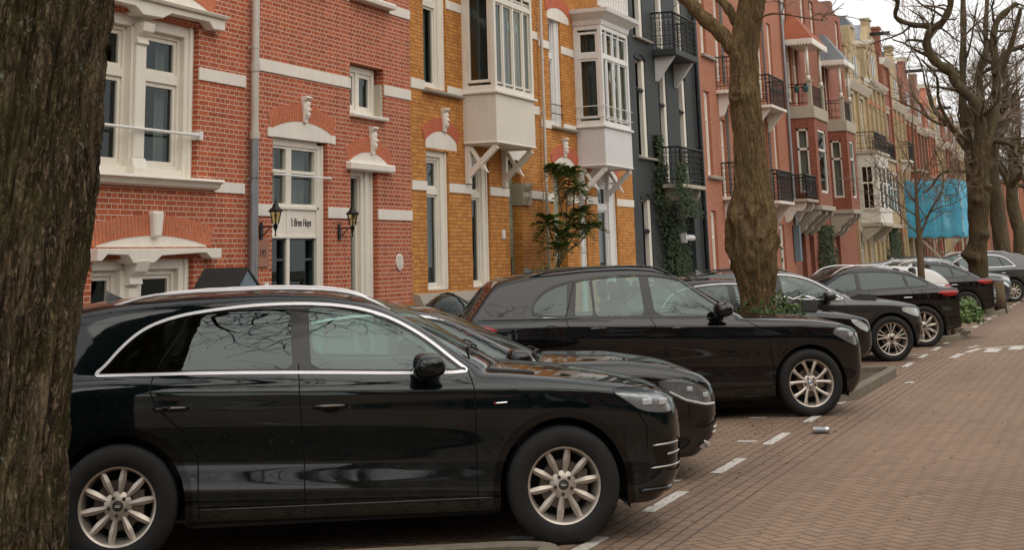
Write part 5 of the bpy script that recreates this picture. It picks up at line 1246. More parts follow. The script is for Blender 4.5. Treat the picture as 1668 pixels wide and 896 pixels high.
# trees on the other side of the street, behind and beside the camera: seen mirrored in glass and paint
for x,y,sd,lb in ((9.9,-2.0,53,'bare tree across the street mirrored in the car windows'),(10.0,12.0,59,'second bare tree across the street mirrored in car paint'),(10.0,-16,61,'bare tree far behind us mirrored in the first car side'),(9.6,-9,67,'tall bare tree across the street between two others behind us'),(6.5,-20,71,'tall bare tree in the street far behind us')):
    far_tree(lb,[(x,y,-.05),(x,y,2.5),(x-.1,y,4.6),(x-.2,y,6.8)],[.42,.36,.33,.3],sd,[([(x-.2,y,6),(x-1.6,y+.5,8.5),(x-2.2,y+.5,11),(x-3.5,y,14)],.2,.08),([(x-.2,y,5),(x-1.5,y-1,7),(x-2.5,y-2,10),(x-2.5,y-3,13)],.18,.07)],minr=.012,nch=(4,4,4,4,3),L=5.2)
# sapling
YS=33.6
Ts=tree_root('thin pale sapling with fanned bare twigs in the second planter',-4,YS)
m=MB(); m.tube([(-4.0,YS,-.02),(-4.02,YS,.7),(-4.01,YS,1.35),(-3.98,YS,2.06),(-3.98,YS,2.54),(-3.96,YS,3.03),(-3.94,YS,3.43),(-3.94,YS,3.9),(-3.9,YS,4.6)],[.085,.08,.075,.06,.045,.035,.028,.022,.012],10); m.obj('trunk','bark_sapling',Ts,smooth=True)
R=random.Random(9); mb=MB();tw=MB()
for l,r0 in (([(-3.97,2.05),(-3.72,2.53),(-3.43,2.95),(-3.40,3.40),(-3.49,3.9)],.028),([(-3.98,2.45),(-4.33,2.72),(-4.64,2.95),(-5.0,3.3)],.018),([(-3.94,3.1),(-3.59,3.64),(-3.24,4.05)],.018),([(-3.99,2.77),(-4.35,3.22),(-4.7,3.7)],.02),([(-3.97,2.1),(-4.17,2.26),(-4.47,2.63),(-4.97,3.0)],.02),([(-3.97,2.9),(-3.7,3.3),(-3.5,3.5),(-3.1,3.6)],.016),([(-3.95,3.4),(-4.2,3.9),(-4.4,4.5)],.016),([(-3.98,2.3),(-3.6,2.6),(-3.2,2.7),(-2.8,2.95)],.016)):
    tube_limb(mb,tw,[(x,YS+R.uniform(-.3,.3)*i*.4,z) for i,(x,z) in enumerate(l)],r0,r0*.3,R,L=.75,dens=.9,sides=6,min_r=.0045,maxl=2,lvl=1)
c_=mb.obj('crown','bark_sapling',Ts,smooth=True); tw.obj('twigs','twig_pale',c_)
# planters
def planter2(xe,y0,y1,L_,label,z=.12):
    ux,uy=-math.cos(A28),-math.sin(A28)
    C4=[(xe+ux*L_,y0+uy*L_),(xe,y0),(xe,y1),(xe+ux*L_,y1+uy*L_)]
    def rounded(q,r,n=8):
        O=[q[0]]
        for i in (1,2):
            a,b,c=Vector(q[i-1]),Vector(q[i]),Vector(q[i+1]); p=b+(a-b).normalized()*r; s=b+(c-b).normalized()*r
            for k in range(n+1): t=k/n; O.append(tuple(p*(1-t)**2+b*2*t*(1-t)+s*t*t))
        return O+[q[3]]
    O=rounded(C4,.6); n=len(O); I=[]
    for i in range(n):
        a=Vector(O[max(i-1,0)]);b=Vector(O[min(i+1,n-1)]); d=(b-a).normalized(); nn=Vector((-d.y,d.x)); I.append(tuple(Vector(O[i])+nn*.13))
    m=MB(); v=[(p[0],p[1],-.02) for p in O]+[(p[0],p[1],z) for p in O]+[(p[0],p[1],z) for p in I]+[(p[0],p[1],0) for p in I]; f=[]
    for i in range(n-1): f+=[(i,i+1,n+i+1,n+i),(n+i,n+i+1,2*n+i+1,2*n+i),(2*n+i,2*n+i+1,3*n+i+1,3*n+i)]
    m.add(v,f); r=empty('planter',(0,0,0),0,label,'planter','kerbed tree beds between the parking bays'); m.obj('kerb','kerb_stone',r,bevel=.012)
    s=MB(); s.add([(p[0],p[1],.05) for p in I],[tuple(range(n))]); s.obj('soil_bed','soil',r); return r
planter2(-3.28,6.9,9.42,4.4,'kerbed soil bed with leaf crumbs in front of the nearest black car')
planter2(-3.26,19.3,23.9,4.2,'kerbed bed round the burled brown tree')
planter2(-3.2,31.5,35.0,4.2,'kerbed bed with green shrub and sapling')
planter2(-3.2,43.6,47.4,4.2,'kerbed bed with wooden post near the grey car')
R=random.Random(8)
m=MB()
for k in range(900):
    t=R.random()*3.4; x=-3.5-t*.88+R.uniform(-.1,.1); y=7.2+R.random()*2.0-t*.47; s=R.uniform(.008,.028); a=R.uniform(0,6.28)
    m.add([(x+s*math.cos(a),y+s*math.sin(a),.056+R.uniform(0,.012)),(x+s*.5*math.cos(a+1.6),y+s*.5*math.sin(a+1.6),.066),(x-s*math.cos(a),y-s*math.sin(a),.056+R.uniform(0,.01)),(x-s*.5*math.cos(a+1.6),y-s*.5*math.sin(a+1.6),.062)],[(0,1,2,3)])
tag(m.obj('leaf_litter','leaf_litter'),kind='stuff')
m=MB()
for k in range(900):
    x=R.choice([R.uniform(-3.6,-.3),R.gauss(-3.3,.25),R.gauss(-3.9,.5)]); y=R.uniform(9.5,40); s=R.uniform(.005,.022); a=R.uniform(0,6.28)
    m.add([(x+s*math.cos(a),y+s*math.sin(a),.006),(x+s*.5*math.cos(a+1.6),y+s*.5*math.sin(a+1.6),.014),(x-s*math.cos(a),y-s*math.sin(a),.006),(x-s*.5*math.cos(a+1.6),y-s*.5*math.sin(a+1.6),.01)],[(0,1,2,3)])
tag(m.obj('street_litter','leaf_litter'),kind='stuff')
# shrub in the second planter
pts=[]
for k in range(900):
    a=R.uniform(0,6.28); b=R.uniform(-.2,1.4); r=R.uniform(.3,1)**.5; pts.append(((-3.22+.45*r*math.cos(a)*math.cos(b*.8),33.2+.5*r*math.sin(a)*math.cos(b*.8),.36+.44*r*math.sin(b)),(math.cos(a),math.sin(a),.5)))
r=empty('green_shrub',(0,0,0),0,'bright green leafy shrub in the second planter','shrub'); leaf_cloud(pts,.10,'leaves','leaf_bright',r,R)
m=MB(); 
for k in range(7): m.tube([(-3.55+R.gauss(0,.05),33,.0),(-3.55+R.gauss(0,.2),33+R.gauss(0,.2),.6)],[.012,.006],4)
m.obj('stems','twig',r)
m=MB()
for k in range(5): x=-3.5-k*.28; m.tube([(x,32.5+k*.05,.05),(x+.5,32.3,.16+.04*(k%2))],.02,5)
tag(m.obj('cut_branches','twig_pale'),'cut pale branches lying beside the green shrub','branches')
m=MB(); m.tube([(-3.34,32.3,.0),(-3.30,32.3,.55)],[.05,.045],8); tag(m.obj('wooden_stake','bark_sapling',None,smooth=True),'short leaning wooden stake right of the green shrub','stake')
m=MB(); m.tube([(-3.33,45,.0),(-3.33,45,.86)],[.17,.15],12); tag(m.obj('tree_stump','bark_sapling',None,smooth=True),'pale wooden stump post in front of the dark blue car','stump')
# ivy climbing the slate house
pts=[]
for k in range(13000):
    z=R.uniform(.2,4.7); c=36.95+.35*math.sin(z*1.3)+(.15 if z<3 else -.1); w=1.15*(1-.10*z) if z<3.4 else .45
    if z>4.0: w=.2; c=36.35
    y=R.gauss(c,w*.55); 
    if z<3.4 and y>38.35-.1*z: continue
    out=R.uniform(.03,.30)*(1 if z<3.2 else .4)+(.5 if z>2.7 and z<4.0 and R.random()<.5 else 0); pts.append(((XF+out,y,z),(1,-.3,.2)))
tag(leaf_cloud(pts,.078,'climbing_ivy','leaf_dark',None,R,up=.5),'dark ivy climbing the slate house up to its lower balcony','ivy')
# greens on the crimson and buff houses
def bush_on_wall(y0,y1,z1,seed,label,n=2200,x=XF,out=.5):
    R=random.Random(seed); pts=[]
    for k in range(n):
        z=R.uniform(0,z1); t=z/z1; w=(y1-y0)/2*(1-.35*t*t); y=(y0+y1)/2+R.uniform(-1,1)*w*(1+.12*math.sin(z*5)); pts.append(((x+R.uniform(.0,out)*(1-.3*t),y,z),(1,-.5,.3)))
    tag(leaf_cloud(pts,.12,'wall_shrub','leaf_dark',None,R),label,'shrub')
bush_on_wall(56.6,59.3,2.75,71,'dark evergreen bush between the two crimson brick bays')
bush_on_wall(74.2,78.6,2.9,73,'dark ivy mass under the yellow brick bay',3200)
# potted mahonia on a stoop
st=MB()
for k in range(5): st.box(XF,-8.9-.0+.0-.25*k,26.3,27.5,.0 if k==0 else .24*k,.24*(k+1))
tag(st.obj('stone_steps','stone_grey',None,bevel=.01),'grey stone steps up to the ochre house porch','steps')
r=empty('potted_tree',(-9.75,26.95,1.2),0,'terracotta pot with tall spiky mahonia leaning over the ochre wall','plant')
m=MB(); m.lathe([(0,.10),(0,.14),(.30,.20),(.36,.22),(.38,.22),(.38,.19),(.33,.17)],18,2); m.obj('pot','terracotta',r,smooth=True)
R=random.Random(77); s=MB(); L_=MB()
def whorl(c,up,n,ln):
    for k in range(n):
        a=6.283*k/n+R.uniform(-.2,.2); d=Vector((math.cos(a),math.sin(a),R.uniform(-.6,1.9))).normalized()
        p=Vector(c); side=d.cross(Vector((0,0,1))).normalized(); l=ln*R.uniform(.75,1.1)
        rach=[p+d*l*t+Vector((0,0,-.55*l*t*t)) for t in [j/8 for j in range(9)]]
        L_.tube(rach,.004,3,cap=False)
        for j in range(1,9):
            for sg in (-1,1):
                q=rach[j]; e=(side*sg+d*.55+Vector((0,0,R.uniform(-.2,.15)))).normalized(); w=.034; ll=.17*(1-.4*abs(j/8-.45))
                u=d.cross(e).normalized()*.003; b=(e.cross(Vector((0,0,1)))).normalized()*w
                L_.add([q,q+e*ll*.4+b+Vector((0,0,.006)),q+e*ll,q+e*ll*.4-b+Vector((0,0,.006))],[(0,1,2,3)])
stems=[[(0,0,.3),(.05,.10,.7),(.0,-.15,1.0),(.0,-.3,1.25)],[(0,0,.3),(.1,.3,.7),(.1,.45,1.2),(.1,.5,1.75),(.1,.75,2.15)],[(0,0,.3),(.1,.35,.75),(.15,.8,1.1),(.15,1.3,1.45)],[(.1,.45,1.2),(.05,1.0,1.5),(.0,1.25,1.95)],[(0,0,.3),(.1,.2,.8),(.1,.3,1.3),(.05,.2,1.8),(.0,.25,2.2)],[(.1,.3,.7),(.2,.9,.9),(.2,1.5,1.15)]]
for q in stems:
    s.tube(q,[.022]+[.016]*(len(q)-2)+[.010],6); whorl(q[-1],0,12,.36); whorl(Vector(q[-1])*.82+Vector(q[-2])*.18,0,10,.36)
for z,y in ((1.0,.05),(1.3,.6),(.95,.5),(1.15,1.05),(.75,-.1)): whorl((.1,y,z),0,11,.36)
s.obj('stems','bark_sapling',r); L_.obj('leaves','leaf_mahonia',r)
pl=[]
for k in range(260): pl.append(((-9.75+R.gauss(0,.18),26.5+R.gauss(0,.2),1.55+R.gauss(0,.1)),(0,0,1)))
r=empty('low_shrub',(0,0,0),0,'small green shrub beside the terracotta pot','shrub'); leaf_cloud(pl,.07,'leaves','leaf_bright',r,R); m=MB(); m.lathe([(0,.10),(.25,.15),(.25,.12)],12,2,(-9.75,26.5,1.2)); m.obj('pot','stone_grey',r)

# ================= car assembly =================
def tyre_mesh(R,rr,w):
    """lathe about y; local centre 0; outer face towards -y"""
    m=MB(); hw=w/2
    prof=[(-hw+.012,rr-.004),(-hw-.002,rr+.012),(-hw-.010,rr+.05),(-hw-.006,R-.035),(-hw+.004,R-.015),(-hw+.02,R-.003)]
    for g in (-.055,-.018,.018,.055):
        prof+=[(g-.007,R),(g-.005,R-.008),(g+.005,R-.008),(g+.007,R)]
    prof+=[(hw-.02,R-.003),(hw,R-.02),(hw,rr)]
    m.lathe(prof,72,1)
    n=88
    for i in range(n):   # tread shoulder blocks
        a=2*math.pi*i/n; b=a+2*math.pi/n*.62
        v=[]
        for t in (a,b):
            for (y,r) in ((-hw+.001,R-.022),(-hw+.022,R+.0005),(-.06,R+.004)):
                v.append((r*math.sin(t),y,r*math.cos(t)))
        m.add(v,[(0,1,4,3),(1,2,5,4)])
    return m
def rim_meshes(rr,style):
    """returns list of (name, MB, material)"""
    out=[]
    b=MB(); b.lathe([(-.085,rr+.012),(-.104,rr+.010),(-.108,rr+.0),(-.104,rr-.010),(-.095,rr-.016),(-.075,rr-.020),(-.04,rr-.03),(.06,rr-.04),(.1,rr-.01)],64,1)
    sp=MB()
    def spoke(a0,a1,ws,th=.018,face=-.088,hubr=.062,crease=.006):
        N_=len(ws); rows=[]
        for i,(t,wd,dep) in enumerate(ws):
            r=hubr*.8+(rr-.012-hubr*.8)*t; a=a0+(a1-a0)*t
            c=Vector((r*math.sin(a),0,r*math.cos(a))); tn=Vector((math.cos(a),0,-math.sin(a)))
            yf=face+dep
            rows.append([c-tn*wd/2+Vector((0,yf+crease,0)),c+Vector((0,yf,0)),c+tn*wd/2+Vector((0,yf+crease,0)),c+tn*wd*.42+Vector((0,yf+th+.02,0)),c-tn*wd*.42+Vector((0,yf+th+.02,0))])
        v=[p for r in rows for p in r]; f=[]
        for i in range(N_-1):
            for j in range(5): f.append((i*5+j,(i+1)*5+j,(i+1)*5+(j+1)%5,i*5+(j+1)%5))
        sp.add(v,f)
    P2=2*math.pi
    if style=='ten':      # ten bladed spokes that swell in the middle
        for k in range(10):
            a=P2*(k+.25)/10; spoke(a,a,[(0,.026,.02),(.3,.034,.008),(.58,.047,.0),(.60,.047,.0),(.85,.041,.0),(1.05,.027,.005)],crease=.015)
    elif style=='vee':    # five pairs splayed towards the rim
        for k in range(5):
            a=P2*(k+.0)/5
            for s in (-1,1): spoke(a+s*.15,a+s*.33,[(0,.034,.018),(.35,.028,.006),(.7,.032,.0),(.9,.044,-.002),(1.04,.060,.004)],crease=.008)
    elif style=='multi':
        for k in range(5):
            a=P2*k/5
            for s in (-1,0,1): spoke(a+s*.14,a+s*.34,[(0,.018,.02),(.4,.016,.006),(.8,.016,.0),(1.02,.028,.004)],crease=.003)
    elif style=='five':
        for k in range(5):
            a=P2*k/5; spoke(a,a,[(0,.05,.02),(.4,.05,.006),(.8,.06,.0),(1.02,.09,.004)])
    hub=MB(); hub.lathe([(-.060,.088),(-.066,.078),(-.072,.066),(-.078,.05),(-.080,.034),(-.062,.032),(-.062,.0)],30,1)
    out.append(('rim_barrel',b,'alloy')); out.append(('spokes',sp,'alloy' if style!='multi' else 'alloy')); out.append(('hub',hub,'alloy'))
    cap=MB(); cap.lathe([(-.066,.033),(-.074,.031),(-.077,.02),(-.078,.0)],24,1); out.append(('hub_cap',cap,'alloy_dark' if style=='ten' else 'gloss_black'))
    bolts=MB()
    for k in range(5):
        a=P2*(k+.5)/5+.1; c=(.056*math.sin(a),0,.056*math.cos(a))
        bolts.lathe([(-.086,.0),(-.086,.010),(-.083,.012),(-.062,.012)],8,1,c)
    out.append(('bolt',bolts,'alloy_dark'))
    disc=MB(); disc.lathe([(-.03,.06),(-.032,.15),(-.02,.155),(-.01,.155)],40,1); disc.box(.09,.16,-.06,-.02,-.05,.09)
    out.append(('brake_disc',disc,'brake_iron'))
    back=MB(); back.lathe([(.03,.0),(.03,rr-.02)],32,1); out.append(('wheel_back',back,'underbody'))
    return out
def emblem(kind):
    m=[]
    if kind=='rings':
        b=MB()
        for i in range(4):
            c=Vector((-.0125+.0083*i,-.0785,0)); b.tube([c+Vector((.006*math.cos(t),0,.006*math.sin(t))) for t in [2*math.pi*j/14 for j in range(15)]],.0011,4)
        m.append(('emblem_rings',b,'chrome'))
    elif kind=='quarters':
        for q in range(4):
            b=MB(); pts=[(0,0)]+[(.021*math.cos(t),.021*math.sin(t)) for t in [math.pi/2*(q+j/6) for j in range(7)]]
            b.prism(pts,1,-.081,-.076); m.append(('emblem_quarter',b,'badge_blue' if q%2==0 else 'badge_white'))
        b=MB(); b.lathe([(-.0805,.021),(-.0825,.024),(-.0805,.028)],24,1); m.append(('emblem_ring',b,'chrome'))
    return m
WHEELS={}
def make_wheel(R,rr,w,style,emb=None):
    key=(R,rr,w,style,emb)
    if key in WHEELS: return WHEELS[key]
    L=[('tyre',tyre_mesh(R,rr,w),'rubber')]
    rim=rim_meshes(rr,style); L.append(('rim',rim[0][1],'alloy')); L+= [r for r in rim[1:]]
    if emb: L+=emblem(emb)
    me=[]
    for n_,b,mt in L:
        m=bpy.data.meshes.new(n_); m.from_pydata(b.v,[],b.f); m.materials.append(MATS[mt]); m.polygons.foreach_set('use_smooth',[True]*len(m.polygons)); m.set_sharp_from_angle(angle=math.radians(35 if n_!='spokes' else 14)); m.update(); me.append((n_,m))
    WHEELS[key]=me; return me
def put_wheel(parent,x,y,z,side,key,steer=0):
    """the wheel is a part, the tyre its mesh; rim pieces are its sub-parts"""
    me=make_wheel(*key)
    w_=bpy.data.objects.new('wheel',me[0][1]); link(w_,parent); w_.location=(x,y,z); w_.rotation_euler=(0,0,(0 if side<0 else math.pi)+steer)
    for n_,m in me[1:]:
        o=bpy.data.objects.new(n_,m); link(o,w_)
    return w_
def seat_mesh(x,y,rear=False):
    m=MB()
    def slab(p0,p1,w_,t,tap=.8):
        p0=Vector(p0);p1=Vector(p1);d=(p1-p0).normalized(); n_=Vector((-d.z,0,d.x))
        v=[]
        for p,ww in ((p0,w_),((p0+p1)/2,w_*1.04),(p1,w_*tap)):
            for s,q in ((-1,-1),(1,-1),(1,1),(-1,1)): v.append(p+Vector((0,s*ww/2,0))+n_*q*t/2)
        f=[(3,2,1,0),(8,9,10,11)]
        for i in range(2):
            for j in range(4): f.append((i*4+j,i*4+(j+1)%4,(i+1)*4+(j+1)%4,(i+1)*4+j))
        m.add(v,f)
    W=.5 if not rear else 1.25
    slab((x-.25,y,.62),(x+.28,y,.66),W,.14,1); slab((x-.25,y,.66),(x-.42,y,1.2),W,.13,.85)
    for yy in ([y] if not rear else [y-.42,y+.42]): slab((x-.43,yy,1.24),(x-.47,yy,1.44),.26,.09,.8)
    return m
def make_car(sp,res,near=-1):
    """build every mesh of one car in its own frame: x forwards from the front axle, y left, z up"""
    B=Body(sp); wb=sp['wb']; xn=sp['len_f']; xt=-wb-sp['len_r']
    co,q=surface_nets(B,(xt-.1,-1.12,.1),(xn+.1,1.12,sp['h']+.12),res)
    bm=bmesh.new(); vs=[bm.verts.new(c) for c in co]
    for a in q:
        try: bm.faces.new([vs[i] for i in a])
        except ValueError: pass
    bmesh.ops.recalc_face_normals(bm,faces=bm.faces)
    reg={}
    layer=bm.faces.layers.int.new('r'); names=['body']; mats={'body':sp['paint']}; offs={}
    def region(name,matn,fn,gate_v=None,gate_f=None,off=0,docut=True,inside_of=None):
        if name not in names: names.append(name); mats[name]=matn; offs[name]=off
        r=names.index(name)
        if docut: cut(bm,fn,gate_v)
        fs,c,n=face_data(bm); v=fn(c[:,0],c[:,1],c[:,2]); ok=v<0
        if gate_v is not None: ok&=gate_v(c[:,0],c[:,1],c[:,2])
        if gate_f is not None: ok&=gate_f(c,n)
        io=[names.index(k) for k in inside_of if k in names] if inside_of else None
        for i in np.where(ok)[0]:
            if io is None or fs[i][layer] in io: fs[i][layer]=r
    side_v=lambda x,y,z:(np.abs(y)>.45)
    side_f=lambda c,n:(np.abs(n[:,1])>.5)
    # wheel arches
    for cx in (0,-wb):
        R=sp['arch_r']; cz=sp['hubz']
        lip=sp.get('lip',.035)
        def fa(x,y,z,R=R,cx=cx): 
            d=np.sqrt((x-cx)**2+np.minimum(z-cz,0.0)**2*.0+np.maximum(z-cz,0)**2)-R
            return np.where(z<cz,np.abs(x-cx)-R,d)
        g=lambda x,y,z,cx=cx:(np.abs(y)>.55)&(z<cz+R+.2)
        region('arch_trim',sp.get('lip_mat','plastic_black'),lambda x,y,z:fa(x,y,z)-lip,g,lambda c,n:(np.abs(n[:,1])>.35),.006)
        region('hole',None,fa,g,lambda c,n:(c[:,2]<cz+R))
    # lower cladding
    if sp.get('clad'):
        cl=Sp(sp['clad'],.02)
        region('cladding',sp.get('clad_mat','plastic_black'),lambda x,y,z:z-cl(x),lambda x,y,z:z<.6,None,0,inside_of=['body'])
    dl=smooth_poly(sp['dlo'],2)
    fd=lambda x,y,z:sdpoly(x,z,dl)
    gd=lambda x,y,z:(np.abs(y)>.5)&(z>.8)
    gfd=lambda c,n:(np.abs(n[:,1])>.5)
    tw=sp.get('trim_w',.022)
    if tw: region('window_trim',sp.get('trim_mat','chrome'),lambda x,y,z:fd(x,y,z)-tw,gd,gfd,.004)
    region('pillar_trim','gloss_black',fd,gd,gfd,-.002)
    for i,(pn,pl) in enumerate(sp['panes']):
        pp=smooth_poly(pl,1)
        fn=lambda x,y,z,pp=pp:np.maximum(sdpoly(x,z,pp),fd(x,y,z)+.014)
        region('window%d'%i,sp.get('glass','car_glass') if not pn.startswith('p_') else 'privacy_glass',fn,gd,gfd,-.006)
    # windscreen & rear glass
    a0,a1,ay0,ay1=sp['ws']   # x bottom, x top, half widths
    def fws(x,y,z):
        t=np.clip((a0-x)/(a0-a1),0,1); c=sp.get('wsc',.22)
        xx=x+c*y*y
        return np.maximum(np.maximum(xx-a0,a1-xx),np.abs(y)-(ay0+(ay1-ay0)*t))
    region('windscreen','car_glass',fws,lambda x,y,z:(z>.9)&(x>a1-.6)&(x<a0+.3),lambda c,n:(n[:,0]>.15)&(n[:,2]>.2),-.004,inside_of=['body'])
    if 'rg' in sp:
        z0,z1,y0,y1=sp['rg']
        frg=lambda x,y,z:np.maximum(np.maximum(z0-z,z-z1),np.abs(y)-(y0+(y1-y0)*np.clip((z-z0)/(z1-z0),0,1)))-0.0
        region('rear_window','privacy_glass',frg,lambda x,y,z:(z>.7)&(x<xt+1.2),lambda c,n:(n[:,0]<-.25),-.004,inside_of=['body'])
    # lamps: polygons in side view (wrap round the corner)
    for nm,pl,side,mt in sp.get('lamps',[]):
        pp=smooth_poly(pl,2)
        g=(lambda x,y,z:(x>.2)&(np.abs(y)>.3)) if side=='f' else (lambda x,y,z:(x<-wb-.1)&(np.abs(y)>.3))
        region(nm,mt,lambda x,y,z,pp=pp:sdpoly(x,z,pp),g,None,-.003,inside_of=['body'])
    for nm,pl,mt in sp.get('frontpoly',[]):   # polygons in front view (|y|,z)
        pp=smooth_poly(pl,1)
        region(nm,mt,lambda x,y,z,pp=pp:sdpoly(np.abs(y),z,pp),lambda x,y,z:(x>.35),lambda c,n:n[:,0]>.3,-.004,inside_of=['body'])
    for nm,pl,mt in sp.get('rearpoly',[]):
        pp=smooth_poly(pl,1)
        region(nm,mt,lambda x,y,z,pp=pp:sdpoly(np.abs(y),z,pp),lambda x,y,z:(x<-wb-.3),lambda c,n:n[:,0]<-.3,.003,inside_of=['body'])
    for nm,pl,mt,of in sp.get('sidepoly',[]):
        pp=smooth_poly(pl,1)
        region(nm,mt,lambda x,y,z,pp=pp:sdpoly(x,z,pp),side_v,lambda c,n:np.abs(n[:,1])>.25,of,inside_of=['body','cladding'])
    for pl,closed in sp.get('seams',[]):
        if closed: pl=[tuple(p) for p in smooth_poly(pl,2)]
        fn=lambda x,y,z,pl=pl,closed=closed:(np.abs(sdpoly(x,z,pl)) if closed else sdpoly(x,z,pl,False))-sp.get('seam_w',.004)
        xs=[p[0] for p in pl];zs=[p[1] for p in pl]
        gg=lambda x,y,z,xs=xs,zs=zs:(np.abs(y)>.5)&(x>min(xs)-.05)&(x<max(xs)+.05)&(z>min(zs)-.05)&(z<max(zs)+.05)
        cut(bm,(lambda x,y,z,pl=pl:sdpoly(x,z,pl)) if closed else (lambda x,y,z,pl=pl:sdline(x,z,pl)),gg)
        region('panel_seam','seam_black',fn,lambda x,y,z,xs=xs,zs=zs:(np.abs(y)>.5)&(x>min(xs)-.08)&(x<max(xs)+.08)&(z>min(zs)-.08)&(z<max(zs)+.08),side_f,-.005,inside_of=['body','cladding','pillar_trim','arch_trim'])
    if 'hoodseam' in sp:   # bonnet shut line, plan polyline
        pl=sp['hoodseam']
        cut(bm,lambda x,y,z:sdline(x,np.abs(y),pl),lambda x,y,z:(x>-.75)&(z>.6))
        region('panel_seam','seam_black',lambda x,y,z:sdpoly(x,np.abs(y),pl,False)-.004,lambda x,y,z:(x>-.75)&(z>.6),lambda c,n:n[:,2]>.3,-.005,inside_of=['body'])
    # split into meshes
    out=[]
    fs=list(bm.faces)
    groups={}
    for f in fs:
        n_=names[f[layer]]
        if n_=='hole': continue
        c=f.calc_center_median()
        split=n_.startswith('window') and n_!='window_trim' or n_ in('window_trim','pillar_trim') or n_ in [l[0] for l in sp.get('lamps',[])]
        k=(n_,(1 if c.y>0 else -1) if split else 0)
        groups.setdefault(k,[]).append(f)
    G2=[]
    for (n_,sd),fl in groups.items():
        if n_ in ('arch_trim','bumper_vent','sill_strip','vent_strip','fog_lamp'):
            todo=set(fl)
            while todo:
                st=[todo.pop()]; comp=[]
                while st:
                    f=st.pop(); comp.append(f)
                    for e in f.edges:
                        for g_ in e.link_faces:
                            if g_ in todo: todo.remove(g_); st.append(g_)
                if len(comp)>3: G2.append((n_,sd,comp))
        else: G2.append((n_,sd,fl))
    for n_,sd,fl in G2:
        vi={};V=[];F=[]
        for f in fl:
            r=[]
            for v in f.verts:
                if v not in vi: vi[v]=len(V); V.append(v.co[:])
                r.append(vi[v])
            F.append(r)
        V=np.array(V); g=np.stack(B.grad([V[:,0],V[:,1],V[:,2]]),1); g/=np.linalg.norm(g,axis=1)[:,None]+1e-9
        V2=V+g*offs.get(n_,0)
        me=bpy.data.meshes.new(n_); me.from_pydata(V2.tolist(),[],F); me.materials.append(MATS[mats[n_]])
        me.polygons.foreach_set('use_smooth',[True]*len(F)); me.normals_split_custom_set_from_vertices(g.tolist()); me.update()
        base=n_.rstrip('0123456789')
        pn={'window':'side_window'}.get(base,base)
        out.append((pn,me,sd))
        if base in ('headlight','taillight'):
            V3=V-g*.035; me2=bpy.data.meshes.new('reflector'); me2.from_pydata(V3.tolist(),[],F); me2.materials.append(MATS[sp.get('refl','lamp_inner') if base=='headlight' else 'lamp_red']); me2.update()
            if base=='headlight': out.append(('>reflector',me2,sd))
    bm.free()
    return B,out
CARS={}
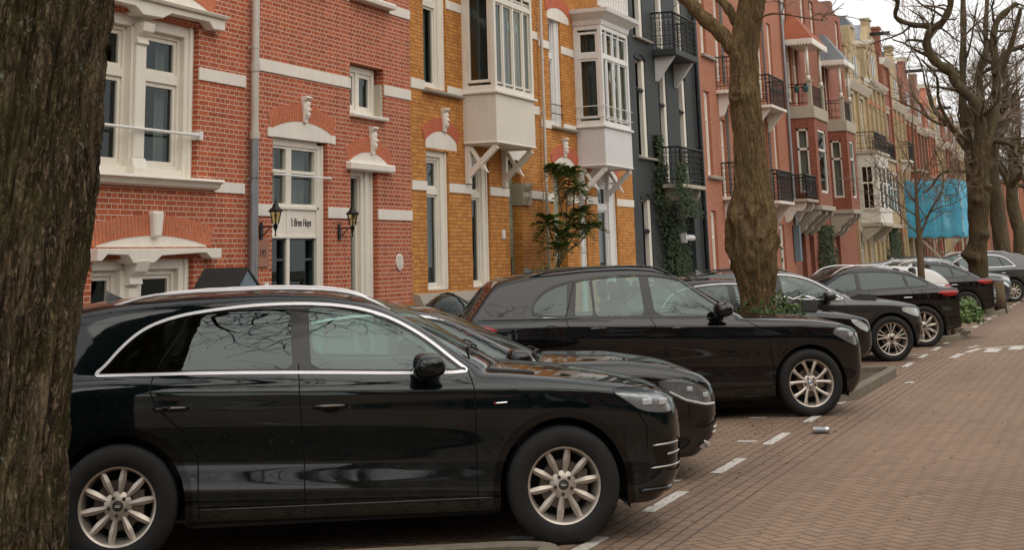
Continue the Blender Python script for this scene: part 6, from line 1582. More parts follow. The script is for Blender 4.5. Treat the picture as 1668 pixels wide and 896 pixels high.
def place_car(kind,hub,heading,label,paintmat=None,res=.03,reverse=False,group='cars parked at an angle along the kerb',steer=0,anchor='front',name='parked_car',rearwheel=False):
    """hub: world xy of the near wheel's outer face (front wheel, or rear wheel when reversed)"""
    sp=SPECS[kind]
    if kind not in CARS: CARS[kind]=make_car(sp,res)
    B,parts=CARS[kind]
    W=sp['track']/2+.1
    near=-1 if not reverse else 1   # nose to the road: we see its right side
    a=heading+(math.pi if reverse else 0)
    lx=0 if anchor=='front' else -sp['wb']; ly=near*W
    ox=hub[0]-(lx*math.cos(a)-ly*math.sin(a)); oy=hub[1]-(lx*math.sin(a)+ly*math.cos(a))
    root=empty(name,(ox,oy,0),a,label,'car',group)
    last={}
    body=None
    for pn,me,sd in parts:
        if pn=='body':
            m=me
            if paintmat: m=me.copy(); m.materials[0]=MATS[paintmat]
            body=link(bpy.data.objects.new('body',m),root)
    for pn,me,sd in parts:
        if pn=='body': continue
        if pn[0]=='>': o=bpy.data.objects.new(pn[1:],me); link(o,last['headlight%d'%sd])
        elif pn in('panel_seam',): link(bpy.data.objects.new(pn,me),body)
        else:
            o=bpy.data.objects.new(pn,me); link(o,root); last[pn+str(sd)]=o
    R,rr,tw=sp['R'],sp['rr'],sp['tw']; wy=sp['track']/2-.02
    for x in (0,-sp['wb']):
        for s in (-1,1): put_wheel(root,x,s*wy,R-.008,s,(R,rr,tw,sp['style'],sp.get('emblem')),steer if x==0 else 0)
    ub=MB(); xt=-sp['wb']-sp['len_r']
    ub.box(xt+.35,sp['len_f']-.35,-.5,.5,.2,.62)
    ub.box(-.0-sp['wb']+sp['arch_r']+.03,-sp['arch_r']-.03,-.84,.84,.2,.5)
    ub.obj('underbody','underbody',root)
    for x in (0,-sp['wb']):
        for s in (-1,1):
            al=MB()
            r=sp['arch_r']+.02; pts=[(x+r*math.cos(t),sp['hubz']+r*math.sin(t)) for t in [math.pi*j/20 for j in range(21)]]
            pts=[(x+r,.2)]+pts+[(x-r,.2)]
            v=[];f=[]
            for px,pz in pts: v+= [(px,s*.42,pz),(px,s*.885,pz)]
            n=len(pts)
            f=[(2*i,2*i+1,2*i+3,2*i+2) for i in range(n-1)]+[tuple(2*i for i in range(n))]
            al.add(v,f); al.obj('wheel_housing','underbody',root)
    cl=MB(); zb=sp.get('cabz',.95)
    cl.box(xt+.6,-.35,-.76,.76,.5,.6)
    cl.obj('cabin_floor','cabin_lining',root)
    dsh=MB(); dsh.prism([(-.15,.6),(-.15,zb+.06),(-.45,zb+.09),(-.75,zb-.02),(-.72,.6)],1,-.74,.74); dsh.obj('dashboard','cabin_lining',root)
    sx=sp.get('seatx',-1.55); dz=sp.get('seatz',0)
    for y in (-.37,.37):
        o=seat_mesh(sx,y).obj('seat','seat_leather',root,bevel=.03); o.location.z=dz
    o=seat_mesh(sx-.88,0,True).obj('rear_bench','seat_leather',root,bevel=.03); o.location.z=dz
    sw=MB(); c=Vector((sx+.42,.37,zb+.02)); ax=Vector((-.45,0,.9)).normalized(); u=Vector((0,1,0)); v_=ax.cross(u)
    sw.tube([c+(u*math.cos(t)+v_*math.sin(t))*.185 for t in [2*math.pi*i/24 for i in range(25)]],.016,6); sw.tube([c-u*.18,c+u*.18],.02,5)
    sw.obj('steering_wheel','seat_leather',root)
    # mirrors
    mx_,mz_=sp['mirror']
    for s in (-1,1):
        y0=abs(B.surf_y(mx_,mz_,1)); m=MB(); ky=sp.get('mirror_w',.24)
        K,J=20,12; v=[]
        for i in range(J+1):
            th=math.pi*i/J
            for j in range(K):
                ph=2*math.pi*j/K
                def sg(t,e): return math.copysign(abs(t)**e,t)
                X=sg(math.sin(th),.7)*sg(math.cos(ph),.7)*.085*sp.get('mirror_s',1.2); Z=sg(math.sin(th),.7)*sg(math.sin(ph),.8)*(.088 if sp.get('mirror_s') else .08); Y=sg(math.cos(th),.8)*ky/2
                t=(Y/ky+.5); X-=.05*t*0
                Z*=(1.0-.18*t) ; X*= (1-.1*t)
                if X<0: X*=.55
                v.append((mx_+X,s*(y0+.06+ky/2+Y),mz_+.055+Z))
        f=[(i*K+j,i*K+(j+1)%K,(i+1)*K+(j+1)%K,(i+1)*K+j) for i in range(J) for j in range(K)]
        m.add(v,f if s>0 else [q[::-1] for q in f]); mo=m.obj('side_mirror',paintmat or sp['paint'],root,smooth=True)
        st=MB(); st.tube([(mx_,s*(y0-.03),mz_-.03),(mx_,s*(y0+.07),mz_-.01),(mx_,s*(y0+.14),mz_+.02)],[.035,.028,.03],8); st.obj('mirror_foot','plastic_black',mo,smooth=True)
    # handles
    for hx,hz in sp['handles']:
        for s in (-1,1):
            y0=abs(B.surf_y(hx,hz,1)); h=MB(); L_=.105
            pts=[(hx-L_,s*(y0-.004),hz+.002),(hx-L_*.8,s*(y0+.026),hz+.004),(hx,s*(y0+.036),hz+.004),(hx+L_*.8,s*(y0+.026),hz+.002),(hx+L_,s*(y0-.004),hz)]
            h.tube(pts,[.012,.016,.018,.016,.011],8); ho=h.obj('door_handle',paintmat or sp['paint'],root,smooth=True)
            if sp.get('handle_chrome',True):
                c_=MB(); c_.tube([(hx-L_*.75,s*(y0+.036),hz+.010),(hx,s*(y0+.048),hz+.012),(hx+L_*.75,s*(y0+.036),hz+.009)],[.005,.007,.005],5); c_.obj('handle_strip','chrome',ho)
            cup=MB(); K=20; v=[(hx+.06*math.cos(2*math.pi*j/K),s*(abs(B.surf_y(hx+.06*math.cos(2*math.pi*j/K),hz-.008+.030*math.sin(2*math.pi*j/K),1))+.0015),hz-.008+.030*math.sin(2*math.pi*j/K)) for j in range(K)]
            cup.add(v,[tuple(range(K))]); cup.obj('handle_recess','seam_black',ho)
    if 'rails' in sp:
        for s in (-1,1):
            r=MB(); pts=[]
            x0,x1,yy,mt=sp['rails']
            for i in range(21):
                x=x0+(x1-x0)*i/20; y=s*(yy-.03*abs(i/10-1)**2); lift=.045*min(1,min(i,20-i)/2.5)
                pts.append((x,y,B.surf_z(x,abs(y))+lift-.008))
            r.tube(pts,.012,8); r.obj('roof_rail',mt,root,smooth=True)
    if sp.get('fin'):
        x=sp['fin']; z=B.surf_z(x,0); m=MB(); m.add([(x+.13,0,z-.01),(x-.03,.03,z-.02),(x-.03,-.03,z-.02),(x-.03,.006,z+.07),(x-.03,-.006,z+.07)],[(0,1,3),(0,3,4),(0,4,2),(1,2,4,3)]); m.obj('antenna_fin',paintmat or sp['paint'],root)
    if 'wiper' in sp:
        m=MB()
        for y0_,y1_ in ((.45,-.15),(-.1,-.62)):
            pts=[]
            for i in range(9):
                t=i/8; y=y0_+(y1_-y0_)*t; x=a_ws(sp)-.03-.05*math.sin(t*3.1)-.22*y*y
                pts.append((x,y,B.surf_z(x,y)+.014))
            m.tube(pts,.008,5)
        m.obj('wiper','plastic_black',root)
    for s in (-1,1):
        for (x,z,w_,h_) in sp.get('lampmods',[]):
            y=B.surf_y(x,z,s)-s*.022; m=MB(); yy=(B.surf_y(x-w_,z,s)-s*.022,B.surf_y(x+w_,z,s)-s*.022)
            m.add([(x-w_,yy[0],z-h_),(x+w_,yy[1],z-h_),(x+w_,yy[1],z+h_),(x-w_,yy[0],z+h_),(x-w_,yy[0]-s*.02,z-h_),(x+w_,yy[1]-s*.02,z-h_),(x+w_,yy[1]-s*.02,z+h_),(x-w_,yy[0]-s*.02,z+h_)],[(0,1,2,3),(4,7,6,5),(0,4,5,1),(1,5,6,2),(2,6,7,3),(3,7,4,0)]); o=m.obj('lamp_module','led_white',last.get('headlight%d'%s,root),bevel=.005)
        if 'drl' in sp:
            m=MB(); P=[]
            for (xa,za),(xb,zb_) in zip(sp['drl'],sp['drl'][1:]):
                for k in range(4): t=k/4; P.append((xa+(xb-xa)*t,za+(zb_-za)*t))
            m.tube([(x,B.surf_y(x,z,s)-s*.010,z) for x,z in P],.010,6); m.obj('light_strip','led_white',last.get('headlight%d'%s,root))
    ex=sp.get('extras')
    if ex: ex(root,B,sp)
    return root
def a_ws(sp): return sp['ws'][0]+.02

SPECS={}
def ring(pts): return pts
# large crossover with silver window surround
SPECS['crossover']=dict(lampmods=[(.58,.848,.034,.020),(.70,.842,.034,.020),(.82,.836,.022,.016)],paint='paint_black_green',wb=2.82,len_f=.89,len_r=.95,h=1.66,hubz=.365,arch_r=.415,R=.367,rr=.240,tw=.235,track=1.66,style='ten',emblem='rings',
 plan=[(-3.77,.86),(-3.3,.915),(-2.8,.93),(-1.4,.925),(0,.93),(.5,.915),(.9,.88)],plan_s=.2,
 sect=[(-.85,-.09),(-.74,-.035),(-.64,-.004),(-.58,-.003),(-.44,-.030),(-.34,-.022),(-.22,.001),(-.13,.005),(-.05,.002),(-.012,.001),(0,.007),(.03,-.006),(.06,-.020),(.14,-.055),(.3,-.13)],sect_s=.018,
 crease=[(-3.77,1.00),(-3.2,1.03),(-2.7,1.035),(-1.65,1.00),(-.55,.965),(.0,.955),(.39,.93),(.9,.86)],
 deck=[(-3.9,1.17),(-2.9,1.17),(-.6,1.115),(-.36,1.10),(.08,1.055),(.45,1.0),(.7,.945),(.84,.88),(.92,.78)],deck_s=.05,crown=.055,kst=.14,
 nose=[(.1,.66),(.25,.76),(.36,.87),(.5,.885),(.7,.89),(.82,.875),(.95,.84)],nosep=[(0,0),(.4,-.012),(.65,-.045),(.8,-.10),(.9,-.19),(.96,-.32),(1.05,-.6)],
 tail=[(.1,-3.62),(.3,-3.72),(.5,-3.78),(.75,-3.76),(.95,-3.74),(1.05,-3.68),(1.25,-3.55),(1.42,-3.42),(1.55,-3.30),(1.7,-3.2)],tailp=[(0,0),(.5,.03),(.75,.12),(.95,.34),(1.05,.5)],
 bot=[(-3.8,.30),(-3.3,.22),(0,.21),(.6,.22),(.95,.26)],
 roof=[(-3.9,1.36),(-3.45,1.535),(-3.0,1.60),(-2.4,1.635),(-1.9,1.645),(-1.5,1.62),(-1.15,1.555),(-.85,1.43),(-.35,1.12),(.1,.83)],roof_s=.08,rcrown=.06,
 gside=[(-3.8,.80),(-3.2,.86),(-2.4,.905),(-1.2,.915),(-.6,.905),(-.2,.86)],tumble=.30,gb=.25,wscurve=[(-3.9,-.25),(-3,-.15),(-2,0),(-1.4,.1),(-.8,.25),(0,.25)],kroof=.13,kb=.03,
 flare=.0,lip=.045,lip_mat='gloss_black',
 dlo=[(-2.99,1.150),(-2.94,1.151),(-2.0,1.142),(-.60,1.082),(-.66,1.12),(-.86,1.285),(-1.02,1.385),(-1.17,1.455),(-1.35,1.505),(-1.6,1.535),(-1.95,1.54),(-2.3,1.512),(-2.52,1.478),(-2.70,1.415),(-2.83,1.31),(-2.94,1.18)],trim_w=.018,trim_mat='trim_bright',
 panes=[('front',[(-.55,1.0),(-.55,1.7),(-1.655,1.7),(-1.615,1.0)]),('p_rear',[(-1.735,1.0),(-1.775,1.7),(-2.36,1.7),(-2.60,1.0)]),('p_quarter',[(-2.665,1.0),(-2.42,1.7),(-3.2,1.7),(-3.2,1.0)])],
 ws=(-.46,-1.32,.74,.60),rg=(1.02,1.44,.62,.52),
 lamps=[('headlight',[(.30,.955),(.44,.86),(.54,.79),(.76,.775),(.92,.78),(.96,.84),(.84,.895),(.60,.94)],'f','lamp_lens'),('taillight',[(-3.38,.96),(-3.9,.96),(-3.9,1.10),(-3.34,1.07)],'r','lamp_red')],
 frontpoly=[('grille',[(0,.38),(.34,.38),(.42,.6),(.36,.80),(0,.80)],'gloss_black')],
 sidepoly=[
   ('bumper_vent',[(.60,.60),(.86,.62),(.90,.40),(.62,.42)],'gloss_black',-.01),],
 seams=[([(-1.705,1.16),(-1.69,.9),(-1.665,.6),(-1.66,.26)],False),([(-.60,1.09),(-.57,.98),(-.565,.8),(-.56,.26)],False),
   ([(-2.38,1.52),(-2.62,1.16),(-2.64,1.05),(-2.60,.95),(-2.42,.78),(-2.33,.62),(-2.32,.26)],False),([(-.56,.30),(-2.32,.33)],False),
   ([(-2.98,1.06),(-2.76,1.06),(-2.76,.87),(-2.98,.87)],True),([(.50,.80),(.56,.70),(.56,.55)],False)],
 hoodseam=[(-.5,.70),(-.2,.80),(.2,.845),(.5,.80),(.68,.66)],
 mirror=(-.90,1.085),mirror_w=.22,mirror_s=1.75,handles=[(-1.50,.905),(-2.50,.93)],rails=(-1.1,-2.92,.60,'trim_bright'),fin=-3.02,wiper=1,cabz=1.0)

def variant(base,xm,zm,**kw):
    """reshape a car's curves by piecewise-linear maps of length and height"""
    b=dict(SPECS[base]); b.pop('lampmods',None); b.pop('extras',None); X=[p[0] for p in sorted(xm)];XO=[p[1] for p in sorted(xm)];Z=[p[0] for p in sorted(zm)];ZO=[p[1] for p in sorted(zm)]
    fx=lambda x:float(np.interp(x,X,XO)) if X[0]<=x<=X[-1] else (x-X[0]+XO[0] if x<X[0] else x-X[-1]+XO[-1])
    fz=lambda z:float(np.interp(z,Z,ZO)) if Z[0]<=z<=Z[-1] else (z-Z[0]+ZO[0] if z<Z[0] else z-Z[-1]+ZO[-1])
    for k in ('plan','gside','wscurve'): b[k]=[(fx(x),v) for x,v in b[k]]
    for k in ('crease','deck','roof','bot'): b[k]=[(fx(x),fz(z)) for x,z in b[k]]
    for k in ('nose','tail'): b[k]=[(fz(z),fx(x)) for z,x in b[k]]
    pl=lambda P:[(fx(x),fz(z)) for x,z in P]
    b['dlo']=pl(b['dlo']); b['panes']=[(n,pl(q)) for n,q in b['panes']]; b['lamps']=[(n,pl(q),s,m) for n,q,s,m in b['lamps']]
    b['sidepoly']=[(n,pl(q),m,o) for n,q,m,o in b['sidepoly']]; b['seams']=[(pl(q),c) for q,c in b['seams']]
    b['hoodseam']=[(fx(x),y) for x,y in b['hoodseam']]
    b['frontpoly']=[(n,[(y,fz(z)) for y,z in q],m) for n,q,m in b['frontpoly']]
    b['ws']=(fx(b['ws'][0]),fx(b['ws'][1]),b['ws'][2],b['ws'][3]); b['rg']=(fz(b['rg'][0]),fz(b['rg'][1]),b['rg'][2],b['rg'][3])
    b['mirror']=(fx(b['mirror'][0]),fz(b['mirror'][1])); b['handles']=[(fx(x),fz(z)) for x,z in b['handles']]
    r=b['rails']; b['rails']=(fx(r[0]),fx(r[1]),r[2],r[3]); b['fin']=fx(b['fin'])
    b['wb']=-fx(-2.82); b['len_f']=fx(.89); b['len_r']=-fx(-3.77)-b['wb']; b['h']=fz(1.66)
    b.update(kw); return b
nosb=lambda s:[q for q in s['sidepoly'] if q[0] not in('bumper_vent',)]
# tall black off-roader with a slim silver line under the glass
s=variant('crossover',[(.89,.74),(0,0),(-.6,-.86),(-1.3,-1.55),(-2.82,-2.85),(-3.77,-3.82)],[(.2,.2),(.365,.36),(1.0,1.03),(1.1,1.11),(1.645,1.71)],paint='paint_black',style='vee',emblem='quarters',R=.365,rr=.258,hubz=.36)
s['dlo']=[(-3.05,1.165),(-2.0,1.135),(-.86,1.10),(-.90,1.17),(-1.06,1.33),(-1.22,1.44),(-1.38,1.52),(-1.6,1.565),(-1.9,1.585),(-2.3,1.575),(-2.65,1.535),(-2.9,1.47),(-3.05,1.36),(-3.12,1.24)]
s['panes']=[('front',[(-.75,1.0),(-.75,1.8),(-1.77,1.8),(-1.72,1.0)]),('rear',[(-1.84,1.0),(-1.87,1.8),(-2.40,1.8),(-2.40,1.0)]),('quarterlight',[(-2.43,1.0),(-2.43,1.8),(-2.54,1.8),(-2.66,1.0)]),('p_quarter',[(-2.76,1.0),(-2.64,1.8),(-3.2,1.8),(-3.2,1.0)])]
s['roof']=[(-3.95,1.42),(-3.5,1.575),(-3.1,1.64),(-2.5,1.69),(-2.0,1.70),(-1.65,1.67),(-1.35,1.59),(-1.05,1.40),(-.6,1.14),(.1,.8)]
s['tail']=[(.1,-3.70),(.3,-3.78),(.5,-3.83),(.75,-3.82),(1.02,-3.80),(1.12,-3.72),(1.3,-3.60),(1.5,-3.48),(1.6,-3.44),(1.75,-3.4)]
s.update(trim_w=.016,trim_mat='gloss_black',rails=(-1.45,-3.1,.60,'gloss_black'),sidepoly=[('belt_strip',[(-3.0,1.150),(-2.0,1.120),(-.9,1.087),(-.9,1.096),(-2.0,1.130),(-3.0,1.160)],'satin_alu',.004),('sill_strip',[(-2.35,.36),(-.5,.36),(-.5,.372),(-2.35,.372)],'gloss_black',.003)],
 lamps=[('headlight',[(.26,.90),(.36,.84),(.48,.77),(.60,.73),(.82,.75),(.80,.88),(.56,.95),(.40,.99)],'f','lamp_lens'),('taillight',[(-3.50,1.01),(-3.9,.99),(-3.9,1.09),(-3.56,1.09)],'r','lamp_red')],lip_mat='paint_black',lip=.03,lampmods=[(.52,.86,.026,.020),(.63,.85,.024,.020)],
 seams=[([(-1.80,1.13),(-1.70,.95),(-1.60,.6),(-1.56,.30)],False),([(-.80,1.10),(-.56,.98),(-.44,.8),(-.42,.30)],False),([(-2.60,1.56),(-2.74,1.15),(-2.72,1.0),(-2.46,.72),(-2.36,.60),(-2.36,.3)],False),([(-.42,.34),(-2.36,.34)],False),([(-3.02,1.07),(-2.82,1.07),(-2.82,.88),(-3.02,.88)],True)],
 rearpoly=[],mirror=(-1.02,1.13),mirror_w=.24,handles=[(-1.48,1.0),(-2.40,1.02)],seatx=-1.65,seatz=.08)
SPECS['offroader']=s
# low black saloon-coupe with a bright arc over its glass
s=variant('crossover',[(.89,.92),(0,0),(-.6,-.66),(-1.3,-1.55),(-2.82,-2.85),(-3.77,-3.95)],[(.2,.16),(.365,.34),(.9,.80),(1.0,.90),(1.1,.955),(1.645,1.44)],paint='paint_black',style='five',emblem=None,R=.34,rr=.24,hubz=.335,arch_r=.375)
s['roof']=[(-4.2,.9),(-3.6,1.09),(-3.1,1.31),(-2.6,1.435),(-2.1,1.475),(-1.75,1.465),(-1.4,1.40),(-1.05,1.25),(-.45,.97),(.1,.7)]
s['tail']=[(.1,-3.80),(.3,-3.9),(.5,-3.96),(.7,-3.95),(.9,-3.93),(1.0,-3.92),(1.2,-3.9),(1.6,-3.85)]
s['deck']=[(-4.2,.93),(-3.4,.99),(-2.5,.985),(-.7,.985),(-.4,1.0),(.1,.985),(.5,.925),(.72,.855),(.84,.775),(.95,.68)]
s['crease']=[(-4,.88),(-2.7,.90),(-1.65,.88),(-.55,.86),(0,.84),(.4,.80),(.9,.72)]
s['dlo']=[(-3.0,1.02),(-2.0,.995),(-.66,.965),(-.80,1.03),(-1.05,1.175),(-1.3,1.29),(-1.55,1.35),(-1.9,1.375),(-2.3,1.36),(-2.7,1.285),(-3.0,1.15)]
s['panes']=[('front',[(-.5,.9),(-.5,1.5),(-1.80,1.5),(-1.78,.9)]),('rear',[(-1.86,.9),(-1.88,1.5),(-3.2,1.5),(-3.2,.9)])]
s.update(lampmods=[(.60,.715,.026,.018),(.74,.66,.024,.018)],drl=[(.42,.70),(.56,.63),(.72,.59),(.86,.585)],trim_w=.018,trim_mat='trim_bright',sidepoly=[('bumper_fang',[(.60,.24),(.90,.26),(.96,.36),(.80,.33)],'trim_bright',.004),('fog_slot',[(.62,.40),(.88,.44),(.88,.50),(.64,.46)],'gloss_black',-.01)],rails=(-1.6,-2.8,.5,'paint_black'),kroof=.16,ws=(-.52,-1.42,.72,.56),rg=(.95,1.25,.5,.45),
 lamps=[('headlight',[(.30,.80),(.50,.815),(.68,.78),(.84,.71),(.92,.57),(.72,.575),(.54,.62),(.38,.70)],'f','lamp_lens'),('taillight',[(-3.5,.8),(-4,.8),(-4,.9),(-3.5,.9)],'r','lamp_red')],refl='lamp_inner',
 frontpoly=[('grille',[(0,.42),(.30,.42),(.36,.55),(.30,.70),(0,.70)],'satin_alu')],hoodseam=[(-.55,.70),(-.2,.78),(.2,.80),(.5,.74),(.70,.60)],
 mirror=(-.86,.955),handles=[(-1.6,.83),(-2.6,.85)],fin=-2.9,seatz=-.16,seatx=-1.6,cabz=.86,lip_mat='paint_black',lip=.012)
del s['rails']
SPECS['saloon']=s
# mid-grey crossover with multi-spoke wheels
s=variant('crossover',[(.89,.68),(0,0),(-.6,-.78),(-1.3,-1.5),(-2.82,-2.80),(-3.77,-3.7)],[(.2,.2),(.365,.36),(1.0,.95),(1.1,1.03),(1.645,1.53)],paint='paint_charcoal',style='multi',emblem=None,R=.365,rr=.262,hubz=.36,trim_w=.014,lip_mat='plastic_black',lip=.05,rails=(-1.55,-3.0,.58,'gloss_black'),refl='led_white')
s['lamps']=[('headlight',[(.08,.86),(.3,.875),(.55,.86),(.72,.80),(.64,.69),(.45,.70),(.26,.77)],'f','lamp_lens'),s['lamps'][1]]
s['sidepoly']=[('bumper_vent',[(.40,.58),(.62,.6),(.62,.40),(.42,.42)],'gloss_black',-.01)]
SPECS['estate']=s
# coupe-backed crossover seen from its tail
s=variant('crossover',[(.89,.9),(0,0),(-.6,-.65),(-1.3,-1.45),(-2.82,-2.85),(-3.77,-3.52)],[(.2,.22),(.365,.37),(1.0,.96),(1.1,1.03),(1.645,1.52)],paint='paint_black',style='ten',emblem=None,R=.375,rr=.27,hubz=.37,trim_w=.014,trim_mat='gloss_black',lip=.05,lip_mat='gloss_black')
s['roof']=[(-3.9,.95),(-3.55,1.03),(-3.25,1.18),(-2.9,1.33),(-2.5,1.44),(-2.1,1.49),(-1.7,1.50),(-1.4,1.455),(-1.1,1.33),(-.45,1.03),(.1,.8)]
s['tail']=[(.1,-3.4),(.3,-3.46),(.42,-3.52),(.6,-3.50),(.85,-3.52),(1.0,-3.50),(1.05,-3.48),(1.5,-3.40)]
s['dlo']=[(-3.10,1.10),(-2.4,1.085),(-1.5,1.04),(-.66,1.01),(-.8,1.10),(-1.1,1.27),(-1.35,1.36),(-1.7,1.395),(-2.2,1.39),(-2.6,1.335),(-2.95,1.22)]
s['lamps']=[s['lamps'][0],('taillight',[(-3.16,1.00),(-3.35,1.02),(-3.6,1.02),(-3.6,.92),(-3.38,.90),(-3.24,.94)],'r','lamp_red')]
s['panes']=[('p_front',[(-.5,.9),(-.5,1.7),(-1.62,1.7),(-1.6,.9)]),('p_rear',[(-1.68,.9),(-1.7,1.7),(-2.45,1.7),(-2.62,.9)]),('p_quarter',[(-2.68,.9),(-2.5,1.7),(-3.3,1.7),(-3.3,.9)])]
s['rg']=(1.06,1.36,.58,.50); s['sidepoly']=[]
SPECS['fastback']=s
# small hatchback, short bonnet
s=variant('crossover',[(.89,.76),(0,0),(-.6,-.56),(-1.3,-1.15),(-2.82,-2.5),(-3.77,-3.2)],[(.2,.18),(.365,.32),(.8,.66),(1.0,.86),(1.1,.95),(1.645,1.44)],paint='paint_black',style='five',emblem=None,R=.31,rr=.21,hubz=.315,arch_r=.35,trim_w=.012)
s['lamps']=[('headlight',[(.28,.80),(.45,.78),(.62,.70),(.70,.60),(.60,.56),(.46,.62),(.34,.70)],'f','lamp_lens'),('taillight',[(-3.04,.80),(-3.3,.80),(-3.3,.98),(-3.08,.98)],'r','lamp_red')]
s['sidepoly']=[]; s['refl']='led_white'; del s['rails']
s['handles']=[(-1.35,.82)]
SPECS['hatchback']=s

# ================= cars =================
A=A28
def near_extras(root,B,sp):
    # silver badge on the wing, bumper slats, badge
    def onside(x,z,off=.004): return (x,B.surf_y(x,z,-1)-off,z)
    m=MB(); a=[onside(-.43,.885),onside(-.36,.888)]
    m.tube(a,.006,6); m.obj('wing_badge','chrome',root)
    m=MB(); p=onside(-.445,.885); m.tube([p,onside(-.435,.885)],.006,6); m.obj('wing_badge_accent','badge_red',root)
    for z,x0,x1 in ((.575,.60,.80),(.515,.70,.81),(.435,.58,.82)):
        m=MB(); pts=[]
        for i in range(9):
            x=x0+(x1-x0)*i/8; y=B.surf_y(x,z,-1); pts.append((x,y-.006,z+.012*i/8))
        m.tube(pts,[.004]+[.007]*7+[.004],6); m.obj('bumper_slat','satin_alu',root,smooth=True)
    m=MB(); pts=[(x,B.surf_y(x,.30,-1)-.01,.30) for x in [.5+.3*i/8 for i in range(9)]]; m.tube(pts,.018,6); m.obj('bumper_lip','gloss_black',root,smooth=True)
def saloon_extras(root,B,sp):
    m=MB(); P=[(-.02,.71),(-.18,.715),(-.30,.70),(-.345,.60),(-.34,.48),(-.26,.42),(-.02,.415)]
    for s_ in (-1,1): m.tube([(B.surf_x(y,z)+.006,s_*-y,z) for y,z in P],.013,6)
    m.obj('grille_frame','trim_bright',root,smooth=True)
    for s_ in (-1,1):
        m=MB(); m.tube([(B.surf_x(y,z)+.008,s_*y,z) for y,z in ((.45,.235),(.6,.24),(.7,.25),(.78,.27),(.84,.30))],[.012,.02,.024,.022,.01],6); m.obj('bumper_trim','trim_bright',root,smooth=True)
        for z in (.36,.40): m=MB(); m.tube([(B.surf_x(y,z)+.004,s_*y,z) for y in (.60,.70,.78)],.007,5); m.obj('fog_strip','trim_bright',root,smooth=True)
SPECS['saloon']['extras']=saloon_extras
def sill_strips(root,B,sp):
    near_extras(root,B,sp)
    for s_ in (-1,1):
        m=MB(); m.tube([(x,B.surf_y(x,.315-.008*i/12,s_)+s_*.001,.315-.008*i/12) for i,x in enumerate([-2.32+1.9*k/12 for k in range(13)])],.005,5); m.obj('sill_strip','alloy_dark',root,smooth=True)
SPECS['crossover']['extras']=sill_strips
place_car('crossover',(-3.525,9.782),A,'black green crossover with silver window surround, nearest to us',res=.02)
place_car('saloon',(-3.95,12.35),A,'low black saloon with bright window arc behind the nearest car',res=.028)
place_car('offroader',(-3.41,17.72),A,'large black off-roader with vee spoked wheels and blue white hub caps',res=.026)
place_car('hatchback',(-4.25,24.0),A,'small black hatchback with round headlight behind the ivy tree',res=.035)
place_car('estate',(-3.70,26.4),A,'charcoal crossover with many spoked wheels and black mirror',res=.033)
place_car('fastback',(-3.62,30.2),A,'black fastback crossover parked tail out with red lamp before the shrub',res=.035,reverse=True,anchor='rear')
place_car('hatchback',(-4.4,36.7),A,'small white hatchback tail between two black cars',paintmat='paint_white',reverse=True,anchor='rear')
place_car('fastback',(-3.72,39.8),A,'black fastback car tail out with bright red lamp near the burled tree',reverse=True,anchor='rear')
place_car('saloon',(-3.95,43.0),A,'pale blue grey saloon whose nose shows beside the stump',paintmat='paint_paleblue')
place_car('hatchback',(-3.85,49.6),A,'dark blue hatchback behind the wooden stump',paintmat='paint_blue')
place_car('crossover',(-3.5,53.9),A,'grey crossover tail out at the right edge',paintmat='paint_grey',reverse=True,anchor='rear')
place_car('estate',(-3.9,51.7),A,'silver crossover between the dark blue and the grey car',paintmat='paint_silver')
place_car('saloon',(-3.7,59.5),A,'pale blue saloon behind the grey crossover at the right edge',paintmat='paint_paleblue')
place_car('hatchback',(-3.7,66),A,'distant white hatchback at the right edge above the pale saloon',paintmat='paint_white',reverse=True,anchor='rear')
place_car('estate',(-3.7,72),A,'farthest white crossover between distant trees',paintmat='paint_white')

place_car('estate',(-4.35,1.5),A,'black crossover beside us left of the frame, added as a dark reflection in the nearest car',paintmat='paint_black')  # cars out of view, added to darken reflections in the nearest paintwork
place_car('saloon',(-4.3,-1.6),A,'black saloon behind us left of the frame, added as a dark reflection in the nearest car')
for i,(y,k_,l_) in enumerate(((4,'estate','black crossover added unseen across the street beside us'),(8,'hatchback','black hatchback added unseen across the street'),(-3,'estate','black crossover added unseen across the street behind us'),(13,'saloon','black saloon added unseen across the street'))):
    place_car(k_,(7.6,y),math.radians(90),l_,paintmat='paint_black',group='dark cars added unseen across the street for reflections')  # unseen row added so dark shapes fill the low paint reflections

# ================= scaffold =================
m,nt,p=new_mat('blue_net'); 
pos=wcoord(nt); x,y,z=xyz(nt,pos)
g1=E(ramp(nt,noise(nt,pos,1.6,5,.6),[(.3,0.),(.7,1.)]))
nt.links.new(mixc(nt,g1,(.06,.42,.64),(.11,.53,.77)),p.inputs['Base Color']); p.inputs['Roughness'].default_value=.6
o_=[n for n in nt.nodes if n.type=='OUTPUT_MATERIAL'][0]; t_=nt.nodes.new('ShaderNodeBsdfTransparent'); t_.inputs[0].default_value=(.55,.85,.95,1); ms=nt.nodes.new('ShaderNodeMixShader')
nt.links.new(ramp(nt,noise(nt,pos,.9,3),[(.3,.68),(.7,.92)]),ms.inputs[0]); nt.links.new(t_.outputs[0],ms.inputs[1]); nt.links.new(p.outputs[0],ms.inputs[2]); nt.links.new(ms.outputs[0],o_.inputs[0])
sc=empty('scaffold',(0,0,0),0,'scaffold on timber legs wrapped in bright blue debris net','scaffold')
m=MB()
for y in (83.0,85.2,87.6):
    for x in (XF+.25,-7.7,-9.1):
        m.tube([(x,y,0),(x,y,5.5)],.045,6)
for z in (2.35,3.75,5.1):
    for y in (83.0,85.2,87.6): m.tube([(XF,y,z),(-7.6,y,z)],.04,6)
    for x in (XF+.25,-7.7): m.tube([(x,82.9,z),(x,87.7,z)],.04,6)
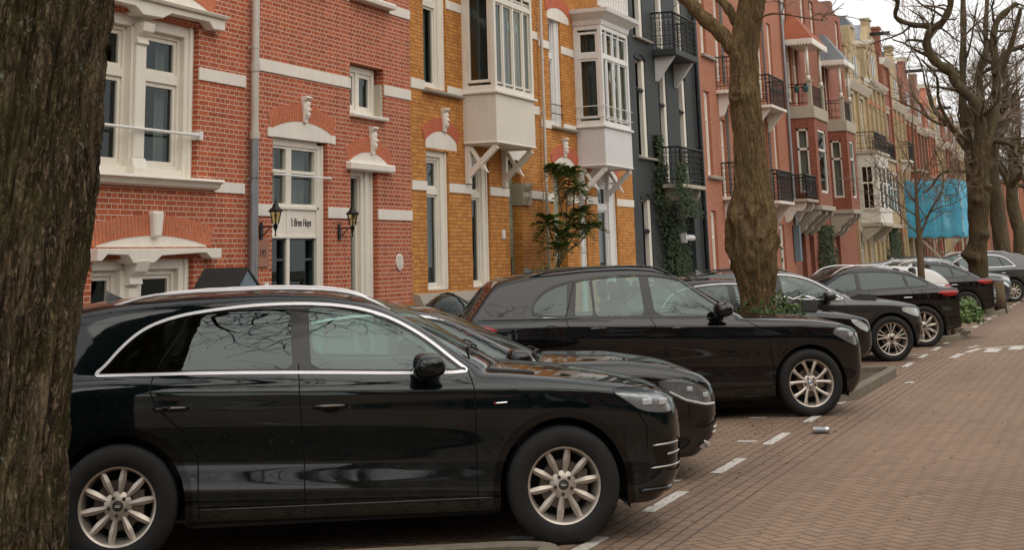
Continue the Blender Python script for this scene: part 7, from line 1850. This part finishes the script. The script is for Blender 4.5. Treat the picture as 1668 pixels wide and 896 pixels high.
m.tube([(XF+.3,82.97,2.4),(-8.2,82.97,5.0)],.04,6); m.tube([(-7.7,83,.1),(-9.8,83,2.3)],.05,6); m.tube([(-9.8,83,.1),(-7.8,83,2.3)],.05,6); m.tube([(-7.7,87.4,.1),(-9.8,85.4,2.3)],.05,6); m.tube([(-8.6,83,1.2),(-10.3,83,1.2)],.04,6)
fr=m.obj('scaffold_tubes','stone_weathered',sc)
b=MB(); b.box(XF+.05,-7.65,82.95,87.6,2.40,2.46); b.box(XF+.05,-7.65,82.95,87.6,3.8,3.85); b.obj('plank_deck','bark_sapling',sc)
n_=MB()
def netpanel(a,b,z0,z1,seed):
    R=random.Random(seed); nx,nz=26,14; v=[]
    for i in range(nx+1):
        for j in range(nz+1):
            t=i/nx; x=a[0]+(b[0]-a[0])*t; y=a[1]+(b[1]-a[1])*t; w=.014*math.sin(i*1.1+seed)+.012*math.sin(j*1.7+i*.5); nn=Vector((b[1]-a[1],-(b[0]-a[0]))).normalized()
            v.append((x+nn.x*w,y+nn.y*w,z0+(z1-z0)*j/nz+.05*math.sin(i*.9)*(j in (0,nz))))
    n_.add(v,[(i*(nz+1)+j,(i+1)*(nz+1)+j,(i+1)*(nz+1)+j+1,i*(nz+1)+j+1) for i in range(nx) for j in range(nz)])
netpanel((-10.38,82.88),(-7.6,82.88),2.36,5.26,1); netpanel((-7.58,82.9),(-7.58,87.7),2.36,5.26,2); netpanel((-10.38,82.80),(-7.62,82.82),4.45,4.95,3)
n_.obj('debris_net','blue_net',sc,smooth=True)
# ================= small things on the pavement =================
r=empty('gabled_box',(0,0,0),0,'dark gabled box roof with pale blue end standing by the brick wall','box')
m=MB(); y0,y1,x0,x1=14.30,15.02,-9.35,-8.80; mid=(y0+y1)/2-.05
m.box(x0+.03,x1-.03,y0+.04,y1-.04,.12,1.46); m.obj('box_body','cover_black',r)
m=MB(); t=.02
m.add([(x0,y0-.03,1.47),(x1,y0-.03,1.47),(x1,mid,1.80),(x0,mid,1.80),(x0,y1+.03,1.47),(x1,y1+.03,1.47)],[(0,1,2,3),(3,2,5,4)]); o=m.obj('box_roof','cover_black',r); so2=o.modifiers.new('s','SOLIDIFY'); so2.thickness=.025
m=MB(); m.prism([(y0+.03,1.46),(y1-.03,1.46),(mid,1.775)],0,x1-.05,x1-.01); m.obj('box_gable','cover_blue',r)
# cargo bicycle under a clear rain tent
r=empty('cargo_bicycle',(-8.8,19.9,.12),0,'cargo bicycle with clear domed rain tent before the ochre wall','bicycle')
glassmat('tent_film',(.30,.31,.29),gloss=.9,rough=.15)
m=MB(); v=[];nx,ny=12,14
for i in range(nx+1):
    for j in range(ny+1):
        a=math.pi*i/nx; t=j/ny; h=.62+.63*math.sin(math.pi*(t*.82+.10))**.6*1.0; w=.33*(math.sin(math.pi*(t*.9+.05))**.5)
        v.append((w*math.cos(a),-.8+1.6*t,.55+(h-.55)*math.sin(a)**.7 if math.sin(a)>0 else .55))
m.add(v,[(i*(ny+1)+j,(i+1)*(ny+1)+j,(i+1)*(ny+1)+j+1,i*(ny+1)+j+1) for i in range(nx) for j in range(ny)]); m.obj('rain_tent','tent_film',r,smooth=True)
m=MB()
for j in (2,7,11): m.tube([Vector(v[i*(ny+1)+j])*1.003 for i in range(nx+1)],.016,5)
m.obj('tent_hoop','plastic_black',r)
m=MB(); m.box(-.3,.3,-.7,.5,.2,.56); m.obj('cargo_tub','cover_black',r,bevel=.03)
for y,rr in ((-1.05,.24),(1.15,.32)):
    m=MB(); m.tube([(0,y+rr*math.cos(a),rr+rr*math.sin(a)) for a in [2*math.pi*k/24 for k in range(25)]],.02,6); w_=m.obj('wheel','rubber',r)
    m=MB()
    for k in range(8): a=k*math.pi/4; m.tube([(0,y,rr),(0,y+rr*math.cos(a),rr+rr*math.sin(a))],.003,3)
    m.obj('spokes','satin_alu',w_)
m=MB(); m.tube([(0,-1.05,.24),(0,-.7,.3),(0,.5,.3),(0,.85,.35),(0,1.15,.32)],.02,6); m.tube([(0,.8,.35),(0,.65,.95)],.018,6); m.tube([(0,.45,.3),(0,.3,1.0)],.018,6); m.obj('frame','satin_alu',r)
m=MB(); m.tube([(-.3,.42,1.02),(0,.3,1.0),(.3,.42,1.02)],.013,6); m.obj('handlebar','plastic_black',r); m=MB(); m.prism([(.60,.95),(.85,.96),(.85,1.0),(.60,.99)],0,-.07,.07); m.obj('saddle','seat_leather',r,bevel=.02)
# drinks can and paper on the road
r=empty('drinks_can',(-3.04,16.09,.035),math.radians(12),'crushed silver drinks can lying on the paving','can')
m=MB(); m.lathe([(-.085,0),(-.085,.026),(-.078,.033),(-.03,.033),(0,.030),(.03,.032),(.078,.033),(.085,.027),(.083,.0)],20,0); m.obj('can_body','chrome_worn' if 'chrome_worn' in MATS else 'satin_alu',r,smooth=True)
m=MB(); m.lathe([(-.055,.0335),(-.03,.0337),(.0,.0307),(.045,.033)],20,0); m.obj('can_label','badge_red' if False else 'zinc',r,smooth=True)
m=MB(); m.add([(-2.98,22.08,.006),(-2.86,22.08,.006),(-2.88,22.2,.02),(-3.0,22.17,.01)],[(0,1,2,3)]); tag(m.obj('paper_scrap','paint_line'),'pale flat paper scrap lying on the road','paper')
# motorbike handlebar glint beside the ivy
r=empty('bicycle',(-4.55,22.75,.1),math.radians(20),'bicycle with shiny handlebar leaning behind the ivy footed tree','bicycle')
m=MB(); m.tube([(-.28,-.05,1.0),(-.12,.02,1.06),(0,.05,1.02),(.14,.02,1.07),(.30,-.05,1.02)],.014,8); m.obj('handlebar','chrome',r,smooth=True)
for x_,rr in ((0,.33),):
    for yy in (-.1,1.0):
        m=MB(); m.tube([(0,yy+rr*math.cos(a),rr+rr*math.sin(a)) for a in [2*math.pi*k/24 for k in range(25)]],.018,6); m.obj('wheel','rubber',r)
m=MB(); m.tube([(0,-.1,.33),(0,.02,.95),(0,.1,.8),(0,.55,.3),(0,1.0,.33)],.016,6); m.tube([(0,.1,.8),(0,.65,.75),(0,.55,.3)],.014,6); m.tube([(0,.65,.75),(0,.68,.92)],.012,6); m.obj('frame','iron_black',r); m=MB(); m.box(-.06,.06,.58,.82,.92,.97); m.obj('saddle','seat_leather',r,bevel=.02); m=MB(); m.lathe([(0,.05),(.03,.055),(.06,.03),(.07,0)],12,1,(0,-.14,.92)); m.obj('headlight','chrome',r,smooth=True)
# ================= houses across the street (mirrored in glass and paint) =================
for i,(y0,y1,mt,lb) in enumerate(((-26,-14,'brick_brown','brown brick house across the street behind us'),(-14,-3,'brick_crimson','crimson brick house across the street mirrored in the paintwork'),(-3,9,'brick_brown','dark brick house across the street beside us'),(9,22,'brick_crimson','long crimson house across the street mirrored in bay windows'),(22,40,'brick_buff','buff house across the street mirrored in upper panes'))):
    r=empty('brick_house',(0,0,0),0,lb,'house','houses across the street'); m=MB(); m.box(16,24,y0,y1-.01,0,9.5); m.obj('wall',mt,r); m=MB(); m.prism([(15.8,9.5),(20,12.5),(24,9.5)],1,y0,y1-.01); m.obj('roof','slate',r)
    n=int((y1-y0)/2.2)
    for k in range(n):
        c=y0+(y1-y0)*(k+.5)/n
        for z in (1,4.1,7): f=MB(); f.box(15.95,15.99,c-.55,c+.55,z,z+1.9); fo=f.obj('window','wood_cream',r); g=MB(); g.box(15.92,15.95,c-.45,c+.45,z+.1,z+1.8); g.obj('pane','gloss_black',fo)
